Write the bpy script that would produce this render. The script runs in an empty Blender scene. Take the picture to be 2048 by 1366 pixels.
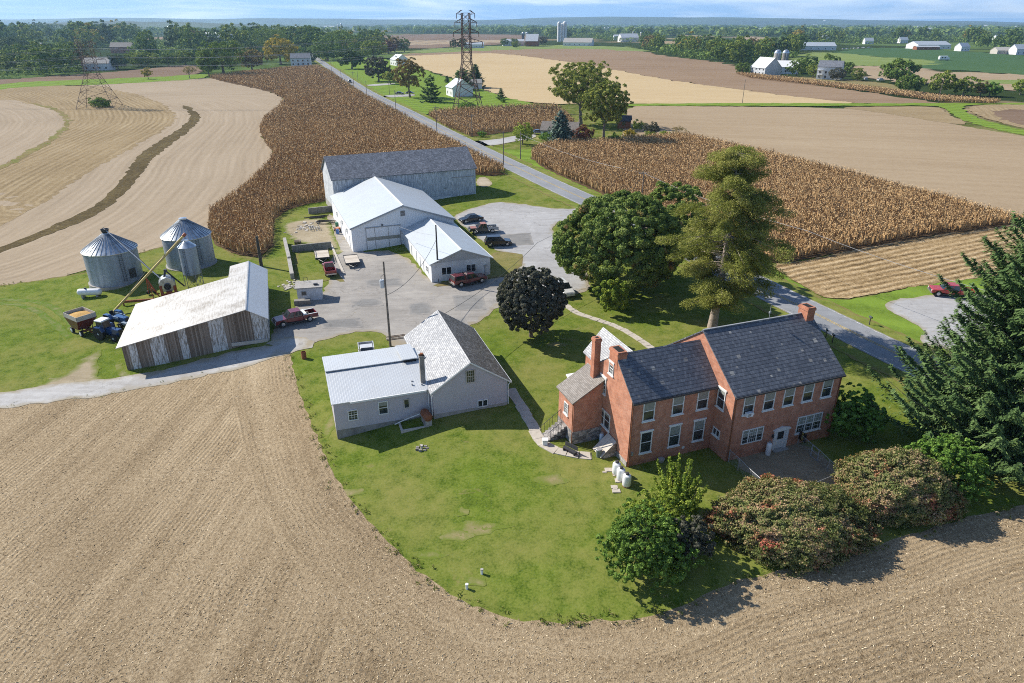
SUN_STR, SKY_STR, EXPO = 5.0, 0.09, 0.55
SKY_TINT, CLOUD, HORIZON = (0.92, 1.0, 1.12, 1), (10.5, 11, 11.5, 1), (2.5, 5.0, 9.6, 1)
HAZE, HAZE_COL = 8.5e-5, (0.45, 0.72, 1.0, 1)
import bpy, bmesh, math, random
import numpy as np
from mathutils import Vector, Matrix, noise
from mathutils.geometry import delaunay_2d_cdt
R = math.radians
PI = math.pi
rnd = random.Random(7)
SC = bpy.context.scene
COL = SC.collection

# ---------------------------------------------------------------- camera model and terrain
F_PX, CAM_H = 1365.0, 37.0
TH = math.atan((683 - 45) / F_PX)
CT, ST = math.cos(TH), math.sin(TH)

def ray(px, py):
    dx, dy = px - 1024, py - 683
    return dx, F_PX * CT - dy * ST, -(F_PX * ST + dy * CT)

def G(px, py, z=0.0):
    x, y, w = ray(px, py)
    t = (z - CAM_H) / w
    return (x * t, y * t)

def sm(t):
    t = max(0.0, min(1.0, t))
    return t * t * (3 - 2 * t)

def hgt(x, y):
    a = -1.9 * sm((-x - 1.18 * (y - 58) + 2) / 32) * (1 - sm((y - 120) / 80))
    r = sm((x + 34) / 26)
    return a + 1.9 * sm((y - 88) / 55) * (r + (1 - r) * sm((y - 140) / 60))

def T(px, py):
    z = 0.0
    for _ in range(10):
        x, y = G(px, py, z)
        z = hgt(x, y)
    return (x, y, z)

def ZAT(py, Y):
    x, y, w = ray(1024, py)
    return CAM_H + Y / y * w

def on(x, y):
    return (x, y, hgt(x, y))

# ---------------------------------------------------------------- tagging
def tag(o, label=None, cat=None, group=None, kind=None):
    if label: o['label'] = label
    if cat: o['category'] = cat
    if group: o['group'] = group
    if kind: o['kind'] = kind
    return o

def empty(name, loc, rz=0.0, label=None, cat=None, group=None):
    o = bpy.data.objects.new(name, None)
    o.empty_display_size = 0.3
    o.location = loc
    o.rotation_euler = (0, 0, rz)
    COL.objects.link(o)
    return tag(o, label, cat, group)

def link(name, me, parent=None, loc=None, rz=None, scale=None):
    o = bpy.data.objects.new(name, me)
    COL.objects.link(o)
    if parent: o.parent = parent
    if loc is not None: o.location = loc
    if rz is not None: o.rotation_euler = (0, 0, rz)
    if scale is not None: o.scale = scale
    return o

def kids(o):
    return [c for c in bpy.data.objects if c.parent == o]

def copy_tree(o, loc=None, rz=None, label=None, scale=None, _k=None):
    if _k is None:
        _k = {}
        for c in bpy.data.objects:
            if c.parent: _k.setdefault(c.parent.name, []).append(c)
    c = o.copy(); COL.objects.link(c)
    if loc is not None: c.location = loc
    if rz is not None: c.rotation_euler = (0, 0, rz)
    if scale is not None: c.scale = scale
    if label: c['label'] = label
    for ch in _k.get(o.name, []):
        d = copy_tree(ch, _k=_k); d.parent = c
    return c

# ---------------------------------------------------------------- mesh builder
class MB:
    def __init__(s):
        s.V, s.F, s.I = [], [], []
    def poly(s, pts, m=0):
        b = len(s.V); s.V += [tuple(p) for p in pts]
        s.F.append(tuple(range(b, b + len(pts)))); s.I.append(m); return s
    def box(s, x0, x1, y0, y1, z0, z1, m=0):
        b = len(s.V)
        s.V += [(x0,y0,z0),(x1,y0,z0),(x1,y1,z0),(x0,y1,z0),(x0,y0,z1),(x1,y0,z1),(x1,y1,z1),(x0,y1,z1)]
        for f in ((0,3,2,1),(4,5,6,7),(0,1,5,4),(1,2,6,5),(2,3,7,6),(3,0,4,7)):
            s.F.append(tuple(b + i for i in f)); s.I.append(m)
        return s
    def hull(s, lo, hi, m=0):
        """prism between two equal length loops"""
        b = len(s.V); n = len(lo); s.V += [tuple(p) for p in lo] + [tuple(p) for p in hi]
        s.F.append(tuple(b + i for i in range(n))[::-1]); s.I.append(m)
        s.F.append(tuple(b + n + i for i in range(n))); s.I.append(m)
        for i in range(n):
            j = (i + 1) % n
            s.F.append((b + i, b + j, b + n + j, b + n + i)); s.I.append(m)
        return s
    def prism(s, prof, axis, c0, c1, m=0):
        if axis == 'x': f = lambda p, c: (c, p[0], p[1])
        elif axis == 'y': f = lambda p, c: (p[0], c, p[1])
        else: f = lambda p, c: (p[0], p[1], c)
        return s.hull([f(p, c0) for p in prof], [f(p, c1) for p in prof], m)
    def cyl(s, p0, p1, r0, r1=None, n=10, m=0):
        r1 = r0 if r1 is None else r1
        p0, p1 = Vector(p0), Vector(p1); d = (p1 - p0).normalized()
        a = d.orthogonal().normalized(); b_ = d.cross(a)
        c = [(math.cos(2*PI*i/n), math.sin(2*PI*i/n)) for i in range(n)]
        return s.hull([p0 + (a*x + b_*y)*r0 for x, y in c], [p1 + (a*x + b_*y)*r1 for x, y in c], m)
    def lathe(s, cx, cy, prof, n=24, m=0, cap=True):
        b = len(s.V); k = len(prof)
        for r, z in prof:
            for i in range(n):
                a = 2*PI*i/n; s.V.append((cx + r*math.cos(a), cy + r*math.sin(a), z))
        for j in range(k - 1):
            for i in range(n):
                q = (i + 1) % n
                s.F.append((b+j*n+i, b+j*n+q, b+(j+1)*n+q, b+(j+1)*n+i)); s.I.append(m)
        if cap:
            s.F.append(tuple(b + i for i in range(n))[::-1]); s.I.append(m)
            s.F.append(tuple(b + (k-1)*n + i for i in range(n))); s.I.append(m)
        return s
    def tube(s, pts, r, n=6, m=0):
        for a, b in zip(pts, pts[1:]): s.cyl(a, b, r, r, n, m)
        return s
    def rlathe(s, p0, axis, prof, n=16, m=0):
        """lathe along a horizontal axis: prof = (r, t)"""
        p0 = Vector(p0); d = Vector(axis).normalized(); a = d.orthogonal().normalized(); c = d.cross(a)
        b = len(s.V); k = len(prof)
        for r, t in prof:
            for i in range(n):
                an = 2*PI*i/n; s.V.append(tuple(p0 + d*t + (a*math.cos(an) + c*math.sin(an))*r))
        for j in range(k - 1):
            for i in range(n):
                q = (i + 1) % n
                s.F.append((b+j*n+i, b+j*n+q, b+(j+1)*n+q, b+(j+1)*n+i)); s.I.append(m)
        s.F.append(tuple(b + i for i in range(n))[::-1]); s.I.append(m)
        s.F.append(tuple(b + (k-1)*n + i for i in range(n))); s.I.append(m)
        return s
    def slab(s, q, t, m=0):
        """roof slab: quad/polygon q is the top, thickness t straight down"""
        return s.hull([(p[0], p[1], p[2] - t) for p in q], q, m)
    def mesh(s, name, mats, smooth=False, bevel=0.0, fix=True):
        me = bpy.data.meshes.new(name)
        me.from_pydata(s.V, [], s.F)
        me.polygons.foreach_set('material_index', s.I)
        if fix or bevel:
            bm = bmesh.new(); bm.from_mesh(me)
            if bevel:
                bmesh.ops.remove_doubles(bm, verts=bm.verts, dist=1e-5)
                bmesh.ops.bevel(bm, geom=[e for e in bm.edges], offset=bevel, segments=1, affect='EDGES', clamp_overlap=True)
            bmesh.ops.recalc_face_normals(bm, faces=bm.faces)
            bm.to_mesh(me); bm.free()
        uv = me.uv_layers.new(name='uv')
        n = len(me.loops)
        co = np.empty(n * 2, np.float32)
        vs = me.vertices; i = 0
        for p in me.polygons:
            nx, ny, nz = p.normal
            if abs(nz) > 0.995: tx, ty, bx, by, bz = 1, 0, 0, 1, 0
            else:
                l = math.hypot(nx, ny) or 1; tx, ty = -ny / l, nx / l
                bx, by, bz = ny*0 - nz*ty, nz*tx - nx*0, nx*ty - ny*tx
            for li in p.loop_indices:
                v = vs[me.loops[li].vertex_index].co
                co[2*li] = v.x*tx + v.y*ty; co[2*li+1] = v.x*bx + v.y*by + v.z*bz
        uv.data.foreach_set('uv', co)
        for m in (mats if isinstance(mats, (list, tuple)) else [mats]): me.materials.append(m)
        if smooth:
            me.polygons.foreach_set('use_smooth', [True]*len(me.polygons))
            try: me.set_sharp_from_angle(angle=R(40))
            except Exception: pass
        me.update()
        return me
    def build(s, name, mats, parent=None, smooth=False, bevel=0.0, **k):
        return link(name, s.mesh(name, mats, smooth, bevel), parent, **k)

# ---------------------------------------------------------------- materials
class NT:
    def __init__(s, name):
        s.m = bpy.data.materials.new(name); s.m.use_nodes = True
        s.t = s.m.node_tree; s.b = s.t.nodes['Principled BSDF']
        s.out = s.t.nodes['Material Output']
    def nd(s, t, **k):
        n = s.t.nodes.new(t)
        for a, v in k.items():
            if a in n.inputs: s.set(n.inputs[a], v)
            else: setattr(n, a, v)
        return n
    def set(s, sock, v):
        if hasattr(v, 'is_output') or isinstance(v, bpy.types.NodeSocket): s.t.links.new(v, sock)
        else:
            if isinstance(v, (tuple, list)) and len(v) == 3 and sock.type == 'RGBA': v = (*v, 1)
            sock.default_value = v
    def math(s, op, a, b=0.0, c=None):
        n = s.t.nodes.new('ShaderNodeMath'); n.operation = op
        s.set(n.inputs[0], a); s.set(n.inputs[1], b)
        if c is not None: s.set(n.inputs[2], c)
        return n.outputs[0]
    def mix(s, f, a, b, bt='MIX'):
        n = s.t.nodes.new('ShaderNodeMix'); n.data_type = 'RGBA'; n.blend_type = bt
        s.set(n.inputs[0], f); s.set(n.inputs[6], a); s.set(n.inputs[7], b)
        return n.outputs[2]
    def ramp(s, f, stops, interp='LINEAR'):
        n = s.t.nodes.new('ShaderNodeValToRGB'); cr = n.color_ramp; cr.interpolation = interp
        while len(cr.elements) < len(stops): cr.elements.new(0.5)
        for e, (p, c) in zip(cr.elements, stops):
            e.position = p; e.color = (*c, 1) if len(c) == 3 else c
        s.set(n.inputs[0], f); return n.outputs[0]
    def noise(s, vec, scale, detail=3, rough=0.55, dist=0.0):
        n = s.nd('ShaderNodeTexNoise', Scale=scale, Detail=detail, Roughness=rough, Distortion=dist)
        if vec is not None: s.set(n.inputs['Vector'], vec)
        return n.outputs['Fac']
    def vmul(s, v, k):
        n = s.t.nodes.new('ShaderNodeVectorMath'); n.operation = 'MULTIPLY'
        s.set(n.inputs[0], v); n.inputs[1].default_value = k; return n.outputs[0]
    def comb(s, x, y, z):
        n = s.t.nodes.new('ShaderNodeCombineXYZ')
        for i, v in enumerate((x, y, z)): s.set(n.inputs[i], v)
        return n.outputs[0]
    def sep(s, v):
        n = s.t.nodes.new('ShaderNodeSeparateXYZ'); s.set(n.inputs[0], v); return n.outputs
    @property
    def pos(s): return s.nd('ShaderNodeNewGeometry').outputs['Position']
    @property
    def obj(s): return s.nd('ShaderNodeTexCoord').outputs['Object']
    @property
    def uv(s): return s.nd('ShaderNodeTexCoord').outputs['UV']
    def attr(s, n): return s.nd('ShaderNodeAttribute', attribute_name=n).outputs['Fac']
    def bump(s, hgt_, strength=0.3, dist=0.05):
        n = s.nd('ShaderNodeBump', Strength=strength, Distance=dist); s.set(n.inputs['Height'], hgt_)
        s.set(s.b.inputs['Normal'], n.outputs[0])
    def fin(s, col=None, rough=0.8, metal=0.0, spec=0.3):
        if col is not None: s.set(s.b.inputs['Base Color'], col)
        s.set(s.b.inputs['Roughness'], rough); s.b.inputs['Metallic'].default_value = metal
        s.b.inputs['Specular IOR Level'].default_value = spec
        return s.m

def plain(name, c, rough=0.7, metal=0.0, spec=0.4, var=0.12, scale=3.0):
    n = NT(name)
    f = n.noise(n.obj, scale, 4)
    lo = tuple(max(0, v*(1-var*1.6)) for v in c); hi = tuple(min(1, v*(1+var)) for v in c)
    return n.fin(n.ramp(f, [(0.3, lo), (0.7, hi)]), rough, metal, spec)

def paint(name, c, rough=0.25):
    n = NT(name)
    f = n.noise(n.obj, 2.5, 4)
    n.b.inputs['Coat Weight'].default_value = 0.6; n.b.inputs['Coat Roughness'].default_value = 0.12
    return n.fin(n.ramp(f, [(0.3, tuple(v*0.82 for v in c)), (0.7, c)]), rough, 0.0, 0.5)

M = {}
M['brick'] = None
def brick_mat(name, c1, c2, mortar, pale=0.18):
    n = NT(name)
    b = n.nd('ShaderNodeTexBrick', Scale=1.0, Color1=c1, Color2=c2, Mortar=mortar)
    b.inputs['Mortar Size'].default_value = 0.009; b.inputs['Brick Width'].default_value = 0.23
    b.inputs['Row Height'].default_value = 0.078; b.inputs['Mortar Smooth'].default_value = 0.3; b.inputs['Bias'].default_value = -0.1
    n.set(b.inputs['Vector'], n.uv)
    big = n.noise(n.obj, 0.45, 5, 0.6)
    col = n.mix(n.ramp(big, [(0.42, (0,0,0)), (0.75, (pale,)*3)]), b.outputs[0], (0.50, 0.36, 0.31))
    col = n.mix(n.ramp(n.noise(n.obj, 1.6, 4), [(0.3, (0.45,)*3), (0.6, (0,0,0))]), col, (0.16, 0.05, 0.03))
    n.bump(b.outputs['Fac'], -0.25, 0.01)
    return n.fin(col, 0.9, 0, 0.2)
M['brick'] = brick_mat('red_brick', (0.53,0.20,0.11), (0.44,0.15,0.08), (0.50,0.39,0.30))

def slate_mat(name, cols, w, h, patch=0.0, rough=0.55):
    n = NT(name); uv = n.uv
    b = n.nd('ShaderNodeTexBrick', Scale=1.0, Color1=(0,0,0), Color2=(1,1,1), Mortar=(0.0,0,0))
    b.inputs['Mortar Size'].default_value = 0.012; b.inputs['Brick Width'].default_value = w; b.inputs['Row Height'].default_value = h
    b.inputs['Mortar Smooth'].default_value = 0.0
    n.set(b.inputs['Vector'], uv)
    t = n.sep(b.outputs[0])[0]
    col = n.ramp(n.math('ADD', n.math('MULTIPLY', t, 0.5), n.math('MULTIPLY', n.noise(n.obj, 0.5, 5), 0.5)), [(0.15, cols[0]), (0.5, cols[1]), (0.85, cols[2])])
    if patch:
        s = n.nd('ShaderNodeTexVoronoi', Scale=0.62, voronoi_dimensions='2D', distance='CHEBYCHEV'); n.set(s.inputs['Vector'], uv)
        pm = n.math('LESS_THAN', s.outputs['Distance'], n.math('MULTIPLY', patch, n.math('ADD', .35, n.sep(s.outputs['Color'])[1])))
        gate = n.math('GREATER_THAN', n.sep(s.outputs['Color'])[0], 0.35)
        col = n.mix(n.math('MULTIPLY', n.math('MULTIPLY', pm, gate), 0.75), col, n.mix(n.sep(s.outputs['Color'])[2], (0.26, 0.24, 0.21), (0.50, 0.47, 0.41)))
    vv = n.sep(uv)[1]
    saw = n.math('FRACT', n.math('DIVIDE', vv, h))
    line = n.math('LESS_THAN', saw, 0.16)
    col = n.mix(n.math('MULTIPLY', line, 0.62), col, (0.02, 0.021, 0.024))
    n.bump(n.math('ADD', n.math('MULTIPLY', saw, -1.0), n.math('MULTIPLY', t, 0.3)), 0.5, 0.02)
    return n.fin(col, rough, 0, 0.4)
M['slate'] = slate_mat('blue_slate', [(0.075,0.083,0.10),(0.115,0.126,0.148),(0.17,0.18,0.20)], 0.22, 0.36, 0.105)
M['slate_grey'] = slate_mat('grey_slate', [(0.20,0.205,0.215),(0.33,0.335,0.345),(0.52,0.52,0.51)], 0.3, 0.2)
M['slate_dark'] = slate_mat('dark_slate', [(0.07,0.06,0.05),(0.13,0.115,0.095),(0.28,0.27,0.25)], 0.3, 0.2)  # darker, browner slate than the other slope of the grey shed
M['barn_slate'] = slate_mat('barn_slate', [(0.10,0.105,0.12),(0.18,0.19,0.21),(0.30,0.31,0.34)], 0.3, 0.28)
M['shingle'] = slate_mat('brown_shingle', [(0.14,0.12,0.10),(0.22,0.19,0.16),(0.30,0.27,0.24)], 0.3, 0.16)

def ribbed(name, c, period, depth=0.35, dirt=(0.3,0.27,0.22), dirt_amt=0.2, rough=0.45, metal=0.3, line=0.25):
    n = NT(name); uv = n.uv; x = n.sep(uv)[0]
    fr = n.math('FRACT', n.math('DIVIDE', x, period))
    rib = n.math('LESS_THAN', n.math('ABSOLUTE', n.math('SUBTRACT', fr, 0.5)), 0.09)
    big = n.noise(n.obj, 0.35, 6, 0.65); fine = n.noise(n.vmul(n.obj, (3, 3, 0.6)), 2.0, 4)
    col = n.mix(n.ramp(n.math('ADD', n.math('MULTIPLY', big, .6), n.math('MULTIPLY', fine, .4)), [(0.42, (0,0,0)), (0.7, (dirt_amt,)*3)]), c, dirt)
    col = n.mix(n.math('MULTIPLY', rib, line), col, tuple(v*0.45 for v in c))
    n.bump(rib, depth, 0.03)
    return n.fin(col, rough, metal, 0.4)
M['metal_roof'] = ribbed('white_ribbed_metal', (0.58,0.60,0.61), 0.24)
M['shop_roof'] = ribbed('shop_roof_metal', (0.50,0.54,0.57), 0.3, 0.2, line=0.12)
M['shop_siding'] = ribbed('shop_siding', (0.80,0.82,0.84), 0.3, 0.3, line=0.2, metal=0.0)
M['gable_siding'] = ribbed('grey_gable_siding', (0.45,0.47,0.49), 0.3, 0.3, line=0.2, metal=0.1)

def tin_mat():
    n = NT('old_white_tin'); o = n.obj; uv = n.uv
    st = n.noise(n.vmul(uv, (0.7, 5.0, 1)), 1.0, 5, 0.6)
    big = n.noise(o, 0.25, 4)
    spots = n.noise(o, 3.0, 5, 0.7)
    f = n.math('ADD', n.math('MULTIPLY', st, 0.5), n.math('MULTIPLY', big, 0.5))
    col = n.ramp(f, [(0.36, (0.25,0.225,0.19)), (0.5, (0.45,0.435,0.405)), (0.68, (0.56,0.55,0.53))])
    col = n.mix(n.ramp(spots, [(0.58, (0,0,0)), (0.7, (0.75,)*3)]), col, (0.33,0.27,0.2))
    x = n.sep(uv)[0]
    fr = n.math('FRACT', n.math('DIVIDE', x, 3.0))
    seam = n.math('LESS_THAN', fr, 0.02)
    col = n.mix(n.math('MULTIPLY', seam, 0.7), col, (0.16,0.13,0.1))
    corr = n.math('SINE', n.math('MULTIPLY', x, 2*PI/0.12))
    n.bump(corr, 0.15, 0.02)
    return n.fin(col, 0.5, 0.25, 0.4)
M['tin'] = tin_mat()

def boards(name, c1, c2, c3, w=0.16, peel=None):
    n = NT(name); uv = n.uv; o = n.obj
    x, y = n.sep(uv)[0], n.sep(uv)[1]
    idx = n.math('FLOOR', n.math('DIVIDE', x, w))
    wn = n.nd('ShaderNodeTexWhiteNoise'); wn.noise_dimensions = '1D'; n.set(wn.inputs['W'], idx)
    st = n.noise(n.comb(n.math('MULTIPLY', x, 22), n.math('MULTIPLY', y, 0.9), 0), 1.0, 5, 0.65)
    f = n.math('ADD', n.math('MULTIPLY', wn.outputs['Value'], 0.4), n.math('MULTIPLY', st, 0.6))
    col = n.ramp(f, [(0.25, c1), (0.5, c2), (0.75, c3)])
    if peel:
        pn = n.noise(n.comb(n.math('MULTIPLY', x, 5), n.math('MULTIPLY', y, 0.8), 0), 1.0, 6, 0.7)
        col = n.mix(n.ramp(pn, [(0.47, (0,0,0)), (0.56, (0.9,)*3)]), col, peel)
    gap = n.math('LESS_THAN', n.math('FRACT', n.math('DIVIDE', x, w)), 0.1)
    col = n.mix(n.math('MULTIPLY', gap, 0.7), col, (0.02, 0.017, 0.014))
    n.bump(gap, -0.4, 0.02)
    return n.fin(col, 0.9, 0, 0.15)
M['old_boards'] = boards('weathered_boards', (0.13,0.10,0.075), (0.23,0.185,0.145), (0.34,0.29,0.24))
M['white_boards'] = boards('peeling_white_boards', (0.5,0.5,0.49), (0.62,0.62,0.6), (0.7,0.7,0.69), peel=(0.25,0.22,0.18))
M['barn_boards'] = boards('barn_white_boards', (0.52,0.54,0.56), (0.62,0.64,0.66), (0.74,0.75,0.76), 0.24, peel=(0.36,0.38,0.40))

def lap(name, c, h=0.11):
    n = NT(name); y = n.sep(n.uv)[1]
    fr = n.math('FRACT', n.math('DIVIDE', y, h))
    ln = n.math('LESS_THAN', fr, 0.16)
    col = n.mix(n.ramp(n.noise(n.obj, 0.8, 5), [(0.3, (0.25,)*3), (0.6, (0,0,0))]), c, tuple(v*0.7 for v in c))
    col = n.mix(n.math('MULTIPLY', ln, 0.3), col, tuple(v*0.4 for v in c))
    n.bump(fr, -0.35, 0.02)
    return n.fin(col, 0.55, 0, 0.3)
M['grey_lap'] = lap('grey_lap_siding', (0.50,0.47,0.50))
M['white_lap'] = lap('white_lap_siding', (0.74,0.74,0.73))

def stone_mat(name, cols, scale=2.6):
    n = NT(name); o = n.vmul(n.obj, (1, 1, 1.7))
    v = n.nd('ShaderNodeTexVoronoi', Scale=scale); n.set(v.inputs['Vector'], o)
    e = n.nd('ShaderNodeTexVoronoi', Scale=scale, feature='DISTANCE_TO_EDGE'); n.set(e.inputs['Vector'], o)
    t = n.sep(v.outputs['Color'])[0]
    col = n.ramp(n.math('ADD', n.math('MULTIPLY', t, .6), n.math('MULTIPLY', n.noise(n.obj, 5, 4), .4)), [(0.2, cols[0]), (0.55, cols[1]), (0.85, cols[2])])
    mo = n.math('LESS_THAN', e.outputs['Distance'], 0.05)
    col = n.mix(n.math('MULTIPLY', mo, 0.6), col, cols[0])
    n.bump(e.outputs['Distance'], 0.5, 0.05)
    return n.fin(col, 0.9, 0, 0.2)
M['stone'] = stone_mat('grey_stone', [(0.16,0.15,0.14),(0.33,0.31,0.29),(0.48,0.45,0.42)])

def weathered(name, c, dirt, amt=0.6, scale=0.8, rough=0.85):
    n = NT(name); o = n.obj
    f = n.math('ADD', n.math('MULTIPLY', n.noise(o, scale, 6, 0.65), 0.6), n.math('MULTIPLY', n.noise(n.vmul(o, (3,3,.5)), 1.5, 4), 0.4))
    col = n.mix(n.ramp(f, [(0.40, (0,0,0)), (0.66, (amt,)*3)]), c, dirt)
    n.bump(n.noise(o, 14, 4), 0.15, 0.02)
    return n.fin(col, rough, 0, 0.25)
M['concrete'] = weathered('concrete', (0.40,0.38,0.35), (0.17,0.16,0.14))
M['concrete_pale'] = weathered('pale_concrete', (0.52,0.48,0.42), (0.3,0.27,0.23), 0.5, 2.0)
M['dark_wall'] = weathered('stained_concrete', (0.30,0.28,0.25), (0.09,0.085,0.08), 0.7)
M['whitewash'] = weathered('whitewashed_block', (0.72,0.73,0.74), (0.42,0.42,0.42), 0.7, 0.9)
M['white'] = plain('white_trim', (0.72,0.72,0.70), 0.5, var=0.06)
M['white_gloss'] = plain('white_tank_paint', (0.80,0.80,0.80), 0.35, var=0.06)
M['glass'] = None
def glass():
    n = NT('window_glass')
    col = n.ramp(n.noise(n.obj, 1.2, 2), [(0.35, (0.012,0.016,0.02)), (0.7, (0.05,0.058,0.062))])
    return n.fin(col, 0.06, 0.0, 0.8)
M['glass'] = glass()
M['blind'] = plain('window_blind', (0.27,0.28,0.25), 0.35, spec=0.6)
M['black'] = plain('black_rubber', (0.018,0.018,0.018), 0.75)
M['dark'] = plain('dark_opening', (0.012,0.012,0.012), 0.9)
M['iron'] = plain('dark_iron', (0.05,0.05,0.055), 0.5)
M['rim'] = plain('wheel_rim', (0.55,0.55,0.56), 0.3, 0.6)
M['steel'] = plain('galvanised_pipe', (0.36,0.37,0.38), 0.55, 0.3)
M['rust'] = weathered('rusty_steel', (0.30,0.11,0.05), (0.14,0.06,0.035), 0.8, 2.5)
M['pylon'] = plain('rust_brown_lattice', (0.13,0.085,0.065), 0.8)
M['wood_pole'] = plain('weathered_pole_wood', (0.20,0.17,0.14), 0.9, var=0.3)
M['wood_dark'] = plain('dark_pole_wood', (0.09,0.08,0.07), 0.9, var=0.3)
M['planks'] = boards('pale_deck_planks', (0.44,0.38,0.31), (0.56,0.5,0.42), (0.66,0.6,0.52), 0.2)
M['yellow'] = weathered('faded_yellow_paint', (0.62,0.47,0.16), (0.40,0.26,0.10), 0.6, 1.5, 0.6)
M['orange'] = weathered('orange_red_paint', (0.42,0.11,0.05), (0.22,0.06,0.03), 0.6, 2.0, 0.6)
M['chimney'] = brick_mat('chimney_brick', (0.52,0.18,0.09), (0.40,0.12,0.06), (0.45,0.33,0.25))
M['grain'] = plain('yellow_grain', (0.50,0.30,0.09), 0.95, var=0.25, scale=9)
M['path'] = weathered('path_slab', (0.50,0.45,0.38), (0.30,0.27,0.22), 0.6, 1.5)

def bin_mat():
    n = NT('galvanised_bin'); y = n.sep(n.obj)[2]
    ring = n.math('SINE', n.math('MULTIPLY', y, 2*PI/0.11))
    st = n.noise(n.vmul(n.obj, (2.2, 2.2, 0.12)), 1.0, 5, 0.6)
    col = n.ramp(st, [(0.3, (0.24,0.275,0.32)), (0.6, (0.34,0.38,0.43)), (0.8, (0.44,0.47,0.51))])
    seam = n.math('LESS_THAN', n.math('FRACT', n.math('DIVIDE', y, 0.82)), 0.05)
    col = n.mix(n.math('MULTIPLY', seam, 0.35), col, (0.16,0.18,0.2))
    n.bump(ring, 0.3, 0.03)
    return n.fin(col, 0.5, 0.35, 0.4)
M['bin'] = bin_mat()
M['bin_roof'] = plain('bin_roof_metal', (0.56,0.60,0.63), 0.32, 0.7, var=0.25, scale=1.2)
M['bin_rib'] = plain('bin_roof_rib', (0.22,0.25,0.29), 0.45, 0.6)

# ---- leaves
def leaf_mat(name, stops, trans=0.3, red=None, rough=0.55, pscale=0.35, tw=.55):
    n = NT(name)
    t = n.attr('t')
    f = n.math('ADD', n.math('MULTIPLY', t, tw), n.math('MULTIPLY', n.noise(n.obj, pscale, 3, 0.6), 1 - tw))
    col = n.ramp(f, stops)
    if red:
        rn = n.noise(n.obj, red[1], 3, 0.6)
        col = n.mix(n.math('MULTIPLY', n.ramp(rn, [(red[2], (0,0,0)), (red[2] + 0.1, (1,1,1))]), n.math('GREATER_THAN', t, 0.35)), col, red[0])
    n.fin(col, 0.75, 0, 0.08)
    tr = n.nd('ShaderNodeBsdfTranslucent'); n.set(tr.inputs['Color'], n.mix(0.35, col, (0.25,0.32,0.03)))
    mx = n.nd('ShaderNodeMixShader'); n.set(mx.inputs[0], trans)
    n.t.links.new(n.b.outputs[0], mx.inputs[1]); n.t.links.new(tr.outputs[0], mx.inputs[2])
    n.t.links.new(mx.outputs[0], n.out.inputs['Surface'])
    return n.m
L = {}
L['maple'] = leaf_mat('maple_leaves', [(0.25,(0.094,0.148,0.040)),(0.5,(0.187,0.265,0.065)),(0.78,(0.390,0.452,0.140))], red=((0.624,0.359,0.156), 0.26, 0.605))
L['dark'] = leaf_mat('dark_plum_leaves', [(0.25,(0.055,0.058,0.042)),(0.5,(0.105,0.105,0.076)),(0.8,(0.25,0.235,0.18))], 0.15)
L['spruce'] = leaf_mat('spruce_needles', [(0.25,(0.045,0.086,0.029)),(0.5,(0.086,0.148,0.049)),(0.8,(0.185,0.267,0.093))], 0.15)
L['larch'] = leaf_mat('larch_needles', [(0.25,(0.123,0.145,0.035)),(0.5,(0.254,0.275,0.061)),(0.8,(0.493,0.450,0.145))], 0.3, pscale=0.22)
L['cotton'] = leaf_mat('cottonwood_leaves', [(0.25,(0.143,0.182,0.047)),(0.5,(0.261,0.298,0.073)),(0.8,(0.494,0.468,0.117))], 0.3)
L['blue'] = leaf_mat('blue_spruce_needles', [(0.25,(0.061,0.096,0.070)),(0.5,(0.105,0.158,0.123)),(0.8,(0.210,0.280,0.228))], 0.1)
L['red'] = leaf_mat('red_maple_leaves', [(0.25,(0.105,0.038,0.028)),(0.5,(0.193,0.070,0.052)),(0.8,(0.315,0.123,0.088))], 0.2)
L['shrub'] = leaf_mat('green_shrub_leaves', [(0.25,(0.078,0.158,0.031)),(0.5,(0.158,0.289,0.053)),(0.8,(0.340,0.498,0.105))])
L['lime'] = leaf_mat('yellow_green_leaves', [(0.25,(0.123,0.193,0.028)),(0.5,(0.263,0.350,0.052)),(0.8,(0.490,0.525,0.105))], 0.35)
L['bush'] = leaf_mat('deep_green_bush_leaves', [(0.25,(0.074,0.149,0.030)),(0.5,(0.149,0.257,0.047)),(0.8,(0.324,0.446,0.108))])
L['vib'] = leaf_mat('autumn_viburnum_leaves', [(0.32,(0.125,0.163,0.050)),(0.50,(0.237,0.250,0.094)),(0.60,(0.400,0.294,0.156)),(0.70,(0.525,0.338,0.225)),(0.9,(0.650,0.500,0.350))], 0.25, red=((0.525,0.163,0.112), 0.42, 0.565), pscale=0.55, tw=.36)
L['yellow'] = leaf_mat('yellow_autumn_leaves', [(0.25,(0.245,0.193,0.026)),(0.5,(0.455,0.333,0.052)),(0.8,(0.600,0.473,0.088))], 0.3)
L['brown'] = leaf_mat('brown_autumn_leaves', [(0.25,(0.158,0.114,0.052)),(0.5,(0.280,0.201,0.088)),(0.8,(0.420,0.315,0.140))], 0.3)
L['far'] = leaf_mat('wood_leaves', [(0.2,(0.071,0.129,0.030)),(0.5,(0.140,0.217,0.052)),(0.8,(0.281,0.344,0.076))], 0.2, pscale=0.08)
L['far2'] = leaf_mat('wood_leaves_pale', [(0.2,(0.111,0.166,0.033)),(0.5,(0.221,0.277,0.056)),(0.8,(0.377,0.398,0.089))], 0.2, pscale=0.08)
L['far3'] = leaf_mat('wood_leaves_dark', [(0.2,(0.042,0.078,0.033)),(0.5,(0.078,0.125,0.049)),(0.8,(0.137,0.194,0.079))], 0.15, pscale=0.08)
M['bark'] = plain('grey_bark', (0.20,0.165,0.13), 0.95, var=0.35, scale=5)
M['bark_pale'] = plain('pale_bark', (0.34,0.28,0.23), 0.95, var=0.3, scale=4)
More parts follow.
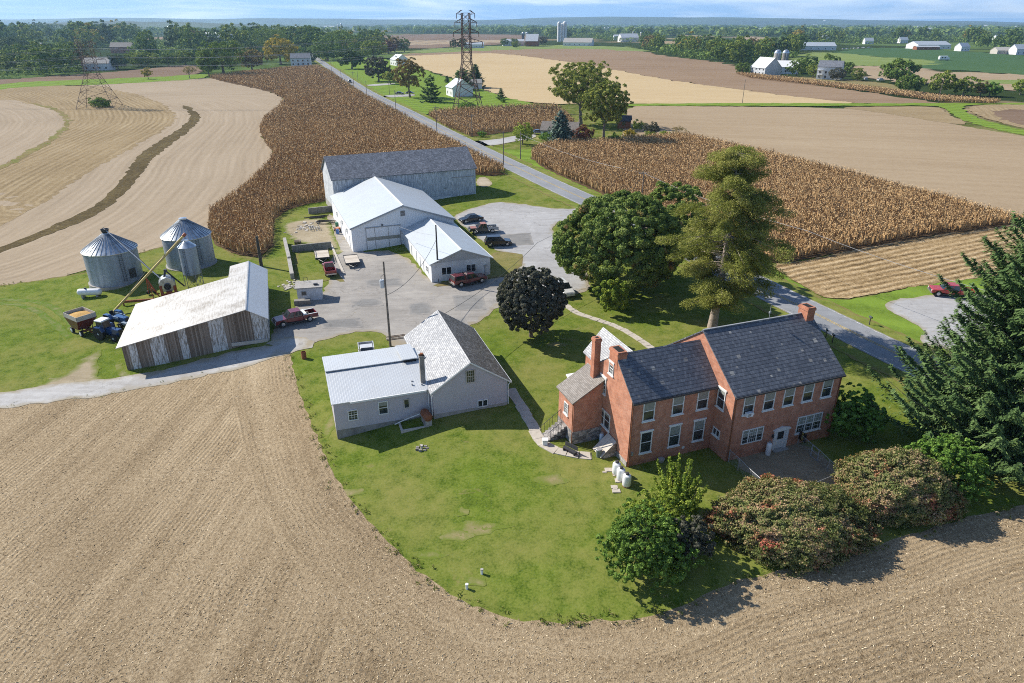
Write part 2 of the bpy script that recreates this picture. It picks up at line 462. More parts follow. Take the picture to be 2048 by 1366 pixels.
# ================================================================ ground sheets
def inside(poly, P):
    P = np.asarray(P); x, y = P[:, 0], P[:, 1]; r = np.zeros(len(P), bool)
    q = np.asarray(poly); j = len(q) - 1
    for i in range(len(q)):
        c = ((q[i, 1] > y) != (q[j, 1] > y)) & (x < (q[j, 0] - q[i, 0]) * (y - q[i, 1]) / (q[j, 1] - q[i, 1] + 1e-12) + q[i, 0])
        r ^= c; j = i
    return r

def pdist(poly, P, closed=True):
    P = np.asarray(P, float); best = np.full(len(P), 1e9)
    q = [np.asarray(p, float) for p in poly]
    seg = list(zip(q, q[1:] + ([q[0]] if closed else []))) if closed else list(zip(q, q[1:]))
    for a, b in seg:
        d = b - a; L2 = d @ d + 1e-12
        t = np.clip(((P - a) @ d) / L2, 0, 1)
        best = np.minimum(best, np.linalg.norm(P - (a + t[:, None] * d), axis=1))
    return best

def smooth_poly(pts, closed=True, it=2):
    for _ in range(it):
        n = len(pts); out = []
        rng = range(n) if closed else range(n - 1)
        if not closed: out.append(pts[0])
        for i in rng:
            a, b = pts[i], pts[(i + 1) % n]
            out += [(a[0]*.75 + b[0]*.25, a[1]*.75 + b[1]*.25), (a[0]*.25 + b[0]*.75, a[1]*.25 + b[1]*.75)]
        if not closed: out.append(pts[-1])
        pts = out
    return pts

def W(pts):
    """traced outline -> ground points"""
    return [T(*p)[:2] for p in pts]

def densify(pts, step, closed=True):
    out = []; n = len(pts)
    for i in range(n if closed else n - 1):
        a, b = pts[i], pts[(i + 1) % n]
        d = math.hypot(b[0]-a[0], b[1]-a[1]); dist = max(20, math.hypot((a[0]+b[0])/2, (a[1]+b[1])/2))
        k = max(1, min(400, int(d / max(step, dist * 0.008))))
        out += [(a[0] + (b[0]-a[0])*t/k, a[1] + (b[1]-a[1])*t/k) for t in range(k)]
    if not closed: out.append(pts[-1])
    return out

def sheet(name, poly, mat, layer, grid=2.0, step=0.6, jit=0.25, rows=None, closed_rows=False, kind='structure', sm_it=1, label=None):
    poly = smooth_poly(list(poly), True, sm_it) if sm_it else list(poly)
    b = densify(poly, step)
    if jit:
        b = [(x + jit * max(1, math.hypot(x, y)/120) * noise.noise((x*.9, y*.9, 3.1)) * 1.6, y + jit * max(1, math.hypot(x, y)/120) * noise.noise((x*.9, y*.9, 9.7)) * 1.6) for x, y in b]
    B = np.array(b); lo, hi = B.min(0), B.max(0)
    gx = np.arange(lo[0], hi[0], grid); gy = np.arange(lo[1], hi[1], grid)
    P = np.array(np.meshgrid(gx, gy)).reshape(2, -1).T
    if len(P):
        rs = np.random.RandomState(3)
        P = P + rs.uniform(-.2, .2, P.shape) * grid
        P = P[inside(B, P)]
        if len(P): P = P[pdist(b[::2] if len(b) > 400 else b, P) > grid * 0.35]
    pts = [Vector(p) for p in b] + [Vector((float(x), float(y))) for x, y in P]
    n = len(b)
    v, e, f, *_ = delaunay_2d_cdt(pts, [], [list(range(n))], 1, 1e-5)
    me = bpy.data.meshes.new(name)
    me.from_pydata([(p.x, p.y, hgt(p.x, p.y) + layer * 0.014) for p in v], [], [tuple(q) for q in f])
    Q = np.array([(p.x, p.y) for p in v])
    if rows is not None:
        a = me.attributes.new('row', 'FLOAT', 'POINT'); a.data.foreach_set('value', pdist(rows, Q, closed_rows).astype(np.float32))
    a = me.attributes.new('edge', 'FLOAT', 'POINT'); a.data.foreach_set('value', pdist(b[::2], Q).astype(np.float32))
    bm = bmesh.new(); bm.from_mesh(me); bm.normal_update(); dn = [fc for fc in bm.faces if fc.normal.z < 0]
    if dn: bmesh.ops.reverse_faces(bm, faces=dn)
    bm.to_mesh(me); bm.free()
    me.polygons.foreach_set('use_smooth', [True]*len(me.polygons))
    me.materials.append(mat)
    o = link(name, me); tag(o, kind=kind, label=label)
    return o

# ---------------------------------------------------------------- ground materials
def field_mat(name, cols, period=0.0, ramp_amt=0.25, streak=(1.2, 0.04), streak_amt=0.5, grain=9.0, grain_amt=0.3, big=0.03, big_amt=0.3, bump=0.4, angle=None):
    n = NT(name); p = n.pos; s = n.sep(p)
    if angle is None: row = n.attr('row')
    else:
        row = n.math('ADD', n.math('MULTIPLY', s[0], math.cos(angle)), n.math('MULTIPLY', s[1], math.sin(angle)))
    wob = n.math('MULTIPLY', n.noise(p, 0.12, 3), 1.2)
    row2 = n.math('ADD', row, wob)
    st = n.noise(n.comb(n.math('MULTIPLY', row2, streak[0]), n.math('MULTIPLY', s[0], streak[1]), n.math('MULTIPLY', s[1], streak[1])), 1.0, 4, 0.65)
    gr = n.noise(p, grain, 4, 0.7)
    gr2 = n.noise(p, grain * 0.27, 3, 0.6)
    bg = n.noise(p, big, 4, 0.55)
    f = n.math('ADD', n.math('MULTIPLY', n.math('SUBTRACT', st, .5), streak_amt), 0.5)
    f = n.math('ADD', f, n.math('MULTIPLY', n.math('SUBTRACT', gr, .5), grain_amt * 2.2))
    f = n.math('ADD', f, n.math('MULTIPLY', n.math('SUBTRACT', gr2, .5), grain_amt))
    f = n.math('ADD', f, n.math('MULTIPLY', n.math('SUBTRACT', bg, .5), big_amt))
    hh = n.math('ADD', gr, n.math('MULTIPLY', st, 0.5))
    if period:
        sw = n.math('SINE', n.math('MULTIPLY', row2, 2*PI/period))
        gate = n.ramp(n.noise(p, 0.09, 3), [(0.35, (0.25,)*3), (0.6, (1,1,1))])
        sw = n.math('MULTIPLY', sw, gate)
        f = n.math('ADD', f, n.math('MULTIPLY', sw, ramp_amt * 0.5)); hh = n.math('ADD', hh, n.math('MULTIPLY', sw, 0.6))
    if bump: n.bump(hh, bump, 0.08)
    return n.fin(n.ramp(f, [(0.12, cols[0]), (0.5, cols[1]), (0.88, cols[2])]), 0.95, 0, 0.02)

def stubble_mat():
    n = NT('soybean_stubble'); p = n.pos; s = n.sep(p)
    d = n.attr('row')
    wob = n.math('MULTIPLY', n.noise(p, 0.10, 3), 0.9)
    far_ = n.math('ADD', n.math('ADD', n.math('MULTIPLY', s[0], 0.995), n.math('MULTIPLY', s[1], -0.09)), wob)
    near = n.math('ADD', d, wob)
    sel = n.math('GREATER_THAN', n.math('ADD', d, n.math('MULTIPLY', n.noise(p, .05, 3), 8)), n.math('MULTIPLY', n.math('GREATER_THAN', n.math('ADD', s[0], n.math('MULTIPLY', s[1], -.35)), -14.0), 200.0))
    sel = n.math('MULTIPLY', sel, n.math('GREATER_THAN', d, 7.0))
    def sysm(row, al):
        st = n.noise(n.comb(n.math('MULTIPLY', row, 2.6), n.math('MULTIPLY', al, .05), 0), 1.0, 4, .7)
        wide = n.noise(n.comb(n.math('MULTIPLY', row, .45), n.math('MULTIPLY', al, .02), 4.0), 1.0, 3, .6)
        sw = n.math('SINE', n.math('MULTIPLY', row, 2*PI/.42))
        return st, wide, sw
    a, b = sysm(far_, s[1]), sysm(near, s[0])
    def pick(i):
        m = n.t.nodes.new('ShaderNodeMix'); n.set(m.inputs[0], sel); n.set(m.inputs[2], b[i]); n.set(m.inputs[3], a[i]); return m.outputs[0]
    st, wide, sw = pick(0), pick(1), pick(2)
    gate = n.ramp(n.noise(p, 0.14, 4, .6), [(0.40, (0.05,)*3), (0.62, (1,1,1))])
    gr = n.noise(p, 11.0, 4, .75); g2 = n.noise(p, 3.2, 4, .7); bg = n.noise(p, .05, 4, .55); bb = n.noise(n.vmul(p, (1,1,1)), .016, 3)
    def add(f, x, k): return n.math('ADD', f, n.math('MULTIPLY', n.math('SUBTRACT', x, .5), k))
    pg = n.ramp(n.noise(p, .075, 4, .6), [(.42, (.0,)*3), (.6, (1,1,1))]); f = n.math('ADD', .5, n.math('MULTIPLY', n.math('MULTIPLY', n.math('SUBTRACT', st, .5), pg), .22)); f = add(f, wide, .55); f = add(f, gr, 1.15); f = add(f, g2, .75); f = add(f, bg, .42); f = add(f, bb, .35)
    f = n.math('ADD', f, n.math('MULTIPLY', n.math('MULTIPLY', sw, gate), .035))
    n.bump(n.math('ADD', n.math('ADD', gr, g2), n.math('MULTIPLY', n.math('MULTIPLY', sw, gate), .18)), 1.0, .09)
    col = n.ramp(f, [(.08, (.10,.07,.038)), (.36, (.27,.20,.12)), (.6, (.42,.325,.205)), (.92, (.66,.54,.37))])
    return n.fin(col, .95, 0, .02)

def grass_mat(name, dark, mid, dry, dry_at=0.55, edge_dry=True, mow=None):
    n = NT(name); p = n.pos; s = n.sep(p)
    a = n.noise(p, 0.11, 4, 0.6); b = n.noise(p, 0.7, 4, 0.65); c = n.noise(p, 5.0, 4, 0.7)
    f = n.math('ADD', n.math('MULTIPLY', b, .45), n.math('MULTIPLY', c, .55))
    col = n.ramp(f, [(0.34, dark), (0.5, mid), (0.68, tuple(v*1.35 for v in mid))])
    d = n.math('ADD', n.math('MULTIPLY', a, .5), n.math('ADD', n.math('MULTIPLY', b, .3), n.math('MULTIPLY', c, .2)))
    col = n.mix(n.ramp(d, [(dry_at - 0.09, (0,0,0)), (dry_at + 0.12, (0.85,)*3)]), col, dry)
    x = n.noise(n.vmul(p, (1, 1, 1)), 0.33, 5, 0.7, 0.6)
    col = n.mix(n.ramp(x, [(0.63, (0,0,0)), (0.72, (0.6,)*3)]), col, (0.26, 0.20, 0.10))
    if mow is not None:
        row = n.math('ADD', n.math('MULTIPLY', s[0], math.cos(mow[0])), n.math('MULTIPLY', s[1], math.sin(mow[0])))
        sw = n.math('SINE', n.math('MULTIPLY', n.math('ADD', row, n.math('MULTIPLY', b, .6)), 2*PI/mow[1]))
        col = n.mix(n.math('MULTIPLY', n.math('ADD', n.math('MULTIPLY', sw, .5), .5), mow[2]), col, tuple(v*1.7 for v in mid))
    if edge_dry:
        e = n.math('ADD', n.attr('edge'), n.math('MULTIPLY', n.math('SUBTRACT', n.noise(p, 0.8, 4), .5), 1.6))
        col = n.mix(n.ramp(e, [(0.0, (0.8,)*3), (0.7, (0,0,0))]), col, (0.20, 0.15, 0.07))
    n.bump(n.math('ADD', c, b), 0.35, 0.08)
    return n.fin(col, 0.9, 0, 0.02)

def gravel_mat(name, c1, c2, c3, veg=0.0, tracks=0.0, edge=0.9, ecol=(0.30, 0.25, 0.16), eamt=.75):
    n = NT(name); p = n.pos
    a = n.noise(p, 0.10, 4, 0.6, 0.5); b = n.noise(p, 0.9, 5, 0.65); g = n.noise(p, 9.0, 4, 0.7)
    st = n.noise(n.vmul(p, (0.22, 1.3, 1)), 1.0, 4, 0.6)
    f = n.math('ADD', n.math('ADD', n.math('MULTIPLY', a, .3), n.math('MULTIPLY', st, .25)), n.math('ADD', n.math('MULTIPLY', b, .2), n.math('MULTIPLY', g, .25)))
    col = n.ramp(f, [(0.36, c1), (0.5, c2), (0.64, c3)])
    cr = n.nd('ShaderNodeTexVoronoi', Scale=0.11, feature='DISTANCE_TO_EDGE'); nzc = n.nd('ShaderNodeTexNoise', Scale=0.35, Detail=5.0); n.set(nzc.inputs['Vector'], p); n.set(cr.inputs['Vector'], n.mix(1.0, p, n.vmul(nzc.outputs['Color'], (5, 5, 5)), 'ADD'))
    col = n.mix(n.math('MULTIPLY', n.math('LESS_THAN', cr.outputs['Distance'], 0.006), 0.28), col, tuple(v*.45 for v in c1))
    pt = n.nd('ShaderNodeTexVoronoi', Scale=0.11); n.set(pt.inputs['Vector'], p)
    col = n.mix(n.math('MULTIPLY', n.math('GREATER_THAN', n.sep(pt.outputs['Color'])[0], 0.72), 0.22), col, c1)
    if veg:
        v = n.noise(p, 0.55, 5, 0.7)
        col = n.mix(n.ramp(v, [(0.62, (0,0,0)), (0.70, (veg,)*3)]), col, (0.30, 0.24, 0.11))
    e = n.math('ADD', n.attr('edge'), n.math('MULTIPLY', n.math('SUBTRACT', n.noise(p, 0.9, 4), .5), 1.5))
    col = n.mix(n.ramp(e, [(0.0, (eamt,)*3), (edge, (0,0,0))]), col, ecol)
    n.bump(g, 0.3, 0.04)
    return n.fin(col, 0.9, 0, 0.02)

GM = {}
GM['stubble'] = stubble_mat()
GM['pale'] = field_mat('pale_harvested_field', [(0.208,0.160,0.108),(0.336,0.268,0.188),(0.448,0.368,0.272)], 1.9, 0.09, (0.42, 0.012), 0.55, 2.2, 0.20, 0.02, 0.30, 0.3)
GM['gold'] = field_mat('golden_corn_stubble', [(0.133,0.095,0.049),(0.280,0.210,0.119),(0.420,0.336,0.210)], 2.0, 0.20, (0.9, 0.02), 0.6, 2.6, 0.36, 0.03, 0.30, 0.4)
GM['ridge'] = field_mat('cut_corn_rows', [(0.093,0.060,0.028),(0.323,0.225,0.115),(0.561,0.433,0.264)], 1.5, 0.42, (1.0, 0.06), 0.5, 3.4, 0.62, 0.05, 0.2, 1.0, angle=R(113))
GM['beige'] = field_mat('beige_field', [(0.221,0.160,0.098),(0.328,0.250,0.162),(0.410,0.328,0.223)], 0, 0, (0.30, 0.01), 0.45, 1.4, 0.22, 0.014, 0.42, 0.2, angle=R(76))
GM['straw'] = field_mat('straw_field', [(0.327,0.232,0.119),(0.464,0.353,0.202),(0.568,0.456,0.285)], 5.0, 0.12, (0.3, 0.01), 0.45, 1.0, 0.16, 0.012, 0.25, 0.2, angle=R(70))
GM['brown'] = field_mat('brown_stubble_field', [(0.153,0.102,0.064),(0.255,0.178,0.115),(0.340,0.255,0.170)], 0, 0, (0.16, 0.006), 0.65, 0.6, 0.16, 0.01, 0.35, 0.2, angle=R(80))
GM['brown2'] = field_mat('dark_brown_field', [(0.108,0.072,0.050),(0.189,0.131,0.090),(0.279,0.207,0.144)], 0, 0, (0.10, 0.004), 0.65, 0.5, 0.16, 0.01, 0.35, 0.2, angle=R(88))
GM['weed'] = field_mat('dead_weeds', [(0.045,0.037,0.016),(0.10,0.075,0.037),(0.20,0.16,0.07)], 0, 0, (0.5, 0.05), 0.4, 1.6, 0.5, 0.05, 0.4, 0.8)
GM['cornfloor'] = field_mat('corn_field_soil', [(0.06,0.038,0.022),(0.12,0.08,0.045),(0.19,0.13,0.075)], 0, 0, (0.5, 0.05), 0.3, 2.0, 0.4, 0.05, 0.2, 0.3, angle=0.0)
GM['lawn'] = grass_mat('lawn_grass', (0.05,0.083,0.012), (0.115,0.162,0.022), (0.235,0.215,0.07), 0.52)
GM['lawn_far'] = grass_mat('mown_grass', (0.075,0.125,0.02), (0.135,0.20,0.03), (0.22,0.24,0.06), 0.62, False, (R(62), 7.0, 0.45))
GM['verge'] = grass_mat('verge_grass', (0.07,0.105,0.018), (0.13,0.165,0.03), (0.25,0.215,0.08), 0.52, True, (R(66), 2.4, 0.3))
GM['rough'] = grass_mat('rough_grass', (0.06,0.085,0.016), (0.125,0.15,0.03), (0.27,0.22,0.10), 0.47)
GM['gravel'] = gravel_mat('grey_gravel', (0.27,0.26,0.25), (0.37,0.365,0.36), (0.47,0.465,0.455), 0.5)
GM['lane'] = gravel_mat('pale_gravel_lane', (0.30,0.285,0.265), (0.42,0.41,0.395), (0.54,0.53,0.51), 0.15)
GM['asphalt'] = gravel_mat('worn_yard_asphalt', (0.22,0.205,0.185), (0.315,0.295,0.27), (0.41,0.385,0.345), 0.35)
GM['dirt'] = gravel_mat('pale_dirt', (0.28,0.23,0.165), (0.40,0.34,0.255), (0.50,0.44,0.35), 0.35)
GM['mend'] = gravel_mat('mended_asphalt', (0.16,0.155,0.15), (0.23,0.225,0.215), (0.30,0.29,0.275), 0.0, edge=.5, ecol=(0.315,0.295,0.27), eamt=.9)
GM['track'] = gravel_mat('worn_wheel_track', (0.14,0.155,0.05), (0.20,0.205,0.085), (0.28,0.265,0.14), 0.2, edge=.7, ecol=(0.105,0.165,0.022), eamt=1.0)
GM['worn'] = gravel_mat('worn_lawn', (0.19,0.165,0.07), (0.26,0.22,0.11), (0.34,0.28,0.16), 0.3, edge=.75, ecol=(0.135,0.175,0.03), eamt=1.0)
GM['patch'] = gravel_mat('worn_grass_patch', (0.25,0.205,0.13), (0.34,0.285,0.195), (0.44,0.38,0.28), 0.5, edge=1.7, ecol=(0.135,0.17,0.03), eamt=1.0)
GM['road'] = gravel_mat('grey_road_asphalt', (0.205,0.215,0.23), (0.255,0.265,0.28), (0.31,0.32,0.335), 0.0, edge=0.15)
GM['crops'] = field_mat('green_crop', [(0.035,0.075,0.03),(0.06,0.115,0.045),(0.09,0.15,0.06)], 9.0, 0.3, (0.1, 0.004), 0.3, 0.3, 0.3, 0.008, 0.3, 0.3, angle=R(82))
GM['crops_pale'] = field_mat('pale_green_crop', [(0.12,0.16,0.045),(0.18,0.23,0.07),(0.27,0.29,0.13)], 0, 0, (0.06, 0.003), 0.6, 0.2, 0.2, 0.006, 0.35, 0.1, angle=R(86))
GM['crop_tan'] = field_mat('dry_soybean_crop', [(0.15,0.13,0.055),(0.22,0.185,0.085),(0.28,0.235,0.12)], 0, 0, (0.2, 0.01), 0.3, 0.5, 0.25, 0.02, 0.2, 0.2, angle=R(75))
GM['run_dirt'] = gravel_mat('packed_earth', (0.20,0.15,0.095), (0.30,0.235,0.155), (0.40,0.32,0.22), 0.0)  # brown earth of the dog run, darker than the pale dirt

def base_mat():
    n = NT('distant_land'); p = n.pos
    v = n.nd('ShaderNodeTexVoronoi', Scale=0.0021); n.set(v.inputs['Vector'], n.vmul(p, (1, .7, 1)))
    t = n.sep(v.outputs['Color'])[0]
    fields = n.ramp(t, [(0.0, (0.10,0.15,0.045)), (0.3, (0.30,0.23,0.14)), (0.5, (0.16,0.20,0.06)), (0.7, (0.34,0.27,0.17)), (0.9, (0.09,0.13,0.04))], 'CONSTANT')
    w = n.noise(p, 0.0013, 6, 0.65)
    wood = n.ramp(n.noise(p, 0.03, 4, 0.7), [(0.3, (0.02,0.036,0.014)), (0.7, (0.05,0.07,0.024))])
    col = n.mix(n.ramp(w, [(0.43, (0,0,0)), (0.46, (1,1,1))]), fields, wood)
    s = n.sep(p); near = n.math('DIVIDE', n.math('ADD', n.math('ABSOLUTE', n.math('MULTIPLY', s[0], .6)), s[1]), 420.0)
    g = n.ramp(n.noise(p, .4, 5, .7), [(.35, (.07,.10,.02)), (.5, (.14,.165,.035)), (.68, (.25,.21,.10))])
    col = n.mix(n.ramp(near, [(.75, (0,0,0)), (1.0, (1,1,1))]), g, col)
    return n.fin(col, 1.0, 0, 0.0)

# the one big ground sheet, out to the hills
def make_ground():
    far = 10800
    xs = [-far, -5000, -2500, -1000, -450, -260] + list(np.arange(-180, 181, 3.0)) + [260, 450, 1000, 2500, 5000, far]
    ys = [-300, -60] + list(np.arange(0, 271, 3.0)) + [300, 450, 700, 1000, 1600, 2600, 4500, 7500, far]
    V = [(x, y, hgt(x, y) - (0.05 if y < 271 else 0.3)) for y in ys for x in xs]; nx = len(xs)
    Fc = [(j*nx+i, j*nx+i+1, (j+1)*nx+i+1, (j+1)*nx+i) for j in range(len(ys)-1) for i in range(nx-1)]
    me = bpy.data.meshes.new('ground'); me.from_pydata(V, [], Fc); me.materials.append(base_mat())
    tag(link('ground', me), kind='structure')
make_ground()

# ---------------------------------------------------------------- fields
lawn_edge_px = [(580,708),(590,760),(612,820),(640,890),(665,945),(695,990),(735,1040),(790,1100),(850,1155),(920,1200),(1000,1235),(1100,1245),(1200,1243),(1290,1238),(1360,1215),(1450,1170),(1560,1140),(1700,1105),(1800,1075),(1900,1045),(2048,1010),(2300,960)]
LE = W(lawn_edge_px)
drive_low = W([(580,702),(480,735),(400,752),(300,770),(200,790),(100,802),(0,815),(-300,850)])
fpoly = LE[:] + [(110, 20), (110, -40), (-130, -40), (-150, 70)] + drive_low[::-1]
sheet('stubble_field', fpoly, GM['stubble'], 2, 1.5, 0.8, 0.2, rows=LE, sm_it=1)

# grass under the whole farmstead
farm = W([(-400,640),(0,570),(170,545),(300,500),(420,468),(470,512),(520,520),(545,492),(545,440),(575,418),(660,395),(700,330),(950,300),(1010,345),(1190,410),(1300,470),(1540,590),(1655,672),(1809,748)]) + [(60, 55), (78, 38), (90, 25)] + [(x + 1.3*(x-6)/math.hypot(x-6, y-58), y + 1.3*(y-58)/math.hypot(x-6, y-58)) for x, y in LE[::-1]] + drive_low
sheet('lawn', farm, GM['lawn'], 1, 1.6, 0.7, 0.2, sm_it=0)

# ---- left fields
corn_left_px = [(420,430),(455,405),(500,370),(540,330),(550,308),(528,282),(520,262),(530,240),(560,215),(572,200),(545,185),(490,172),(440,162),(418,155),(470,148),(560,138),(636,133),(660,144),(695,169),(733,195),(792,225),(874,273),(905,287),(960,316),(1006,340),(1010,349),(985,352),(950,350)]
barn_back = [(-12.0, 168.0), (-45.0, 153.0)]
corn_left = W(corn_left_px) + barn_back + W([(654,402),(615,408),(575,420),(549,440),(545,492),(520,515),(470,508),(430,490),(418,462)])
round_px = [(0,198),(60,206),(100,216),(122,226),(136,238),(132,252),(112,272),(85,290),(45,312),(0,337)]
gold_px = [(-250,168),(0,172),(100,171),(200,172),(232,180),(290,193),(330,210),(352,228),(352,242),(325,262),(290,280),(225,318),(150,362),(90,405),(0,455),(-250,560)]
weed_px = [(360,209),(380,214),(398,228),(402,240),(385,255),(351,283),(306,316),(292,336),(264,373),(237,398),(191,432),(141,454),(91,472),(0,507),(-120,542),(-120,530),(0,495),(90,460),(150,432),(202,404),(237,367),(264,331),(281,305),(326,278),(366,253),(382,238),(376,222)]
pale_px = [(420,430),(455,405),(500,370),(540,330),(550,308),(528,282),(520,262),(530,240),(560,215),(572,200),(545,185),(490,172),(440,162),(418,155),(300,163),(200,170),(0,176),(-250,180),(-500,300),(-500,680),(-400,640),(0,570),(170,545),(300,500),(420,468)]
rows_left = W([(545,330),(520,262),(572,200),(490,172),(418,155)])
rows_gold = W([(90,405),(150,362),(225,318),(290,280),(325,262),(352,242),(352,228),(330,210),(290,193),(232,180)])
sheet('harvested_field', W(pale_px), GM['pale'], 1, 3.0, 1.0, 0.4, rows=W([(0,520),(100,485),(200,425),(270,365),(300,320),(390,250),(398,228),(360,209)]))
sheet('corn_stubble_field', W(gold_px), GM['gold'], 2, 4.0, 1.2, 0.6, rows=rows_gold)
sheet('round_field', W([(-250,195)] + round_px + [(-250,400)]), GM['pale'], 3, 4.0, 1.2, 0.6, rows=W(round_px))
sheet('weedy_strip', W(weed_px), GM['weed'], 3, 2.5, 1.0, 0.4, rows=rows_gold)
sheet('round_field_verge', W([(60,204),(100,213),(125,223),(141,237),(137,254),(116,275),(88,294),(45,316),(0,341),(-100,380),(-100,372),(0,333),(42,309),(82,287),(109,269),(128,251),(131,238),(119,227),(98,217),(60,207)]), GM['rough'], 4, 2.5, 1.0, 0.5)
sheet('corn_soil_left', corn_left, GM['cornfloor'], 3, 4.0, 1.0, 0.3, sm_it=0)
sheet('brown_field_far_left', W([(-250,170),(0,160),(80,154),(200,146),(260,141),(330,134),(400,128),(410,150),(300,158),(150,164),(0,172),(-250,185)]), GM['brown2'], 2, 20, 3, 1.0)
sheet('pasture', W([(-50,176),(0,169),(60,163),(200,158),(330,153),(420,147),(420,157),(300,164),(200,169),(60,173),(-50,184)]), GM['lawn_far'], 4, 15, 3, 0.8)

# ---- right fields
sheet('house_lawn_strip', W([(645,122),(690,112),(770,118),(845,138),(870,148),(930,165),(985,186),(1040,199),(1068,208),(1030,213),(950,217),(870,222),(850,230),(875,255),(905,272),(935,285),(1020,300),(1240,290),(1310,274),(1380,276),(1300,300),(1113,290),(1062,304),(1066,320),(1150,360),(1230,400),(1330,450),(1560,545),(1640,596),(1700,600),(1800,580),(1950,550),(2150,520),(2400,600),(2300,900),(1853,720),(1549,570),(1186,402),(1073,352),(950,296),(853,236),(765,195),(695,158),(650,131)]), GM['lawn_far'], 1, 5, 1.2, 0.4, sm_it=0)
sheet('straw_field', W([(773,113),(860,110),(924,107),(999,106),(1110,120),(1221,137),(1340,161),(1500,182),(1640,199),(1730,207),(1560,208),(1340,208),(1240,206),(1067,209),(985,187),(930,163),(870,146),(830,130)]), GM['straw'], 2, 12, 2, 0.6)
sheet('brown_field', W([(773,113),(800,108),(907,102),(1050,96),(1194,95),(1270,100),(1340,114),(1471,128),(1482,150),(1560,160),(1700,180),(1860,203),(1890,208),(1730,207),(1640,199),(1500,182),(1340,161),(1221,137),(1110,120),(999,106),(924,107),(860,110)]), GM['brown'], 2, 15, 3, 1.0)
sheet('beige_field', W([(1240,285),(1250,250),(1250,212),(1340,212),(1672,215),(1750,224),(1830,236),(1914,250),(2048,272),(2300,310),(2500,470),(2300,470),(2100,470),(1985,432),(1700,354),(1547,315),(1427,288),(1369,275)]), GM['beige'], 2, 6, 1.2, 0.4)
sheet('grass_track', W([(1230,208),(1340,207),(1500,206),(1700,207),(1890,206),(2048,206),(2300,205),(2300,211),(2060,209),(1960,209),(1925,212),(1930,222),(1960,238),(2048,262),(2300,300),(2300,308),(2048,270),(1990,258),(1940,246),(1905,230),(1888,213),(1850,211),(1672,212),(1500,212),(1340,211),(1230,213)]), GM['lawn_far'], 3, 6, 1.2, 0.5)
sheet('corn_stubble_wedge', W([(1672,215),(1760,213),(1880,213),(1900,230),(1935,248),(1914,250),(1830,236),(1750,224)]), GM['gold'], 4, 5, 1.2, 0.5, rows=W([(1672,212),(1890,212)]))
sheet('corn_stubble_corner', W([(1940,213),(1985,209),(2048,209),(2300,210),(2300,298),(2048,258),(1965,236),(1938,222)]), GM['gold'], 4, 5, 1.2, 0.5, rows=W([(1940,213),(1965,236),(2048,258)]))
sheet('brown_patch', W([(1975,224),(2030,218),(2300,216),(2300,290),(2048,252),(1995,236)]), GM['brown2'], 5, 6, 1.2, 0.8)
sheet('dry_bean_field', W([(1480,150),(1545,155),(1600,152),(1720,160),(1800,170),(1795,190),(1700,178),(1600,163),(1560,160)]), GM['crop_tan'], 3, 10, 2, 0.6)
corn_mid = W([(855,232),(875,247),(895,258),(935,274),(1020,264),(1090,258),(1150,250),(1135,232),(1112,215),(1030,216),(950,220),(870,225)])
corn_right = W([(1064,309),(1063,318),(1085,335),(1120,352),(1180,378),(1260,412),(1360,458),(1450,494),(1537,524),(1570,526),(1700,502),(1850,474),(1985,456),(2200,425),(2200,500)][:-1] + [(2180,480),(2100,462),(1985,432),(1850,394),(1700,354),(1547,315),(1427,288),(1369,275),(1240,284),(1150,288),(1113,290),(1080,297)])
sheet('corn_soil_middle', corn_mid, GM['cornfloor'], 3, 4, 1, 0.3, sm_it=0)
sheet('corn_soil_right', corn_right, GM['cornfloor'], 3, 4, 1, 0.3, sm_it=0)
sheet('cut_corn_field', W([(1537,528),(1600,524),(1700,502),(1850,474),(1985,456),(2200,425),(2300,520),(2100,538),(1907,561),(1790,580),(1668,603),(1610,575)]), GM['ridge'], 3, 3, 0.8, 0.3)

# ---- yard, lanes, road
yard = W([(582,704),(540,692),(548,655),(588,628),(592,598),(648,590),(660,560),(650,545),(672,500),(668,460),(650,425),(690,440),(705,505),(800,500),(870,575),(985,556),(1015,552),(1040,535),(1049,520),(1060,505),(1150,500),(1190,575),(1130,600),(1005,605),(985,625),(955,650),(880,658),(830,690),(790,700),(772,668),(730,661),(660,676)])
sheet('yard', yard, GM['asphalt'], 3, 2.0, 0.6, 0.35)
sheet('gravel_parking', W([(905,432),(925,424),(960,412),(985,404),(1040,407),(1080,415),(1140,419),(1188,410),(1213,424),(1165,431),(1128,441),(1107,451),(1108,468),(1134,490),(1162,530),(1182,573),(1130,592),(1010,596),(1020,560),(1047,525),(1040,512),(985,500),(950,470),(915,445)]), GM['gravel'], 4, 2.0, 0.6, 0.35)
sheet('annex_grass', W([(982,504),(1040,506),(1049,520),(1040,535),(1015,552),(985,556),(950,560),(880,575),(862,570),(940,555)]), GM['rough'], 5, 1.5, 0.5, 0.25)
sheet('lane', W([(590,668),(520,690),(560,690),(480,700),(400,722),(300,745),(240,755),(180,762),(100,770),(0,787),(-300,830),(-300,862),(0,818),(100,805),(200,793),(300,773),(400,755),(480,738),(580,706),(640,690)]), GM['lane'], 4, 2.0, 0.6, 0.35)
for i, (a, b) in enumerate([((905,592),(965,620)), ((815,608),(858,628)), ((700,600),(760,612)), ((1000,470),(1060,490)), ((640,640),(720,655)), ((850,640),(930,650)), ((730,560),(800,572))]):
    q = W([(a[0], a[1]), (b[0], a[1] - 4), (b[0] + 8, b[1]), (a[0] + 4, b[1] + 3)])
    sheet('asphalt_patch', q, GM['mend'], 4 if i != 3 else 5, 1.0, .4, .12, sm_it=0)
sheet('bare_patch', W([(60,776),(95,760),(140,745),(160,722),(185,704),(204,701),(196,716),(206,738),(190,752),(215,757),(190,770),(120,776)]), GM['patch'], 3, .8, 0.3, 0.5, sm_it=2)
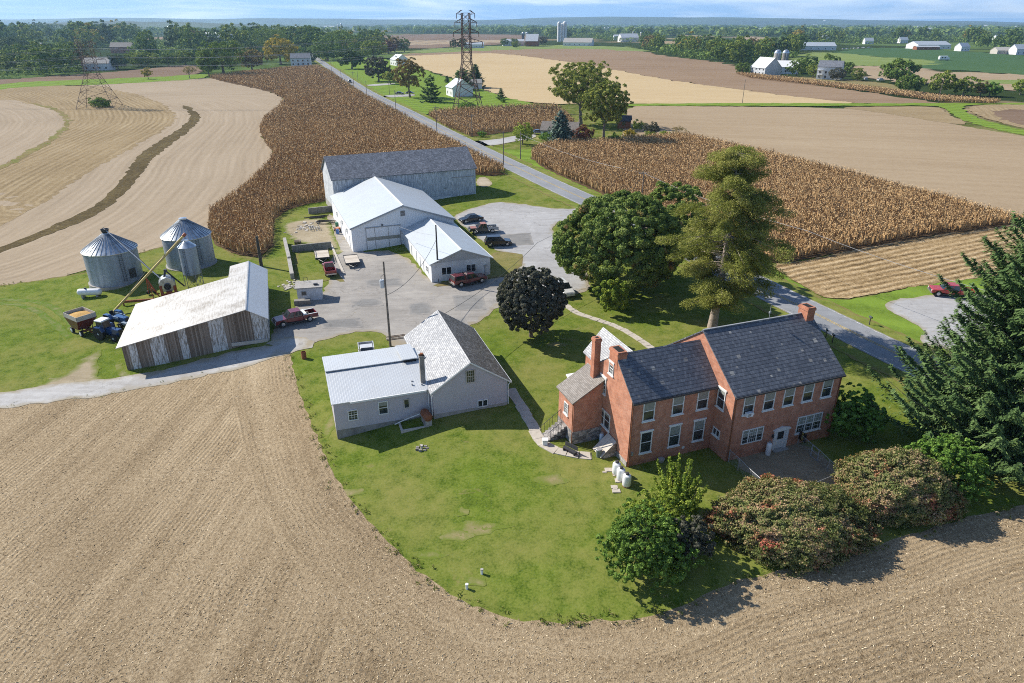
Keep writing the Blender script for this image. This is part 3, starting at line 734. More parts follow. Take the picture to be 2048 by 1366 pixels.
sheet('bare_patch', W([(232,726),(246,722),(252,742),(262,752),(240,754),(230,740)]), GM['patch'], 3, .6, 0.3, 0.3, sm_it=2)
sheet('yard_dirt', W([(562,448),(600,440),(655,436),(668,470),(690,515),(640,490),(590,484),(574,470)]), GM['patch'], 5, 1.2, 0.5, 0.4)
sheet('farm_grass', W([(590,502),(626,500),(690,560),(690,566),(655,556),(600,592),(588,560)]), GM['lawn'], 4, 1.2, 0.5, 0.25)
sheet('dog_run_floor', W([(1465,925),(1500,908),(1560,890),(1600,885),(1640,910),(1682,945),(1670,985),(1560,1000),(1530,968)]), GM['run_dirt'], 3, 0.9, 0.35, 0.3)
sheet('barn_pad', W([(952,355),(975,355),(988,372),(955,375)]), GM['dirt'], 4, 1.5, 0.5, 0.2)
sheet('neighbour_drive', W([(985,292),(1030,283),(1072,276),(1072,268),(1040,270),(985,280),(930,283),(940,292)]), GM['gravel'], 4, 2, 0.8, 0.1)
sheet('parking_bay', W([(1760,612),(1790,600),(1850,592),(1900,585),(2100,600),(2100,700),(1850,700),(1835,672),(1855,665),(1815,640)]), GM['gravel'], 4, 1.5, 0.5, 0.25)
sheet('house_drive', W([(765,191),(800,189),(830,188),(830,192),(770,196)]), GM['gravel'], 4, 2, 0.8, 0.1)
sheet('house_drive_far', W([(732,169),(790,166),(790,169),(735,173)]), GM['gravel'], 4, 2, 0.8, 0.1)

RC = smooth_poly([(-420,1500),(-270,980),(-170,670),(-139.5,580),(-99.5,458),(-72,378),(-46.5,313),(-21.5,244),(.9,185),(18.9,141),(40.3,94),(45.3,80.5),(49.6,70),(62,40),(76,5)], False, 2)
def offset(line, d):
    out = []
    for i, p in enumerate(line):
        a, b = line[max(0, i-1)], line[min(len(line)-1, i+1)]
        tx, ty = b[0]-a[0], b[1]-a[1]; l = math.hypot(tx, ty)
        out.append((p[0] - ty/l*d, p[1] + tx/l*d))
    return out
def band(name, a, b, mat, layer, grid=3.0, step=1.5, jit=0.0):
    return sheet(name, offset(RC, a) + offset(RC, b)[::-1], mat, layer, grid, step, jit, sm_it=0)
band('road_verge', -6.0, 5.6, GM['verge'], 4, 4, 1.0, 0.35)
band('road', -3.4, 3.4, GM['road'], 6, 3, 1.2, 0.06)
ym = plain('yellow_road_paint', (0.50,0.36,0.10), 0.8, var=0.35, scale=1.5)
wm = plain('white_road_paint', (0.50,0.50,0.49), 0.8, var=0.35, scale=1.5)
for nm, c, m_ in (('centre_line', -0.16, ym), ('centre_line', 0.16, ym), ('edge_line', 3.05, wm), ('edge_line', -3.05, wm)):
    band(nm, c - 0.06, c + 0.06, m_, 7, 6, 2.0, 0.0)

# ---- far right green crops
sheet('green_crop_field', W([(1640,104),(1700,99),(1780,95),(1860,98),(2000,108),(2048,112),(2300,120),(2300,170),(2048,150),(1950,142),(1850,138),(1800,130),(1850,122),(1740,112)]), GM['crops'], 2, 25, 5, 2)
sheet('pale_crop_field', W([(1560,112),(1640,103),(1740,112),(1850,120),(1890,122),(1845,133),(1690,131),(1600,130)]), GM['crops_pale'], 3, 25, 5, 2)
sheet('far_tan_field', W([(1690,131),(1845,134),(1860,142),(1950,146),(2300,158),(2300,190),(2000,180),(1900,172),(1760,160),(1700,150)]), GM['beige'], 3, 25, 5, 2)
sheet('far_green_field', W([(1930,158),(2300,164),(2300,172),(1980,168)]), GM['crops_pale'], 4, 25, 5, 1)
sheet('far_brown_field', W([(718,72),(820,69),(930,68),(1060,70),(1090,78),(1040,86),(900,95),(800,98),(780,88)]), GM['brown2'], 2, 60, 10, 3)
sheet('far_pale_band', W([(718,84),(900,80),(1040,80),(1040,84),(900,88),(760,93)]), GM['beige'], 3, 60, 10, 3)
sheet('far_green_strip', W([(760,104),(860,98),(960,92),(1100,90),(1230,92),(1310,102),(1300,105),(1190,97),(1050,98),(900,104),(770,110)]), GM['crops_pale'], 3, 30, 6, 2)
sheet('far_left_field', W([(265,77),(330,73),(520,75),(500,82),(300,84)]), GM['brown'], 2, 60, 10, 3)
sheet('far_field_strip', W([(1480,72),(1560,76),(1560,82),(1470,80)]), GM['beige'], 2, 60, 10, 3)

for i, (px, py, rx, ry) in enumerate([(955, 1058, 1.9, .9), (915, 1072, 1.3, .8), (985, 1055, 1.6, .3), (1100, 960, 1.6, .8), (700, 985, 1.5, .5), (1265, 1090, .7, 2.2), (1115, 690, 1.6, 1.0), (660, 850, .6, 2.4), (1180, 740, 1.2, 1.0), (860, 1110, 1.4, .4)]):
    x, y, _ = T(px, py)
    sheet('worn_grass', [(x + math.cos(k*PI/6)*rx*(1+.3*math.sin(k*2.1+i)), y + math.sin(k*PI/6)*ry*(1+.3*math.cos(k*1.7+i))) for k in range(12)], GM['worn'], 2, .4, .15, .15, sm_it=1)

for a, b in (([(-60,600),(0,598),(50,600),(92,608),(118,622),(138,642),(150,662)], .55), ([(-60,606),(0,606),(45,611),(75,622),(100,640),(122,660),(140,676)], .5)):
    ln = smooth_poly(W(a), False, 2); sheet('wheel_track', offset(ln, b) + offset(ln, -b)[::-1], GM['track'], 2, .6, .3, .2, sm_it=0)

def field_residue():
    rs = np.random.RandomState(12); q = np.array(fpoly); n = 150000
    # thicker towards the camera, where single straws can be seen
    y = 22 + 52 * rs.uniform(size=n) ** 1.35; X = np.stack([rs.uniform(-1, 1, n) * (18 + y * .85), y], 1)
    X = X[inside(q, X)]; n = len(X)
    m = np.array([noise.noise((a*.16, b*.16, 3)) for a, b in X]); X = X[m + rs.uniform(-.6, .6, n) > -.1]; n = len(X)
    Z = np.array([hgt(a, b) for a, b in X]) + .05
    C = np.stack([X[:, 0], X[:, 1], Z], 1); N = np.stack([rs.normal(size=n)*.5, rs.normal(size=n)*.5, np.ones(n)], 1)
    D = np.stack([rs.normal(size=n), rs.normal(size=n), rs.uniform(-.1, .55, n)], 1)
    me = bpy.data.meshes
    o = quads_mesh('field_residue', C, N, rs.uniform(.10, .30, n), .2, STRAW, 3, 0.0, D)
    tag(link('field_residue', o), 'loose straw and stubble lying over the nearest field', 'straw', kind='stuff')
# ================================================================ vegetation
def quads_mesh(name, C, N, S, asp, mats, seed=0, fold=0.0, dirs=None, tmin=0.0, tvals=None):
    """many leaf shaped quads: centres C, normals N, sizes S, aspect asp; dirs = long axis"""
    rs = np.random.RandomState(seed); n = len(C)
    N = N / (np.linalg.norm(N, axis=1, keepdims=True) + 1e-9)
    if dirs is None: dirs = rs.normal(size=(n, 3))
    A = dirs - (dirs * N).sum(1, keepdims=True) * N
    A /= (np.linalg.norm(A, axis=1, keepdims=True) + 1e-9)
    B = np.cross(N, A)
    S = np.asarray(S).reshape(-1, 1)
    a, b = A * S * 0.5, B * S * 0.5 * asp
    lift = N * S * fold
    P = np.stack([C - a, C + b * 1.0 + lift, C + a, C - b * 1.0 + lift], 1).reshape(-1, 3)
    me = bpy.data.meshes.new(name)
    me.vertices.add(4 * n); me.vertices.foreach_set('co', P.astype(np.float32).ravel())
    me.loops.add(4 * n); me.loops.foreach_set('vertex_index', np.arange(4 * n, dtype=np.int32))
    me.polygons.add(n); me.polygons.foreach_set('loop_start', np.arange(0, 4 * n, 4, dtype=np.int32))
    try: me.polygons.foreach_set('loop_total', np.full(n, 4, np.int32))
    except Exception: pass
    at = me.attributes.new('t', 'FLOAT', 'FACE')
    tv = rs.uniform(tmin, 1, n) if tvals is None else tvals
    at.data.foreach_set('value', tv.astype(np.float32))
    for m in (mats if isinstance(mats, (list, tuple)) else [mats]): me.materials.append(m)
    me.update(calc_edges=True)
    return me

def unit(rs, n, up=0.0):
    v = rs.normal(size=(n, 3)); v /= np.linalg.norm(v, axis=1, keepdims=True)
    if up: v[:, 2] += up; v /= np.linalg.norm(v, axis=1, keepdims=True)
    return v

def crown_pts(seed, Wd, Dd, z0, z1, ncl, nleaf, clr=0.2, shell=0.78, top=1.0, squash=0.0, lump=0.25):
    """leaf clumps through an uneven crown volume"""
    rs = np.random.RandomState(seed)
    d = unit(rs, ncl * 3)
    d = d[d[:, 2] > -0.75][:ncl]; m = len(d)
    r = shell + (1 - shell) * rs.uniform(-1.2, 1, m)
    inner = rs.uniform(size=m) < 0.18; r[inner] *= rs.uniform(0.35, 0.8, inner.sum())
    r *= 1 + lump * np.array([noise.noise((x * 1.7 + seed, y * 1.7, z * 1.7)) for x, y, z in d])
    cz, hz = (z0 + z1) / 2, (z1 - z0) / 2
    k = np.where(d[:, 2] < 0, 1 - squash * (-d[:, 2]), 1.0)
    C = np.stack([d[:, 0] * r * Wd / 2 * k, d[:, 1] * r * Dd / 2 * k, cz + d[:, 2] * r * hz * top], 1)
    R_ = clr * (Wd + Dd) / 4 * rs.uniform(0.6, 1.25, m)
    w = R_ ** 2; idx = rs.choice(m, nleaf, p=w / w.sum())
    ld = unit(rs, nleaf) + d[idx] * 0.75 + np.array([0, 0, 0.25]); ld /= np.linalg.norm(ld, axis=1, keepdims=True)
    P = C[idx] + ld * (R_[idx] * rs.uniform(0.55, 1.05, nleaf))[:, None] * np.array([1, 1, 0.8])
    N = ld + rs.normal(size=(nleaf, 3)) * 0.55
    tv = np.clip(rs.uniform(0, 1, nleaf) * 0.65 + rs.uniform(0, 1, m)[idx] * 0.35, 0, 1)
    return P, N, tv, C

def shell_pts(seed, Wd, Dd, z0, z1, nleaf, rough=.16, jit=.35, wob=.2):
    rs = np.random.RandomState(seed); d = unit(rs, int(nleaf * 1.3)); d = d[d[:, 2] > -.55][:nleaf]; n = len(d)
    R_ = np.array([1 + wob*noise.noise((x*1.6+seed, y*1.6, z*1.6)) + rough*noise.noise((x*6, y*6+seed, z*6)) + rough*.7*noise.noise((x*14, y*14, z*14+seed)) for x, y, z in d])
    r = R_ * (1 - np.abs(rs.normal(size=n)) * jit * .22)
    P = np.stack([d[:, 0]*r*Wd/2, d[:, 1]*r*Dd/2, (z0+z1)/2 + d[:, 2]*r*(z1-z0)/2], 1)
    tv = np.clip(rs.uniform(0, 1, n)*.7 + .3*np.array([.5 + noise.noise((x*5, y*5, z*5)) for x, y, z in d]), 0, 1)
    return P, d + rs.normal(size=(n, 3))*.6, tv, P[rs.choice(n, 60)]

def trunk_mb(h, r, limbs, seed, lean=0.0, fork=0.4, mb=None):
    rs = random.Random(seed); mb = mb or MB()
    pts = []; x = y = 0.0
    for i in range(6):
        t = i / 5; pts.append(Vector((x, y, -0.3 + t * (h + 0.3)))); x += rs.uniform(-1, 1) * r * 0.5 + lean; y += rs.uniform(-1, 1) * r * 0.5
    for i in range(5): mb.cyl(pts[i], pts[i+1], r * (1.25 if i == 0 else 1 - 0.16 * i), r * (1 - 0.16 * (i + 1)), 9)
    for c in limbs:
        k = rs.uniform(fork, 0.95); b = pts[0].lerp(pts[-1], k); c = Vector(c)
        mid = b.lerp(c, 0.5) + Vector((0, 0, (c - b).length * 0.08))
        mb.cyl(b, mid, r * 0.36, r * 0.22, 6); mb.cyl(mid, c, r * 0.22, r * 0.06, 5)
    return mb

def place_tree(name, label, cat, loc, crown_me, trunk_me, rz=0.0, scale=None, group=None, crown_name='crown'):
    e = empty(name, loc, rz, label, cat, group)
    link(crown_name, crown_me, e)
    if trunk_me: link('trunk' if cat == 'tree' else 'stem', trunk_me, e)
    if scale is not None: e.scale = scale
    return e

def broadleaf(name, label, loc, Wd, H, leafm, nleaf, leaf=0.3, seed=1, z0=None, Dd=None, ncl=70, clr=0.22, cat='tree', trunk=True, tr=None, bark='bark', shell=0.78, lump=0.25, squash=0.3, asp=0.8, group=None, limbs=8, dome=None):
    Dd = Dd or Wd; z0 = H * 0.22 if z0 is None else z0
    P, N, tv, C = shell_pts(seed, Wd, Dd, z0, H, nleaf, *dome) if dome else crown_pts(seed, Wd, Dd, z0, H, ncl, nleaf, clr, shell, 1.0, squash, lump)
    nleaf = len(P); rs = np.random.RandomState(seed + 5)
    me = quads_mesh(name + '_crown', P, N, leaf * rs.uniform(0.7, 1.3, nleaf), asp, L[leafm], seed, 0.08, None, 0, tv)
    tm = None
    if trunk:
        lim = [tuple(C[i]) for i in rs.choice(len(C), min(limbs, len(C)), replace=False)]
        tm = trunk_mb(H * 0.62, tr or max(0.06, Wd * 0.035), lim, seed).mesh(name + '_trunk', M[bark], True)
    return place_tree(name, label, cat, loc, me, tm, group=group)

def conifer_pts(seed, H, Rb, z0, levels, perlev, tuft, droop=0.25, curve=0.8, gap=0.0, up_tip=0.18, seglen=0.5, spread=0.34, irregular=0.2, drop_tw=0.35):
    rs = np.random.RandomState(seed); C, N, D, T_, BR = [], [], [], [], []
    for li in range(levels):
        t = (li + rs.uniform(0, .8)) / levels; z = z0 + (H - z0) * t
        Lb = Rb * ((1 - t) ** curve) * (1 + irregular * rs.uniform(-1, 1)) + 0.25
        nb = max(3, int(perlev * (0.55 + 0.45 * (1 - t))))
        a0 = rs.uniform(0, 2*PI)
        for bi in range(nb):
            if rs.uniform() < gap: continue
            az = a0 + 2*PI*bi/nb + rs.uniform(-.35, .35); lb = Lb * rs.uniform(0.7, 1.12)
            zz = z + rs.uniform(-.4, .4) * (H - z0) / levels
            ca, sa = math.cos(az), math.sin(az)
            k = max(4, int(lb / seglen * tuft)); bt = rs.uniform()
            u = rs.uniform(0.12, 1.0, k) ** 0.75
            dz = -droop * lb * u + (droop * 0.7 + up_tip) * lb * u ** 3
            side = rs.normal(size=k) * spread * lb * 0.35 * (1.05 - u) + rs.normal(size=k) * 0.12
            r = lb * u
            c = np.stack([ca * r - sa * side, sa * r + ca * side, zz + dz - np.abs(side) * drop_tw + rs.normal(size=k) * 0.08], 1)
            d = np.stack([ca * 0.7 - sa * np.sign(side) * 0.6, sa * 0.7 + ca * np.sign(side) * 0.6, -drop_tw + 0.25 * u], 1) + rs.normal(size=(k, 3)) * 0.25
            C.append(c); D.append(d)
            N.append(np.stack([ca * 0.35 + rs.normal(size=k) * 0.35, sa * 0.35 + rs.normal(size=k) * 0.35, np.full(k, 0.8)], 1))
            T_.append(np.clip(bt * 0.35 + rs.uniform(0, .45, k) + 0.25 * u, 0, 1))
            BR.append(((0, 0, zz), (ca * lb * 0.5, sa * lb * 0.5, zz - droop * lb * .4), (ca * lb * .92, sa * lb * .92, zz + (-droop * .3 + up_tip) * lb * .8)))
    return np.concatenate(C), np.concatenate(N), np.concatenate(D), np.concatenate(T_), BR

def conifer(name, label, loc, H, Rb, leafm, z0=0.6, levels=26, perlev=9, tuft=18, leaf=0.55, asp=0.35, seed=1, tr=0.4, bark='bark', branches=True, group=None, rz=0, **k):
    C, N, D, tv, BR = conifer_pts(seed, H, Rb, z0, levels, perlev, tuft, **k)
    rs = np.random.RandomState(seed)
    me = quads_mesh(name + '_crown', C, N, leaf * rs.uniform(0.6, 1.35, len(C)), asp, L[leafm], seed, -0.06, D, 0, tv)
    mb = MB()
    for i in range(6): mb.cyl((0, 0, -0.3 + (H*0.98) * i / 6), (0, 0, -0.3 + (H*0.98) * (i + 1) / 6), tr * (1.2 if i == 0 else 1 - i / 6.3), tr * (1 - (i + 1) / 6.3), 9)
    if branches:
        for a, b, c in BR[::2 if len(BR) > 160 else 1]: mb.cyl(a, b, tr * 0.13, tr * 0.09, 4); mb.cyl(b, c, tr * 0.09, tr * 0.03, 4)
    return place_tree(name, label, 'tree', loc, me, mb.mesh(name + '_trunk', M[bark], True), rz, group=group)

# ---------------------------------------------------------------- near trees
broadleaf('maple_tree', 'huge rounded green maple with brownish patches between the yard and the road', on(15.8, 98.0), 18.5, 14.2, 'maple', 150000, 0.29, 11, 0.3, 16.5, 1100, 0.078, tr=0.55, shell=0.94, squash=0.0, lump=0.16)
broadleaf('maple_tree', 'green maple partly hidden behind the huge maple and the tall larch', on(24.6, 103.5), 11.5, 14.6, 'maple', 45000, 0.33, 12, 1.5, 11.0, 350, 0.11, tr=0.4, shell=0.9, squash=0.1)
broadleaf('low_maple', 'low pale green bush at the foot of the huge maple', on(14.2, 88.6), 5.6, 5.4, 'lime', 10000, 0.28, 13, 0.2, 4.6, 90, 0.16, cat='bush', trunk=False, squash=0)
broadleaf('plum_tree', 'round dark leaved tree on the grass behind the grey shed', on(2.5, 80.6), 8.6, 9.2, 'dark', 90000, 0.23, 14, 0.7, 8.6, 1100, 0.075, tr=0.26, shell=0.93, squash=0.2, lump=0.16)
def larch():
    rs = np.random.RandomState(21); H = 23.2; C, N, D, tv = [], [], [], []; mb = MB()
    zs = [3.4, 5.0, 7.0, 9.5, 12.5, 15.5, 18.5, 21.5, 23.2]; rr = [2.4, 4.4, 6.6, 8.0, 8.4, 7.0, 5.8, 4.4, 1.8]
    def tr_(z): return Vector((0.55 * math.sin(z * .13), 0.3 * math.sin(z * .2), z))
    for k in range(12): mb.cyl(tr_(H*.97*k/12) - Vector((0, 0, .3 if k == 0 else 0)), tr_(H*.97*(k+1)/12), .62*(1.15 if k == 0 else 1 - k/13), .62*(1 - (k+1)/13), 10)
    for b in range(165):
        z = 3.6 + (H - 3.8) * (rs.uniform() ** .95); az = rs.uniform(0, 2*PI)
        Lb = np.interp(z, zs, rr) * rs.uniform(.5, 1.08) * (1 + .3 * noise.noise((math.cos(az)*1.3, math.sin(az)*1.3, z*.22)))
        if z < 8 and rs.uniform() < .2: continue
        ca, sa = math.cos(az), math.sin(az); rise = (.10 if z > 19 else -.05) + rs.uniform(-.1, .08)
        def bp(u): return tr_(z) + Vector((ca*Lb*u, sa*Lb*u, Lb*(rise*u - .12*u*u) ))
        mb.cyl(bp(0), bp(.5), .085, .05, 5); mb.cyl(bp(.5), bp(.97), .05, .015, 4)
        bt = rs.uniform()
        for q in range(int(3 + Lb * .95)):
            u = rs.uniform(.22, 1.0) ** .8; c0 = bp(u) + Vector((rs.normal()*.35*(1.3-u)*Lb*.25, rs.normal()*.35*(1.3-u)*Lb*.25, rs.normal()*.12))
            R_ = rs.uniform(.55, 1.25); k = int(200 * R_ * R_)
            d = unit(rs, k); p = d * (rs.uniform(.25, 1.0, k) ** .5)[:, None] * np.array([R_, R_, R_*.58])
            p[:, 2] -= (np.hypot(p[:, 0], p[:, 1]) ** 2) * .16
            C.append(np.array(c0) + p); N.append(np.array([0, 0, .7]) + rs.normal(size=(k, 3))*.7)
            D.append(np.stack([d[:, 0] + ca*.5, d[:, 1] + sa*.5, d[:, 2]*.4 - .35], 1) + rs.normal(size=(k, 3))*.35)
            tv.append(np.clip(bt*.35 + rs.uniform(0, .5, k) + .2*u, 0, 1))
    C = np.concatenate(C); n = len(C); print('LARCH', n)
    me = quads_mesh('larch_crown', C, np.concatenate(N), rs.uniform(.18, .36, n), .26, L['larch'], 21, -.05, np.concatenate(D), 0, np.concatenate(tv))
    place_tree('larch_tree', 'tall ragged golden green larch with a bare lower trunk behind the brick house', 'tree', on(26.8, 83.6), me, mb.mesh('larch_trunk', M['bark_pale'], True))
larch()
conifer('spruce_tree', 'tall dark green spruce at the right edge behind the autumn bushes', on(46.8, 55.6), 27.0, 9.6, 'spruce', 0.9, 60, 13, 26, 0.42, 0.34, 22, 0.5, 'bark', True, None, 0, droop=0.34, curve=0.60, irregular=0.3, up_tip=0.26, spread=0.42, drop_tw=0.7)
conifer('spruce_tree', 'dark spruce crowding the right edge of the picture beyond the tall spruce', on(54.5, 61.0), 25.0, 7.6, 'spruce', 0.9, 50, 12, 18, 0.48, 0.34, 23, 0.5, 'bark', True, None, 0, droop=0.34, curve=0.60, irregular=0.3, up_tip=0.26, spread=0.42, drop_tw=0.7)
broadleaf('house_shrub', 'large dark green shrub with pale leaves against the right corner of the brick house', on(33.2, 57.0), 6.4, 5.0, 'shrub', 26000, 0.19, 31, -.4, 5.2, 500, 0.075, cat='bush', trunk=False, squash=0, lump=0.4)
def upright_bush():
    rs = np.random.RandomState(5); C, N, D = [], [], []; mb = MB()
    for i in range(64):
        az, lean = rs.uniform(0, 2*PI), rs.uniform(0.08, 0.62) ; Ls = rs.uniform(2.8, 5.4) * (1 - lean * 0.35)
        k = int(Ls * 62); u = rs.uniform(0.12, 1, k)
        bx, by = rs.normal(size=2) * 0.5
        c = np.stack([bx + math.cos(az) * lean * Ls * u, by + math.sin(az) * lean * Ls * u, Ls * u * math.sqrt(1 - lean**2 * .6)], 1) + rs.normal(size=(k, 3)) * 0.16 * (1.25 - u)[:, None]
        C.append(c); N.append(rs.normal(size=(k, 3)) + [math.cos(az) * .5, math.sin(az) * .5, .5])
        e = Vector((bx + math.cos(az) * lean * Ls, by + math.sin(az) * lean * Ls, Ls * math.sqrt(1 - lean**2 * .6)))
        mb.cyl((bx * .3, by * .3, -.1), e, 0.025, 0.008, 4)
    C = np.concatenate(C); N = np.concatenate(N)
    me = quads_mesh('upright_bush_crown', C, N, rs.uniform(0.14, 0.27, len(C)), 0.6, L['lime'], 3)
    place_tree('upright_bush', 'yellow green bush of upright shoots in front of the brick house', 'bush', on(13.7, 45.6), me, mb.mesh('upright_bush_stems', M['bark']))
upright_bush()
broadleaf('feathery_bush', 'faded yellowish thin bush between the upright bush and the deep green bush', on(11.4, 42.7), 6.2, 4.0, 'lime', 17000, 0.14, 33, 0.1, 4.2, 330, 0.10, cat='bush', squash=0, tr=0.05, lump=0.4)
broadleaf('deep_green_bush', 'deep green loose bush at the edge of the stubble field nearest the camera', on(10.0, 39.6), 7.2, 5.1, 'bush', 42000, 0.15, 34, -0.3, 6.0, 1000, 0.065, cat='bush', tr=0.10, squash=0, shell=0.80, lump=0.5, limbs=20)
broadleaf('plum_bush', 'dark purplish bush tucked behind the deep green bush', on(13.7, 40.4), 3.6, 3.9, 'dark', 12000, 0.16, 35, 0.0, 3.4, 130, 0.13, cat='bush', tr=0.06, squash=0)
broadleaf('viburnum_bush', 'broad mound of pinkish green autumn leaves below the dog run', on(22.2, 43.2), 12.2, 3.5, 'vib', 110000, 0.15, 36, -1.6, 8.6, cat='bush', trunk=False, dome=(.17, .5, .22))
broadleaf('viburnum_bush', 'second mound of pinkish green autumn leaves, nearer the tall spruce', on(32.4, 46.8), 9.8, 4.4, 'vib', 86000, 0.15, 37, -1.4, 7.4, cat='bush', trunk=False, dome=(.17, .5, .22))
broadleaf('mixed_bush', 'green leafy bush under the tall spruce at the end of the autumn mounds', on(37.4, 48.6), 6.8, 5.0, 'shrub', 36000, 0.17, 38, -0.5, 5.4, 600, 0.075, cat='bush', trunk=False, squash=0, shell=0.85, lump=0.3)

# ---------------------------------------------------------------- middle distance (traced foot, top, width in the photo)
def spec(px, py, top, w):
    x, y, z = T(px, py); fz = y * CT + (CAM_H - z) * ST
    return (x, y, z), max(1.0, ZAT(top, y) - z), w * fz / F_PX
def mid_tree(name, label, px, py, top, w, leafm, n=3500, seed=1, cat='tree', z0f=0.15, trunk=True, group=None, **k):
    loc, H, Wd = spec(px, py, top, w)
    k.setdefault('leaf', max(0.3, min(1.3, Wd * 0.055)))
    return broadleaf(name, label, loc, Wd, H, leafm, n, seed=seed, z0=H * z0f, cat=cat, trunk=trunk, group=group, **k)
def mid_conifer(name, label, px, py, top, w, leafm, seed=1, group=None, **k):
    loc, H, Wd = spec(px, py, top, w)
    kw = dict(z0=0.3, levels=18, perlev=8, tuft=max(3, 2.6), leaf=max(.5, Wd * .11), asp=0.42, tr=Wd * .03, droop=.2, curve=.75, seglen=Wd * 0.06, spread=.5); kw.update(k)
    return conifer(name, label, loc, H, Wd / 2, leafm, seed=seed, group=group, branches=False, **kw)

mid_tree('cottonwood_tree', 'tallest spreading tree beside the small grey roofed house', 1161, 249, 119, 128, 'cotton', 34000, 41, z0f=0.20, leaf=0.46, ncl=600, clr=0.085, tr=0.75, shell=0.82, lump=0.36, limbs=26)
mid_tree('cottonwood_tree', 'second large tree in front of the tallest tree by the small house', 1206, 285, 160, 96, 'cotton', 27000, 42, z0f=0.22, leaf=0.44, ncl=450, clr=0.095, tr=0.5, shell=0.84, lump=0.3, limbs=16)
mid_conifer('blue_spruce', 'blue green spruce hiding the small grey roofed house', 1120, 288, 221, 52, 'blue', 43, levels=20, perlev=11, tuft=6, curve=.6)
mid_tree('willow_tree', 'small drooping yellow green tree beside the neighbour drive', 1045, 289, 245, 46, 'lime', 3200, 44, z0f=0.05, leaf=0.34, lump=0.4)
mid_tree('red_maple', 'low dark red Japanese style maple right of the blue spruce', 1166, 286, 251, 44, 'red', 3600, 45, z0f=0.0, leaf=0.34, trunk=False)
mid_tree('garden_shrub', 'small dark green shrub between the large trees and the corn', 1228, 286, 266, 22, 'shrub', 1400, 46, 'bush', 0, False, leaf=0.3)
mid_tree('garden_shrub', 'golden yellow shrub at the end of the neighbour garden', 1259, 281, 258, 30, 'yellow', 1800, 47, 'bush', 0, False, leaf=0.32)
mid_tree('garden_shrub', 'dark purple rounded shrub right of the golden shrub', 1303, 270, 244, 32, 'dark', 2200, 48, 'bush', 0, False, leaf=0.34)
mid_tree('garden_shrub', 'pale green low shrub in front of the purple rounded shrub', 1299, 276, 263, 26, 'far2', 1000, 49, 'bush', 0, False, leaf=0.3)
mid_tree('garden_shrub', 'bare grey brown shrub last in the row along the beige field', 1357, 274, 252, 34, 'brown', 900, 50, 'bush', 0, True, leaf=0.26)
mid_tree('garden_shrub', 'thin green shrub beside the dark red garden shed', 1276, 262, 240, 26, 'far2', 1200, 51, 'bush', 0, False, leaf=0.35)
mid_tree('garden_shrub', 'low yellowish shrub left of the bare grey brown shrub', 1330, 274, 262, 22, 'lime', 900, 52, 'bush', 0, False, leaf=0.3)
mid_tree('garden_shrub', 'mixed low shrubs in front of the small grey roofed house', 1092, 281, 266, 30, 'shrub', 1200, 53, 'bush', 0, False, leaf=0.3)
mid_tree('roadside_shrub', 'dark low shrub at the corn edge by the neighbour drive', 964, 273, 263, 18, 'shrub', 900, 54, 'bush', 0, False, leaf=0.3)
mid_tree('brown_maple', 'large brown leaved tree in the roadside garden beyond the corn', 820, 195, 118, 62, 'brown', 9000, 55, z0f=0.22, leaf=0.6, shell=0.88, ncl=200, clr=.14)
mid_tree('plum_tree', 'large dark purple tree beside the road beyond the corn', 757, 163, 115, 56, 'dark', 7000, 56, z0f=0.05, leaf=0.8, ncl=160, clr=.15, shell=.88)
mid_tree('roadside_tree', 'small green tree between the purple and the brown tree', 781, 168, 143, 28, 'cotton', 1600, 57, z0f=0.15, leaf=0.7)
mid_conifer('pine_tree', 'broad dark pine in front of the white gabled house', 862, 204, 150, 46, 'spruce', 58, levels=12, perlev=9, curve=.45, tuft=5)
mid_conifer('pine_tree', 'dense dark pine behind the near lattice tower, left of a pair', 925, 180, 137, 50, 'spruce', 59, levels=16, perlev=11, curve=.4, tuft=5)
mid_conifer('pine_tree', 'taller dark pine behind the near lattice tower, right of a pair', 951, 175, 128, 44, 'spruce', 60, levels=18, perlev=11, curve=.6, tuft=5)
mid_conifer('young_spruce', 'small cone shaped spruce alone on the mown grass', 1002, 199, 176, 20, 'spruce', 61, levels=14, perlev=10, tuft=5)
mid_tree('garden_shrub', 'tiny shrub at the foot of the small cone shaped spruce', 1006, 205, 197, 12, 'shrub', 500, 62, 'bush', 0, False, leaf=0.4)
mid_conifer('arborvitae', 'narrow dark evergreen behind the white gabled house', 894, 165, 151, 11, 'spruce', 63, levels=10, perlev=8, curve=.5, tuft=5)
mid_conifer('arborvitae', 'narrow dark evergreen beside the far white house', 793, 131, 110, 10, 'spruce', 64, levels=10, perlev=8, curve=.5, tuft=5)
mid_tree('yellow_tree', 'small yellow tree alone on the pasture edge', 297, 158, 136, 20, 'yellow', 1500, 65, z0f=0.12, leaf=0.6)
mid_tree('bare_tree', 'thin half bare tree at the end of the pasture', 380, 157, 130, 26, 'brown', 700, 66, z0f=0.25, leaf=0.5, limbs=16)
mid_tree('tower_bush', 'dark bush growing under the far left lattice tower', 203, 214, 196, 42, 'bush', 2600, 67, 'bush', 0, False, leaf=0.5, lump=0.5)
mid_tree('vine_clump', 'green vines heaped at the foot of the near lattice tower', 934, 217, 207, 40, 'shrub', 1500, 68, 'bush', 0, False, leaf=0.4, lump=0.6)
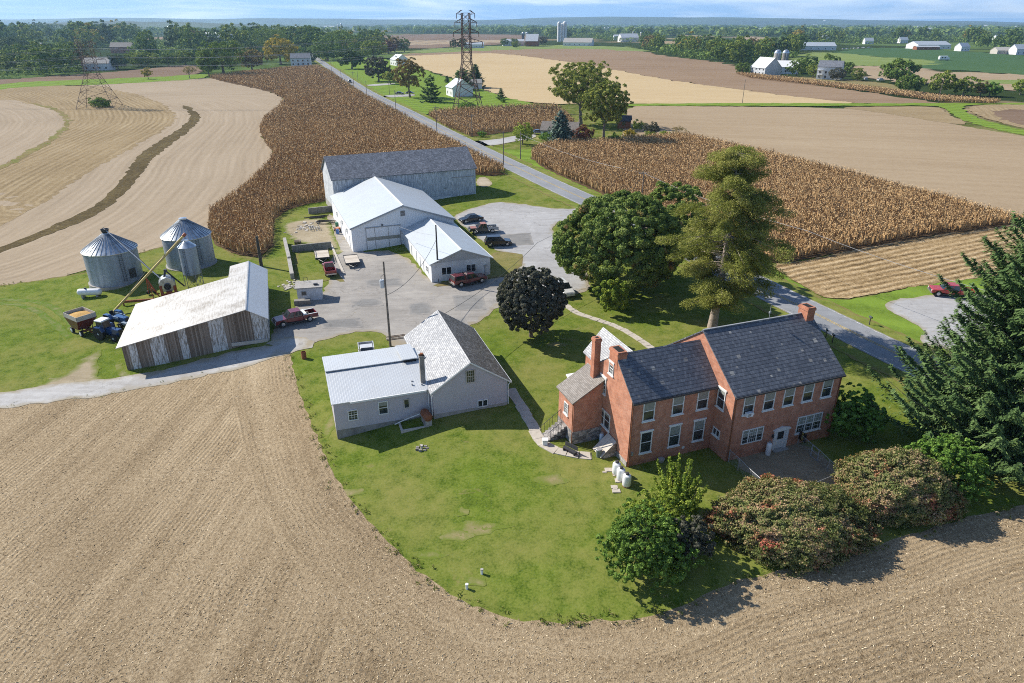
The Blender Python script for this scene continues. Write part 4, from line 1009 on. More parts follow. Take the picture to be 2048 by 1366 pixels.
for i, (px, py, tp, w, k, lb) in enumerate([(447,150,80,88,'far','largest dense tree at the left end of the tall corn'),(418,151,104,42,'far2','pale green tree leaning out beside the largest dense tree'),(505,141,98,52,'brown','rounded brownish tree at the far edge of the tall corn'),(562,128,75,64,'yellow','golden green tree among the dark trees behind the tall corn'),(540,110,57,86,'far','tall dark crown rising behind the golden green tree'),(400,108,72,78,'far','broad dark tree left of the largest dense tree'),(287,133,105,62,'far2','pale willow like tree above the brown ploughed strip'),(236,138,110,42,'far3','dark tree between two far houses at the left'),(338,133,106,30,'far','small upright tree behind the brown ploughed strip'),(372,129,104,42,'far2','light green tree right of the small upright tree'),(178,136,112,42,'brown','rusty green tree behind the far left lattice tower'),(32,114,74,60,'far3','round dark tree near the left picture edge'),(116,120,89,52,'far','medium green tree standing in front of the left wood'),(618,126,103,30,'far3','dark tree beside the far white house by the road'),(655,121,84,56,'far','round tree left of the road where it enters the wood'),(690,112,62,78,'far','tall tree behind the road where it enters the wood'),(704,138,98,52,'far3','dark green tree right of the road, nearest of its clump'),(748,116,80,50,'far2','pale rounded tree right of the road clump'),(777,107,82,32,'red','dark maroon tree at the end of the road clump'),(465+325,104,72,32,'brown','brownish tree alone at the edge of the straw field'),(809,104,76,24,'far','green tree touching the brownish tree at the straw field')]):
    mid_tree('field_tree', lb, px, py, tp, w, k, 4200, 70 + i, z0f=0.05, shell=0.86, lump=0.3, ncl=130, clr=.17)
for i, (px, py, tp, w, k, lb) in enumerate([(1483,149,125,30,'far','round bush like tree in front of the grey white barn'),(1592,153,118,36,'far','left tree of the clump hiding the far farmstead'),(1617,141,113,34,'far','tree behind the clump hiding the far farmstead'),(1626,156,127,30,'far2','olive tree standing beside the far white farmhouse'),(1660,142,110,38,'far','dark tree behind the far white farmhouse'),(1691,152,125,32,'far','dark tree right of the far white farmhouse'),(1673,161,137,32,'dark','purple brown tree in front of the far white farmhouse'),(1714,162,136,26,'far2','yellow green tree alone right of the farmhouse'),(1796,166,121,74,'far','big dark spreading tree in the right middle distance'),(1815,184,151,54,'far','rounded green tree in front of the big spreading tree'),(1811,181,166,15,'lime','small yellow green bush at the foot of the rounded tree'),(1880,189,144,54,'far2','pale bushy tree with bare leaning limbs'),(1926,191,152,46,'far2','second pale bushy tree with leaning limbs'),(1960,192,163,30,'brown','ragged brownish bush between the pale bushy trees'),(1978,192,166,44,'shrub','green bush near the right end of the hedgerow'),(2040,188,158,34,'lime','yellowish sapling at the right picture edge'),(1558,148,141,10,'far','small bush in front of the far cow shed'),(1009,92,77,18,'far','dark tree left of the white far barns'),(1029,92,77,16,'far','tree next to the white far barns'),(1032,96,83,18,'far2','round low tree in front of the white far barns'),(1086,91,72,20,'dark','dark maroon tree beside the dark red far barn'),(907,97,78,16,'far3','small dark tree left of the near tower top'),(924,97,78,20,'far3','dark tree behind the near tower top')]):
    mid_tree('farm_tree', lb, px, py, tp, w, k, 3200, 110 + i, z0f=0.04, shell=0.85, lump=0.35, ncl=110, clr=.18)

# ---------------------------------------------------------------- woods: one mesh of each kind, then copies
def wood_mesh(i, k, n=1500):
    P, N, tv, C = crown_pts(200 + i, 1.0, 1.0, 0.02, 1.0, 60, n, 0.22, 0.82, 1.0, 0.15, 0.45)
    rs = np.random.RandomState(i)
    me = quads_mesh('wood_tree', P, N, 0.07 * rs.uniform(0.7, 1.4, n), 0.85, L[k], i, 0.08, None, 0, tv)
    return me
WK = [('far', 'dark green'), ('far', 'dark green'), ('far2', 'pale green'), ('far3', 'blackish green'), ('far', 'dark green'), ('far2', 'pale green'), ('brown', 'brownish'), ('yellow', 'yellowing')]
WM = [wood_mesh(i, k) for i, (k, _) in enumerate(WK)]
def wood(poly_px, n, Hr, group, where, seed, weights=(4,4,3,3,4,2,1,1), aspect=(0.7, 1.1)):
    rs = random.Random(seed); q = np.array(poly_px, float); lo, hi = q.min(0), q.max(0); done = []
    tries = 0
    while len(done) < n and tries < n * 60:
        tries += 1
        p = (rs.uniform(lo[0], hi[0]), rs.uniform(lo[1], hi[1]))
        if not inside(poly_px, [p])[0]: continue
        x, y, z = T(*p)
        h_ = rs.uniform(*Hr); w_ = h_ * rs.uniform(*aspect)
        if any((x-a)**2 + ((y-b)*0.45)**2 < (0.42*(w_+c)*.5)**2 for a, b, c in done): continue
        done.append((x, y, w_))
        k = rs.choices(range(len(WM)), weights)[0]
        o = link('wood_tree', WM[k], None, (x, y, z - 0.05*h_), rs.uniform(0, 6.28), (w_, w_, h_))
        tag(o, WK[k][1] + ' tree ' + where, 'tree', group)
UNDER = []
def woods(poly, n, Hr, *a, **k):
    wood(poly, n, Hr, *a, **k); UNDER.append((poly, Hr))
woods([(-120,112),(0,104),(90,100),(165,106),(160,128),(165,150),(80,153),(0,155),(-120,160)], 44, (13, 21), 'trees at the left end of the brown strip', 'in the thicket left of the far lattice tower', 1, aspect=(0.9, 1.3))
woods([(-150,70),(60,68),(180,66),(272,72),(284,94),(180,99),(60,99),(-150,104)], 70, (27, 40), 'trees of the left wood', 'in the wood along the left skyline', 2, aspect=(0.8, 1.2))
woods([(262,90),(420,84),(540,84),(640,84),(645,114),(540,108),(400,114),(300,126),(262,118)], 42, (24, 35), 'trees behind the tall corn', 'in the belt of trees behind the tall corn', 3)
woods([(560,76),(720,80),(770,90),(780,102),(700,118),(640,120)], 22, (20, 29), 'trees where the road enters the wood', 'in the clump where the road enters the wood', 4)
woods([(1285,90),(1345,98),(1475,106),(1560,100),(1600,94),(1590,118),(1550,122),(1478,126),(1400,120),(1335,110),(1285,99)], 46, (17, 23), 'trees of the wood behind the brown field', 'in the wood behind the brown field', 5, (4,4,4,2,4,4,1,2))
woods([(1560,74),(1700,74),(1900,74),(2200,78),(2200,104),(2040,102),(1960,96),(1900,84),(1830,84),(1760,92),(1660,88),(1560,92)], 50, (20, 30), 'trees of the far right wood', 'in the far wood beyond the green crop', 6)
woods([(1090,66),(1250,64),(1330,70),(1330,86),(1250,86),(1180,78),(1090,76)], 14, (20, 26), 'trees around the far farms', 'in the wood behind the white silos', 7)
def undergrowth():
    rs = np.random.RandomState(4); C, N, S, tv = [], [], [], []
    for poly, Hr in UNDER:
        q = np.array(W(poly)); lo, hi = q.min(0), q.max(0); d = q.mean(0); dist = np.hypot(*d)
        X = rs.uniform(lo, hi, (60000, 2)); X = X[inside(q, X)][:2600]
        for x, y in X[:: max(1, len(X)//1300)]:
            k = 9; h_ = Hr[0] * rs.uniform(.2, .5); d_ = unit(rs, k, .4)
            C.append(np.array([x, y, hgt(x, y) + h_*.45]) + d_ * np.array([h_*.5, h_*.5, h_*.5])); N.append(d_ + rs.normal(size=(k, 3))*.3)
            S.append(np.full(k, h_*.34)*rs.uniform(.7, 1.3, k)); tv.append(np.clip(rs.uniform(0, .6) + rs.uniform(0, .4, k), 0, 1))
    me = quads_mesh('wood_undergrowth', np.concatenate(C), np.concatenate(N), np.concatenate(S), .85, L['far'], 2, .05, None, 0, np.concatenate(tv))
    tag(link('wood_undergrowth', me), 'dense lower growth filling the woods between the taller trees', 'undergrowth', kind='stuff')
undergrowth()

def distant_woodland():
    rs = np.random.RandomState(8); pts = []
    while len(pts) < 3000:
        px = rs.uniform(-200, 2250); py = 47.2 + 25 * rs.uniform() ** 1.7
        x, y, z = T(px, py)
        if noise.noise((x * 0.0016, y * 0.0010, 2.2)) + 0.28 * rs.uniform(-1, 1) < -0.12: continue
        pts.append((x, y, z))
    C, N, S, tv = [], [], [], []
    for x, y, z in pts:
        k = 22; h_ = rs.uniform(11, 20); d = unit(rs, k, 0.3)
        sp = 1.0 + y / 4000
        C.append(np.array([x, y, z + h_ * 0.5]) + d * np.array([h_ * 0.6 * sp, h_ * 0.6 * sp, h_ * 0.5])); N.append(d + rs.normal(size=(k, 3)) * .3)
        S.append(np.full(k, h_ * 0.55) * rs.uniform(.7, 1.3, k) * sp ** .5); tv.append(np.clip(rs.uniform(0, 1) * .6 + rs.uniform(0, .4, k), 0, 1))
    me = quads_mesh('distant_woodland', np.concatenate(C), np.concatenate(N), np.concatenate(S), 0.9, L['far'], 1, 0.05, None, 0, np.concatenate(tv))
    tag(link('distant_woodland', me), 'patchwork of distant woods fading towards the hills', 'woodland', kind='stuff')
distant_woodland()

def hills():
    m = plain('hill_woods', (0.05, 0.075, 0.035), 1.0, var=0.4, scale=0.002)
    for nm, y0, dep, amp, base, sd, xr in (('hills', 8600, 1900, 76, 40, 1.3, 10500), ('hills', 6100, 1300, 30, 10, 7.7, 9000)):
        nx, ny = 180, 9; V, Fc = [], []
        for j in range(ny):
            t = j / (ny - 1)
            for i in range(nx):
                x = -xr + 2 * xr * i / (nx - 1)
                e = sum(noise.noise((x * f_ * 0.00022 + sd, t * 0.4 + sd, 0.5)) / f_ for f_ in (1, 2, 4, 9))
                V.append((x, y0 + dep * t, max(1.0, math.sin(PI * min(1, t * 1.0)) ** 0.8 * (base + amp * max(-0.4, e + .15)) + 1)))
        Fc = [(j*nx+i, j*nx+i+1, (j+1)*nx+i+1, (j+1)*nx+i) for j in range(ny-1) for i in range(nx-1)]
        me = bpy.data.meshes.new(nm); me.from_pydata(V, [], Fc); me.materials.append(m)
        me.polygons.foreach_set('use_smooth', [True]*len(Fc))
        tag(link(nm, me), kind='structure')
    # wooded knoll on the left skyline
    V, Fc = [], []; n = 40
    cx, cy, _ = T(160, 62)
    for j in range(n):
        for i in range(n):
            u, v = i/(n-1)*2-1, j/(n-1)*2-1
            V.append((cx + u*900, cy + 500 + v*500, max(0, (1-u*u)*(1-v*v))*42 + 2 + 5*noise.noise((u*6, v*6, 1)) - 2))
    Fc = [(j*n+i, j*n+i+1, (j+1)*n+i+1, (j+1)*n+i) for j in range(n-1) for i in range(n-1)]
    me = bpy.data.meshes.new('hills'); me.from_pydata(V, [], Fc); me.materials.append(m); tag(link('hills', me), kind='structure')
hills()

# ---------------------------------------------------------------- standing corn
cm = NT('dry_corn_leaves')
ct = cm.attr('t')
cf = cm.math('ADD', cm.math('MULTIPLY', ct, .72), cm.math('MULTIPLY', cm.noise(cm.pos, 0.05, 4, .6), .28))
cm_col = cm.ramp(cf, [(0.12, (0.25,0.15,0.07)), (0.4, (0.41,0.26,0.125)), (0.66, (0.56,0.38,0.19)), (0.9, (0.74,0.55,0.30))])
cm.fin(cm_col, 0.8, 0, 0.15); CORN = cm.m

def corn(name, poly, label, cat, angle, rowsp=0.9, along=0.42, hh=2.1, seed=1, green=None, rowcurve=None):
    rs = np.random.RandomState(seed); B = np.array(poly); lo, hi = B.min(0), B.max(0)
    ca, sa = math.cos(angle), math.sin(angle)
    c0 = (lo + hi) / 2; Rr = np.linalg.norm(hi - lo) / 2
    pts = []
    # rows thin out with distance: bands of distance with their own spacing
    for d0, d1 in ((0, 130), (130, 190), (190, 280), (280, 420), (420, 1200)):
        k = max(1.0, d0 / 120 if d0 else 1.0)
        u = np.arange(-Rr, Rr, rowsp * (1.0 if d0 < 200 else k * .7)); v = np.arange(-Rr, Rr, along * k)
        U, V = np.meshgrid(u, v); U = U.ravel(); V = V.ravel()
        V = V + rs.uniform(-.5, .5, len(V)) * along * k; U = U + rs.normal(size=len(U)) * 0.035 * k
        if rowcurve: U = U + rowcurve(V)
        X = np.stack([c0[0] + U*ca - V*sa, c0[1] + U*sa + V*ca], 1)
        D = np.hypot(X[:, 0], X[:, 1]); X = X[(D >= d0) & (D < d1)]
        if len(X): X = X[inside(B, X)]
        if len(X): pts.append((X, np.full(len(X), k)))
    X = np.concatenate([p for p, _ in pts]); K = np.concatenate([k for _, k in pts]); n = len(X)
    Z = np.array([hgt(x, y) for x, y in X]) + 0.05
    Hh = hh * (1 + 0.10 * rs.normal(size=n)) * (1 + 0.12 * np.array([noise.noise((x*.12, y*.12, 5)) for x, y in X]))
    nb = 8; C, N, D, S, tv = [], [], [], [], []
    pt = rs.uniform(0, 1, n)
    for b in range(nb):
        az = rs.uniform(0, 2*PI, n); zf = rs.uniform(0.30, 0.92, n)
        if b < nb - 2:
            off = 0.15 * np.sqrt(K)
            C.append(np.stack([X[:, 0] + np.cos(az)*off, X[:, 1] + np.sin(az)*off, Z + Hh*zf], 1))
            D.append(np.stack([np.cos(az), np.sin(az), rs.uniform(-1.6, 0.7, n)], 1))
            N.append(np.stack([rs.normal(size=n)*.6, rs.normal(size=n)*.6, np.full(n, 0.6)], 1))
            S.append(rs.uniform(0.30, 0.56, n) * K ** 0.7); tv.append(np.clip(rs.uniform(0, 1, n)*.62 + pt*.2 + (zf - .5)*.42, 0, 1))
        elif b == nb - 2:
            C.append(np.stack([X[:, 0], X[:, 1], Z + Hh*0.5], 1))
            D.append(np.stack([rs.normal(size=n)*.16, rs.normal(size=n)*.16, np.ones(n)], 1))
            N.append(np.stack([np.cos(az), np.sin(az), np.zeros(n)], 1))
            S.append(Hh * rs.uniform(.55, .9, n)); tv.append(np.clip(pt*.5 + .1, 0, 1))
        else:
            C.append(np.stack([X[:, 0], X[:, 1], Z + Hh*0.95], 1))
            D.append(np.stack([rs.normal(size=n)*.5, rs.normal(size=n)*.5, np.ones(n)*.6], 1))
            N.append(np.stack([np.cos(az), np.sin(az), np.full(n, .5)], 1))
            S.append(rs.uniform(.22, .42, n) * K ** .75); tv.append(np.clip(rs.uniform(.55, 1, n), 0, 1))
    me = quads_mesh(name, np.concatenate(C), np.concatenate(N), np.concatenate(S), 0.24, CORN, seed, 0.05, np.concatenate(D), 0, np.concatenate(tv))
    tag(link(name, me), label, cat, kind='stuff')
    print('CORN', name, n)
corn('corn_crop', corn_left, 'long curved stand of dry brown corn left of the road', 'corn', R(118), 1.0, 0.3, seed=1)
corn('corn_crop', corn_mid, 'small stand of dry brown corn by the neighbour drive', 'corn', R(70), 0.9, 0.4, seed=2)
corn('corn_crop', corn_right, 'wide stand of dry tan corn right of the road', 'corn', R(113), 0.95, 0.26, seed=3)
corn('corn_strip', W([(1470,148),(1500,150),(1640,166),(1760,180),(1880,196),(2000,205),(1990,209),(1870,204),(1760,188),(1640,173),(1500,157)]), 'narrow strip of yellow brown corn beyond the brown field', 'corn', R(80), 0.9, 0.16, 1.9, 4)

def border_grass():
    rs = np.random.RandomState(6); C, N, D, S, tv = [], [], [], [], []
    def along(line, per, spread, hmax):
        pts = densify(line, .3, False); pts = np.array(pts); n = int(len(pts) * per)
        i = rs.randint(0, len(pts), n); X = pts[i] + rs.normal(size=(n, 2)) * spread
        m = np.array([noise.noise((x*.35, y*.35, 2)) for x, y in X]); keep = m + rs.uniform(-.35, .35, n) > -.12; X = X[keep]
        for x, y in X:
            k = 6; h_ = rs.uniform(.1, hmax); z = hgt(x, y)
            c = np.array([x, y, z + h_*.45]) + rs.normal(size=(k, 3)) * np.array([.11, .11, .02])
            C.append(c); D.append(np.stack([rs.normal(size=k)*.5, rs.normal(size=k)*.5, np.ones(k)], 1)); N.append(rs.normal(size=(k, 3))); S.append(np.full(k, h_*1.1)); tv.append(rs.uniform(0, 1, k))
    along(LE, 2.2, .38, .38); along(drive_low[2:], 1.0, .3, .25)
    along(W([(0,570),(170,545),(300,500),(420,468)]), 1.5, .5, .35); along(W([(1062,318),(1120,352),(1212,390),(1330,450),(1450,500),(1560,545)]), 1.2, .5, .4)
    along(W([(785,700),(830,690),(880,657),(955,650),(985,624),(1005,605)]), 1.2, .25, .25)
    me = quads_mesh('border_grass', np.concatenate(C), np.concatenate(N), np.concatenate(S), .22, GRASSB, 2, .05, np.concatenate(D), 0, np.concatenate(tv))
    tag(link('border_grass', me), 'ragged tufts of long grass along the field and lane edges', 'grass', kind='stuff')
GRASSB = leaf_mat('grass_blades', [(.2, (.07,.11,.02)), (.45, (.14,.19,.035)), (.62, (.28,.25,.09)), (.9, (.42,.34,.18))], .3, pscale=.4)
border_grass()

_st = NT('loose_straw'); STRAW = _st.fin(_st.ramp(_st.attr('t'), [(0, (.13,.085,.045)), (.35, (.36,.27,.15)), (.7, (.56,.44,.27)), (1, (.74,.62,.44))]), .9, 0, .05)
field_residue()
# ================================================================ buildings
_wc = {}
def window(root, p, face, w, h, style='sash', frame='white', name='window', sill=True, lintel=True, blind=0.45, depth=0.07, label=None, fw=0.09):
    """p = centre on the wall in the building frame; face = direction the wall looks ('-v','-u','+u')"""
    rz = {'-v': 0.0, '-u': -PI/2, '+u': PI/2, '+v': PI}[face]
    key = (round(w, 2), round(h, 2), style, frame, sill, lintel, blind, depth, fw)
    if key not in _wc:
        f = MB()
        f.box(-w/2, -w/2+fw, -depth, 0.03, -h/2, h/2).box(w/2-fw, w/2, -depth, 0.03, -h/2, h/2)
        f.box(-w/2+fw, w/2-fw, -depth, 0.03, h/2-fw, h/2).box(-w/2+fw, w/2-fw, -depth, 0.03, -h/2, -h/2+fw)
        iw, ih = w/2-fw, h/2-fw
        if style == 'sash': f.box(-iw, iw, -depth+0.03, 0.03, -0.035, 0.035)
        if style in ('grid', 'sash6'):
            nx, nz = (4, 4) if style == 'grid' else (3, 4)
            for i in range(1, nx): x = -iw + 2*iw*i/nx; f.box(x-.014, x+.014, -depth+.035, .03, -ih, ih)
            for j in range(1, nz):
                z = -ih + 2*ih*j/nz; q = .035 if j == nz//2 else .014; f.box(-iw, iw, -depth+.04, .03, z-q, z+q)
        if style == 'triple':
            for x in (-iw*0.42, iw*0.42): f.box(x-.05, x+.05, -depth+.01, .03, -ih, ih)
            for i in range(1, 4): x = -iw*.42 + iw*.84*i/4; f.box(x-.012, x+.012, -depth+.04, .03, -ih, ih)
            for j in range(1, 4): z = -ih+2*ih*j/4; f.box(-iw, iw, -depth+.045, .03, z-.012, z+.012)
        if style == 'six':
            for x in (-iw/3, iw/3): f.box(x-.05, x+.05, -depth+.01, .03, -ih, ih)
            f.box(-iw, iw, -depth+.02, .03, -.05, .05)
            for i in range(9):
                x = -iw + 2*iw*(i+.5)/9
                if i % 3 != 1: f.box(x-.012+ (0.11 if i%3==0 else -.11), x+.012+(0.11 if i%3==0 else -.11), -depth+.045, .03, -ih, ih)
            for z in (-ih/2, ih/2): f.box(-iw, iw, -depth+.045, .03, z-.012, z+.012)
        if style == 'double': f.box(-.07, .07, -depth+.005, .03, -ih, ih); f.box(-iw, -.07, -depth+.02, .03, -.03, .03); f.box(.07, iw, -depth+.02, .03, -.03, .03)
        if style == 'pair': f.box(-.05, .05, -depth+.005, .03, -ih, ih)
        fm = f.mesh('window_frame', M[frame])
        pane = MB().box(-iw+.002, iw-.002, -0.012, 0.04, -ih+.002, ih-.002).mesh('pane', M['glass'])
        bl = MB().box(-iw+.006, iw-.006, -0.018, -0.0125, ih - 2*ih*blind, ih-.006).mesh('blind', M['blind']) if blind else None
        sl = MB().box(-w/2-.08, w/2+.08, -depth-.07, 0.02, -h/2-.10, -h/2-.001).mesh('sill', M[frame]) if sill else None
        lt = MB().box(-w/2-.10, w/2+.10, -depth-.03, 0.02, h/2+.001, h/2+.15).mesh('lintel', M[frame]) if lintel else None
        _wc[key] = (fm, pane, bl, sl, lt)
    fm, pane, bl, sl, lt = _wc[key]
    o = link(name, fm, root, p, rz)
    if label: o['label'] = label
    for nm, me in (('pane', pane), ('blind', bl), ('sill', sl), ('lintel', lt)):
        if me: link(nm, me, o)
    return o

def gable_walls(mb, u0, u1, v0, v1, z0, eave, ridge, at, m=0, eave2=None):
    """ridge along u, gables at both u ends; 'at' = v of the ridge"""
    e2 = eave if eave2 is None else eave2
    mb.prism([(v0, z0), (v1, z0), (v1, e2), (at, ridge), (v0, eave)], 'x', u0, u1, m)

def gable_roof_u(mb, u0, u1, v0, v1, eave, ridge, at, t=0.14, ov=0.2, m=0, eave2=None, endov=0.15):
    e2 = eave if eave2 is None else eave2
    s1 = (ridge - eave) / (at - v0); s2 = (ridge - e2) / (v1 - at); lift = t * 1.02
    a, b = v0 - ov, v1 + ov
    mb.slab([(u0-endov, a, eave - s1*ov + lift), (u1+endov, a, eave - s1*ov + lift), (u1+endov, at, ridge + lift), (u0-endov, at, ridge + lift)], t, m)
    mb.slab([(u1+endov, b, e2 - s2*ov + lift), (u0-endov, b, e2 - s2*ov + lift), (u0-endov, at, ridge + lift + .002), (u1+endov, at, ridge + lift + .002)], t, m)

# ---------------------------------------------------------------- brick farmhouse
def brick_house():
    r = empty('brick_house', (19.8, 52.75, 0), R(20.8), 'long red brick farmhouse with dark slate roofs at the lower right', 'house')
    m = MB(); gable_walls(m, 0, 12.25, 0, 11, -0.6, 7.0, 11.0, 5.5); m.build('main_wall', M['brick'], r)
    m = MB(); gable_walls(m, -8.97, -0.002, 2.5, 9.3, -0.6, 6.9, 9.85, 5.9, 0, 7.4); m.build('wing_wall', M['brick'], r)
    m = MB(); gable_roof_u(m, 0, 12.25, 0, 11, 7.0, 11.0, 5.5, .14, .22, 0, None, .12); rf = m.build('main_roof', M['slate'], r)
    MB().box(-.1, 12.36, 5.42, 5.58, 11.13, 11.2).build('ridge_cap', M['steel'], rf)
    MB().box(-.1, 12.36, -.34, -.22, 6.78, 6.93).build('gutter', M['iron'], rf)
    m = MB(); gable_roof_u(m, -8.97, -.01, 2.5, 9.3, 6.9, 9.85, 5.9, .14, .2, 0, 7.4, .0); rf = m.build('wing_roof', M['slate'], r)
    MB().box(-9.0, -.05, 2.19, 2.30, 6.62, 6.78).build('gutter', M['iron'], rf)
    # rear ell with its pale roof
    m = MB(); m.prism([(-8.2, -.6), (-4.4, -.6), (-4.4, 6.9), (-6.3, 9.0), (-8.2, 6.9)], 'y', 9.302, 13.1); m.build('ell_wall', M['brick'], r)
    m = MB()
    m.slab([(-8.42, 13.3, 6.8), (-8.42, 7.2, 6.8), (-6.3, 7.2, 9.2), (-6.3, 13.3, 9.2)], .12); m.slab([(-4.2, 7.2, 6.8), (-4.2, 13.3, 6.8), (-6.3, 13.3, 9.202), (-6.3, 7.2, 9.202)], .12)
    m.build('ell_roof', M['slate_grey'], r)
    # chimneys
    def stack(u0, u1, v0, v1, z0, z1, name='chimney', label=None):
        c = MB().box(u0, u1, v0, v1, z0, z1).box(u0-.06, u1+.06, v0-.06, v1+.06, z1-.34, z1-.12)
        o = c.build(name, M['chimney'], r)
        MB().box(u0+.16, u1-.16, v0+.16, v1-.16, z1+.002, z1+.012).build('flue', M['dark'], o)
        if label: o['label'] = label
        return o
    stack(11.3, 12.2, 4.7, 5.95, 10.3, 11.95)
    stack(-9.0, -8.05, 5.45, 6.95, 8.6, 10.3)
    stack(-9.62, -8.98, 8.65, 9.30, 0, 10.4, label='tall slim brick chimney on the side wall')
    # entrance annex on a stone base
    MB().box(-12.1, -8.972, 7.6, 11.0, -.6, 1.4).build('porch_base', M['stone'], r)
    m = MB(); m.prism([(-12.06, 1.402), (-8.972, 1.402), (-8.972, 6.45), (-12.06, 4.65)], 'y', 7.63, 10.97); m.build('porch_wall', M['brick'], r)
    MB().slab([(-12.3, 7.45, 4.68), (-8.96, 7.45, 6.65), (-8.96, 11.15, 6.65), (-12.3, 11.15, 4.68)], .12).build('porch_roof', M['shingle'], r)
    m = MB(); m.box(-10.3, -8.3, 11.0, 13.2, 4.45, 4.62).box(-10.2, -10.0, 12.9, 13.1, .9, 4.45).box(-10.3, -8.3, 11.0, 13.2, .0, .9); m.build('porch_hood', M['white'], r)
    window(r, (-12.06, 9.2, 3.2), '-u', .85, 1.25, 'sash6', blind=0, lintel=False)
    st = MB()
    for i in range(6): st.box(-14.1 + i*.34, -12.1, 8.9, 10.3, -.3, .23*(i+1) - .04)
    st.build('stair', M['stone'], r)
    rl = MB()
    for i in range(8): u = -14.1 + i*.28; z = .1 + i*.2; rl.cyl((u, 10.35, z-.2), (u, 10.35, z + .95), .018, n=5)
    rl.cyl((-14.1, 10.35, 1.05), (-12.1, 10.35, 2.45), .025, n=6).cyl((-14.1, 8.86, 1.0), (-12.6, 8.86, 2.05), .025, n=6)
    for i in range(6): u = -14.1 + i*.28; z = .1 + i*.2; rl.cyl((u, 8.86, z-.2), (u, 8.86, z + .9), .018, n=5)
    rl.build('stair_railing', M['iron'], r)
    # windows of the main block
    for i, u in enumerate((1.66, 3.9, 6.14, 8.38, 10.62)): window(r, (u, 0, 5.76), '-v', 1.22, 1.95, blind=(.5, .55, .5, .55, .42)[i])
    window(r, (2.66, 0, 2.3), '-v', 2.4, 1.55, 'triple', lintel=False, sill=False, blind=.5)
    window(r, (9.3, 0, 2.2), '-v', 3.0, 1.85, 'six', lintel=False, blind=.48)
    window(r, (0, 1.77, 5.78), '-u', 1.1, 1.95, blind=.2); window(r, (0, 1.75, 2.2), '-u', 1.05, .8, 'pair', lintel=False, blind=0)
    for u in (-7.18, -4.15, -1.5):
        window(r, (u, 2.5, 5.62), '-v', 1.22, 2.0, blind=.48); window(r, (u, 2.5, 2.32), '-v', 1.22, 2.25, blind=.45 if u > -7 else .0)
    window(r, (-8.97, 6.45, 8.3), '-u', .85, 1.25, 'sash6', blind=0); window(r, (-8.97, 7.75, 5.95), '-u', 1.05, 1.7, 'sash6', blind=.2)
    window(r, (-8.97, 7.15, 2.6), '-u', 2.25, 1.75, 'double', blind=.2, lintel=False)
    # doorway with pediment
    d = MB(); d.box(5.22, 5.5, -.12, .02, 0, 2.15).box(6.62, 6.9, -.12, .02, 0, 2.15)
    d.prism([(5.1, 2.152), (7.02, 2.152), (7.02, 2.3), (6.06, 2.55), (5.1, 2.3)], 'y', -.2, .02); fr = d.build('door_surround', M['white'], r)
    dr = MB().box(5.5, 6.62, -.02, .02, 0.12, 2.15).box(5.6, 6.52, -.05, -.02, .2, .9).build('door', M['white'], r)
    MB().box(5.72, 6.4, -.055, -.02, 1.15, 1.95).build('door_pane', M['glass'], dr); MB().box(5.2, 6.9, -.55, -.002, -.1, .11).build('door_step', M['concrete'], r)
    MB().box(5.02, 5.14, -.2, .01, 1.55, 1.85).build('wall_lamp', M['iron'], r)
    # foundations, downspouts, small fittings
    MB().box(-9.02, -8.975, 2.55, 7.2, -.5, .55).build('foundation', M['stone'], r)
    for u, v, z1 in ((-8.86, 2.42, 6.7), (.16, -.08, 6.85), (12.1, -.08, 6.85), (-12.2, 7.52, 4.6)): MB().cyl((u, v, .1), (u, v, z1), .05, n=8).build('downspout', M['rust'], r)
    MB().cyl((-3.0, 2.47, .75), (-3.0, 2.52, .75), .16, n=14).build('wall_vent', M['white'], r)
    MB().box(-8.65, -8.45, 2.38, 2.5, 1.2, 1.55).build('meter_box', M['steel'], r)
    ac = MB().box(1.32, 2.0, -.42, -.09, 4.72, 5.12).build('air_conditioner', M['white_gloss'], r); MB().box(1.4, 1.75, -.43, -.421, 4.78, 5.06).build('grille', M['steel'], ac)
    an = MB().cyl((7.4, 5.5, 11.1), (7.4, 5.5, 12.5), .025, n=6); an.box(7.3, 7.5, 5.45, 5.55, 11.7, 11.9); an.build('lightning_rod', M['steel'], r)
    return r
HOUSE = brick_house()
HU, HVv = (math.cos(R(20.8)), math.sin(R(20.8))), (-math.sin(R(20.8)), math.cos(R(20.8)))
def hw(u, v, z=None):
    x, y = 19.8 + u*HU[0] + v*HVv[0], 52.75 + u*HU[1] + v*HVv[1]
    return (x, y, hgt(x, y) if z is None else z)

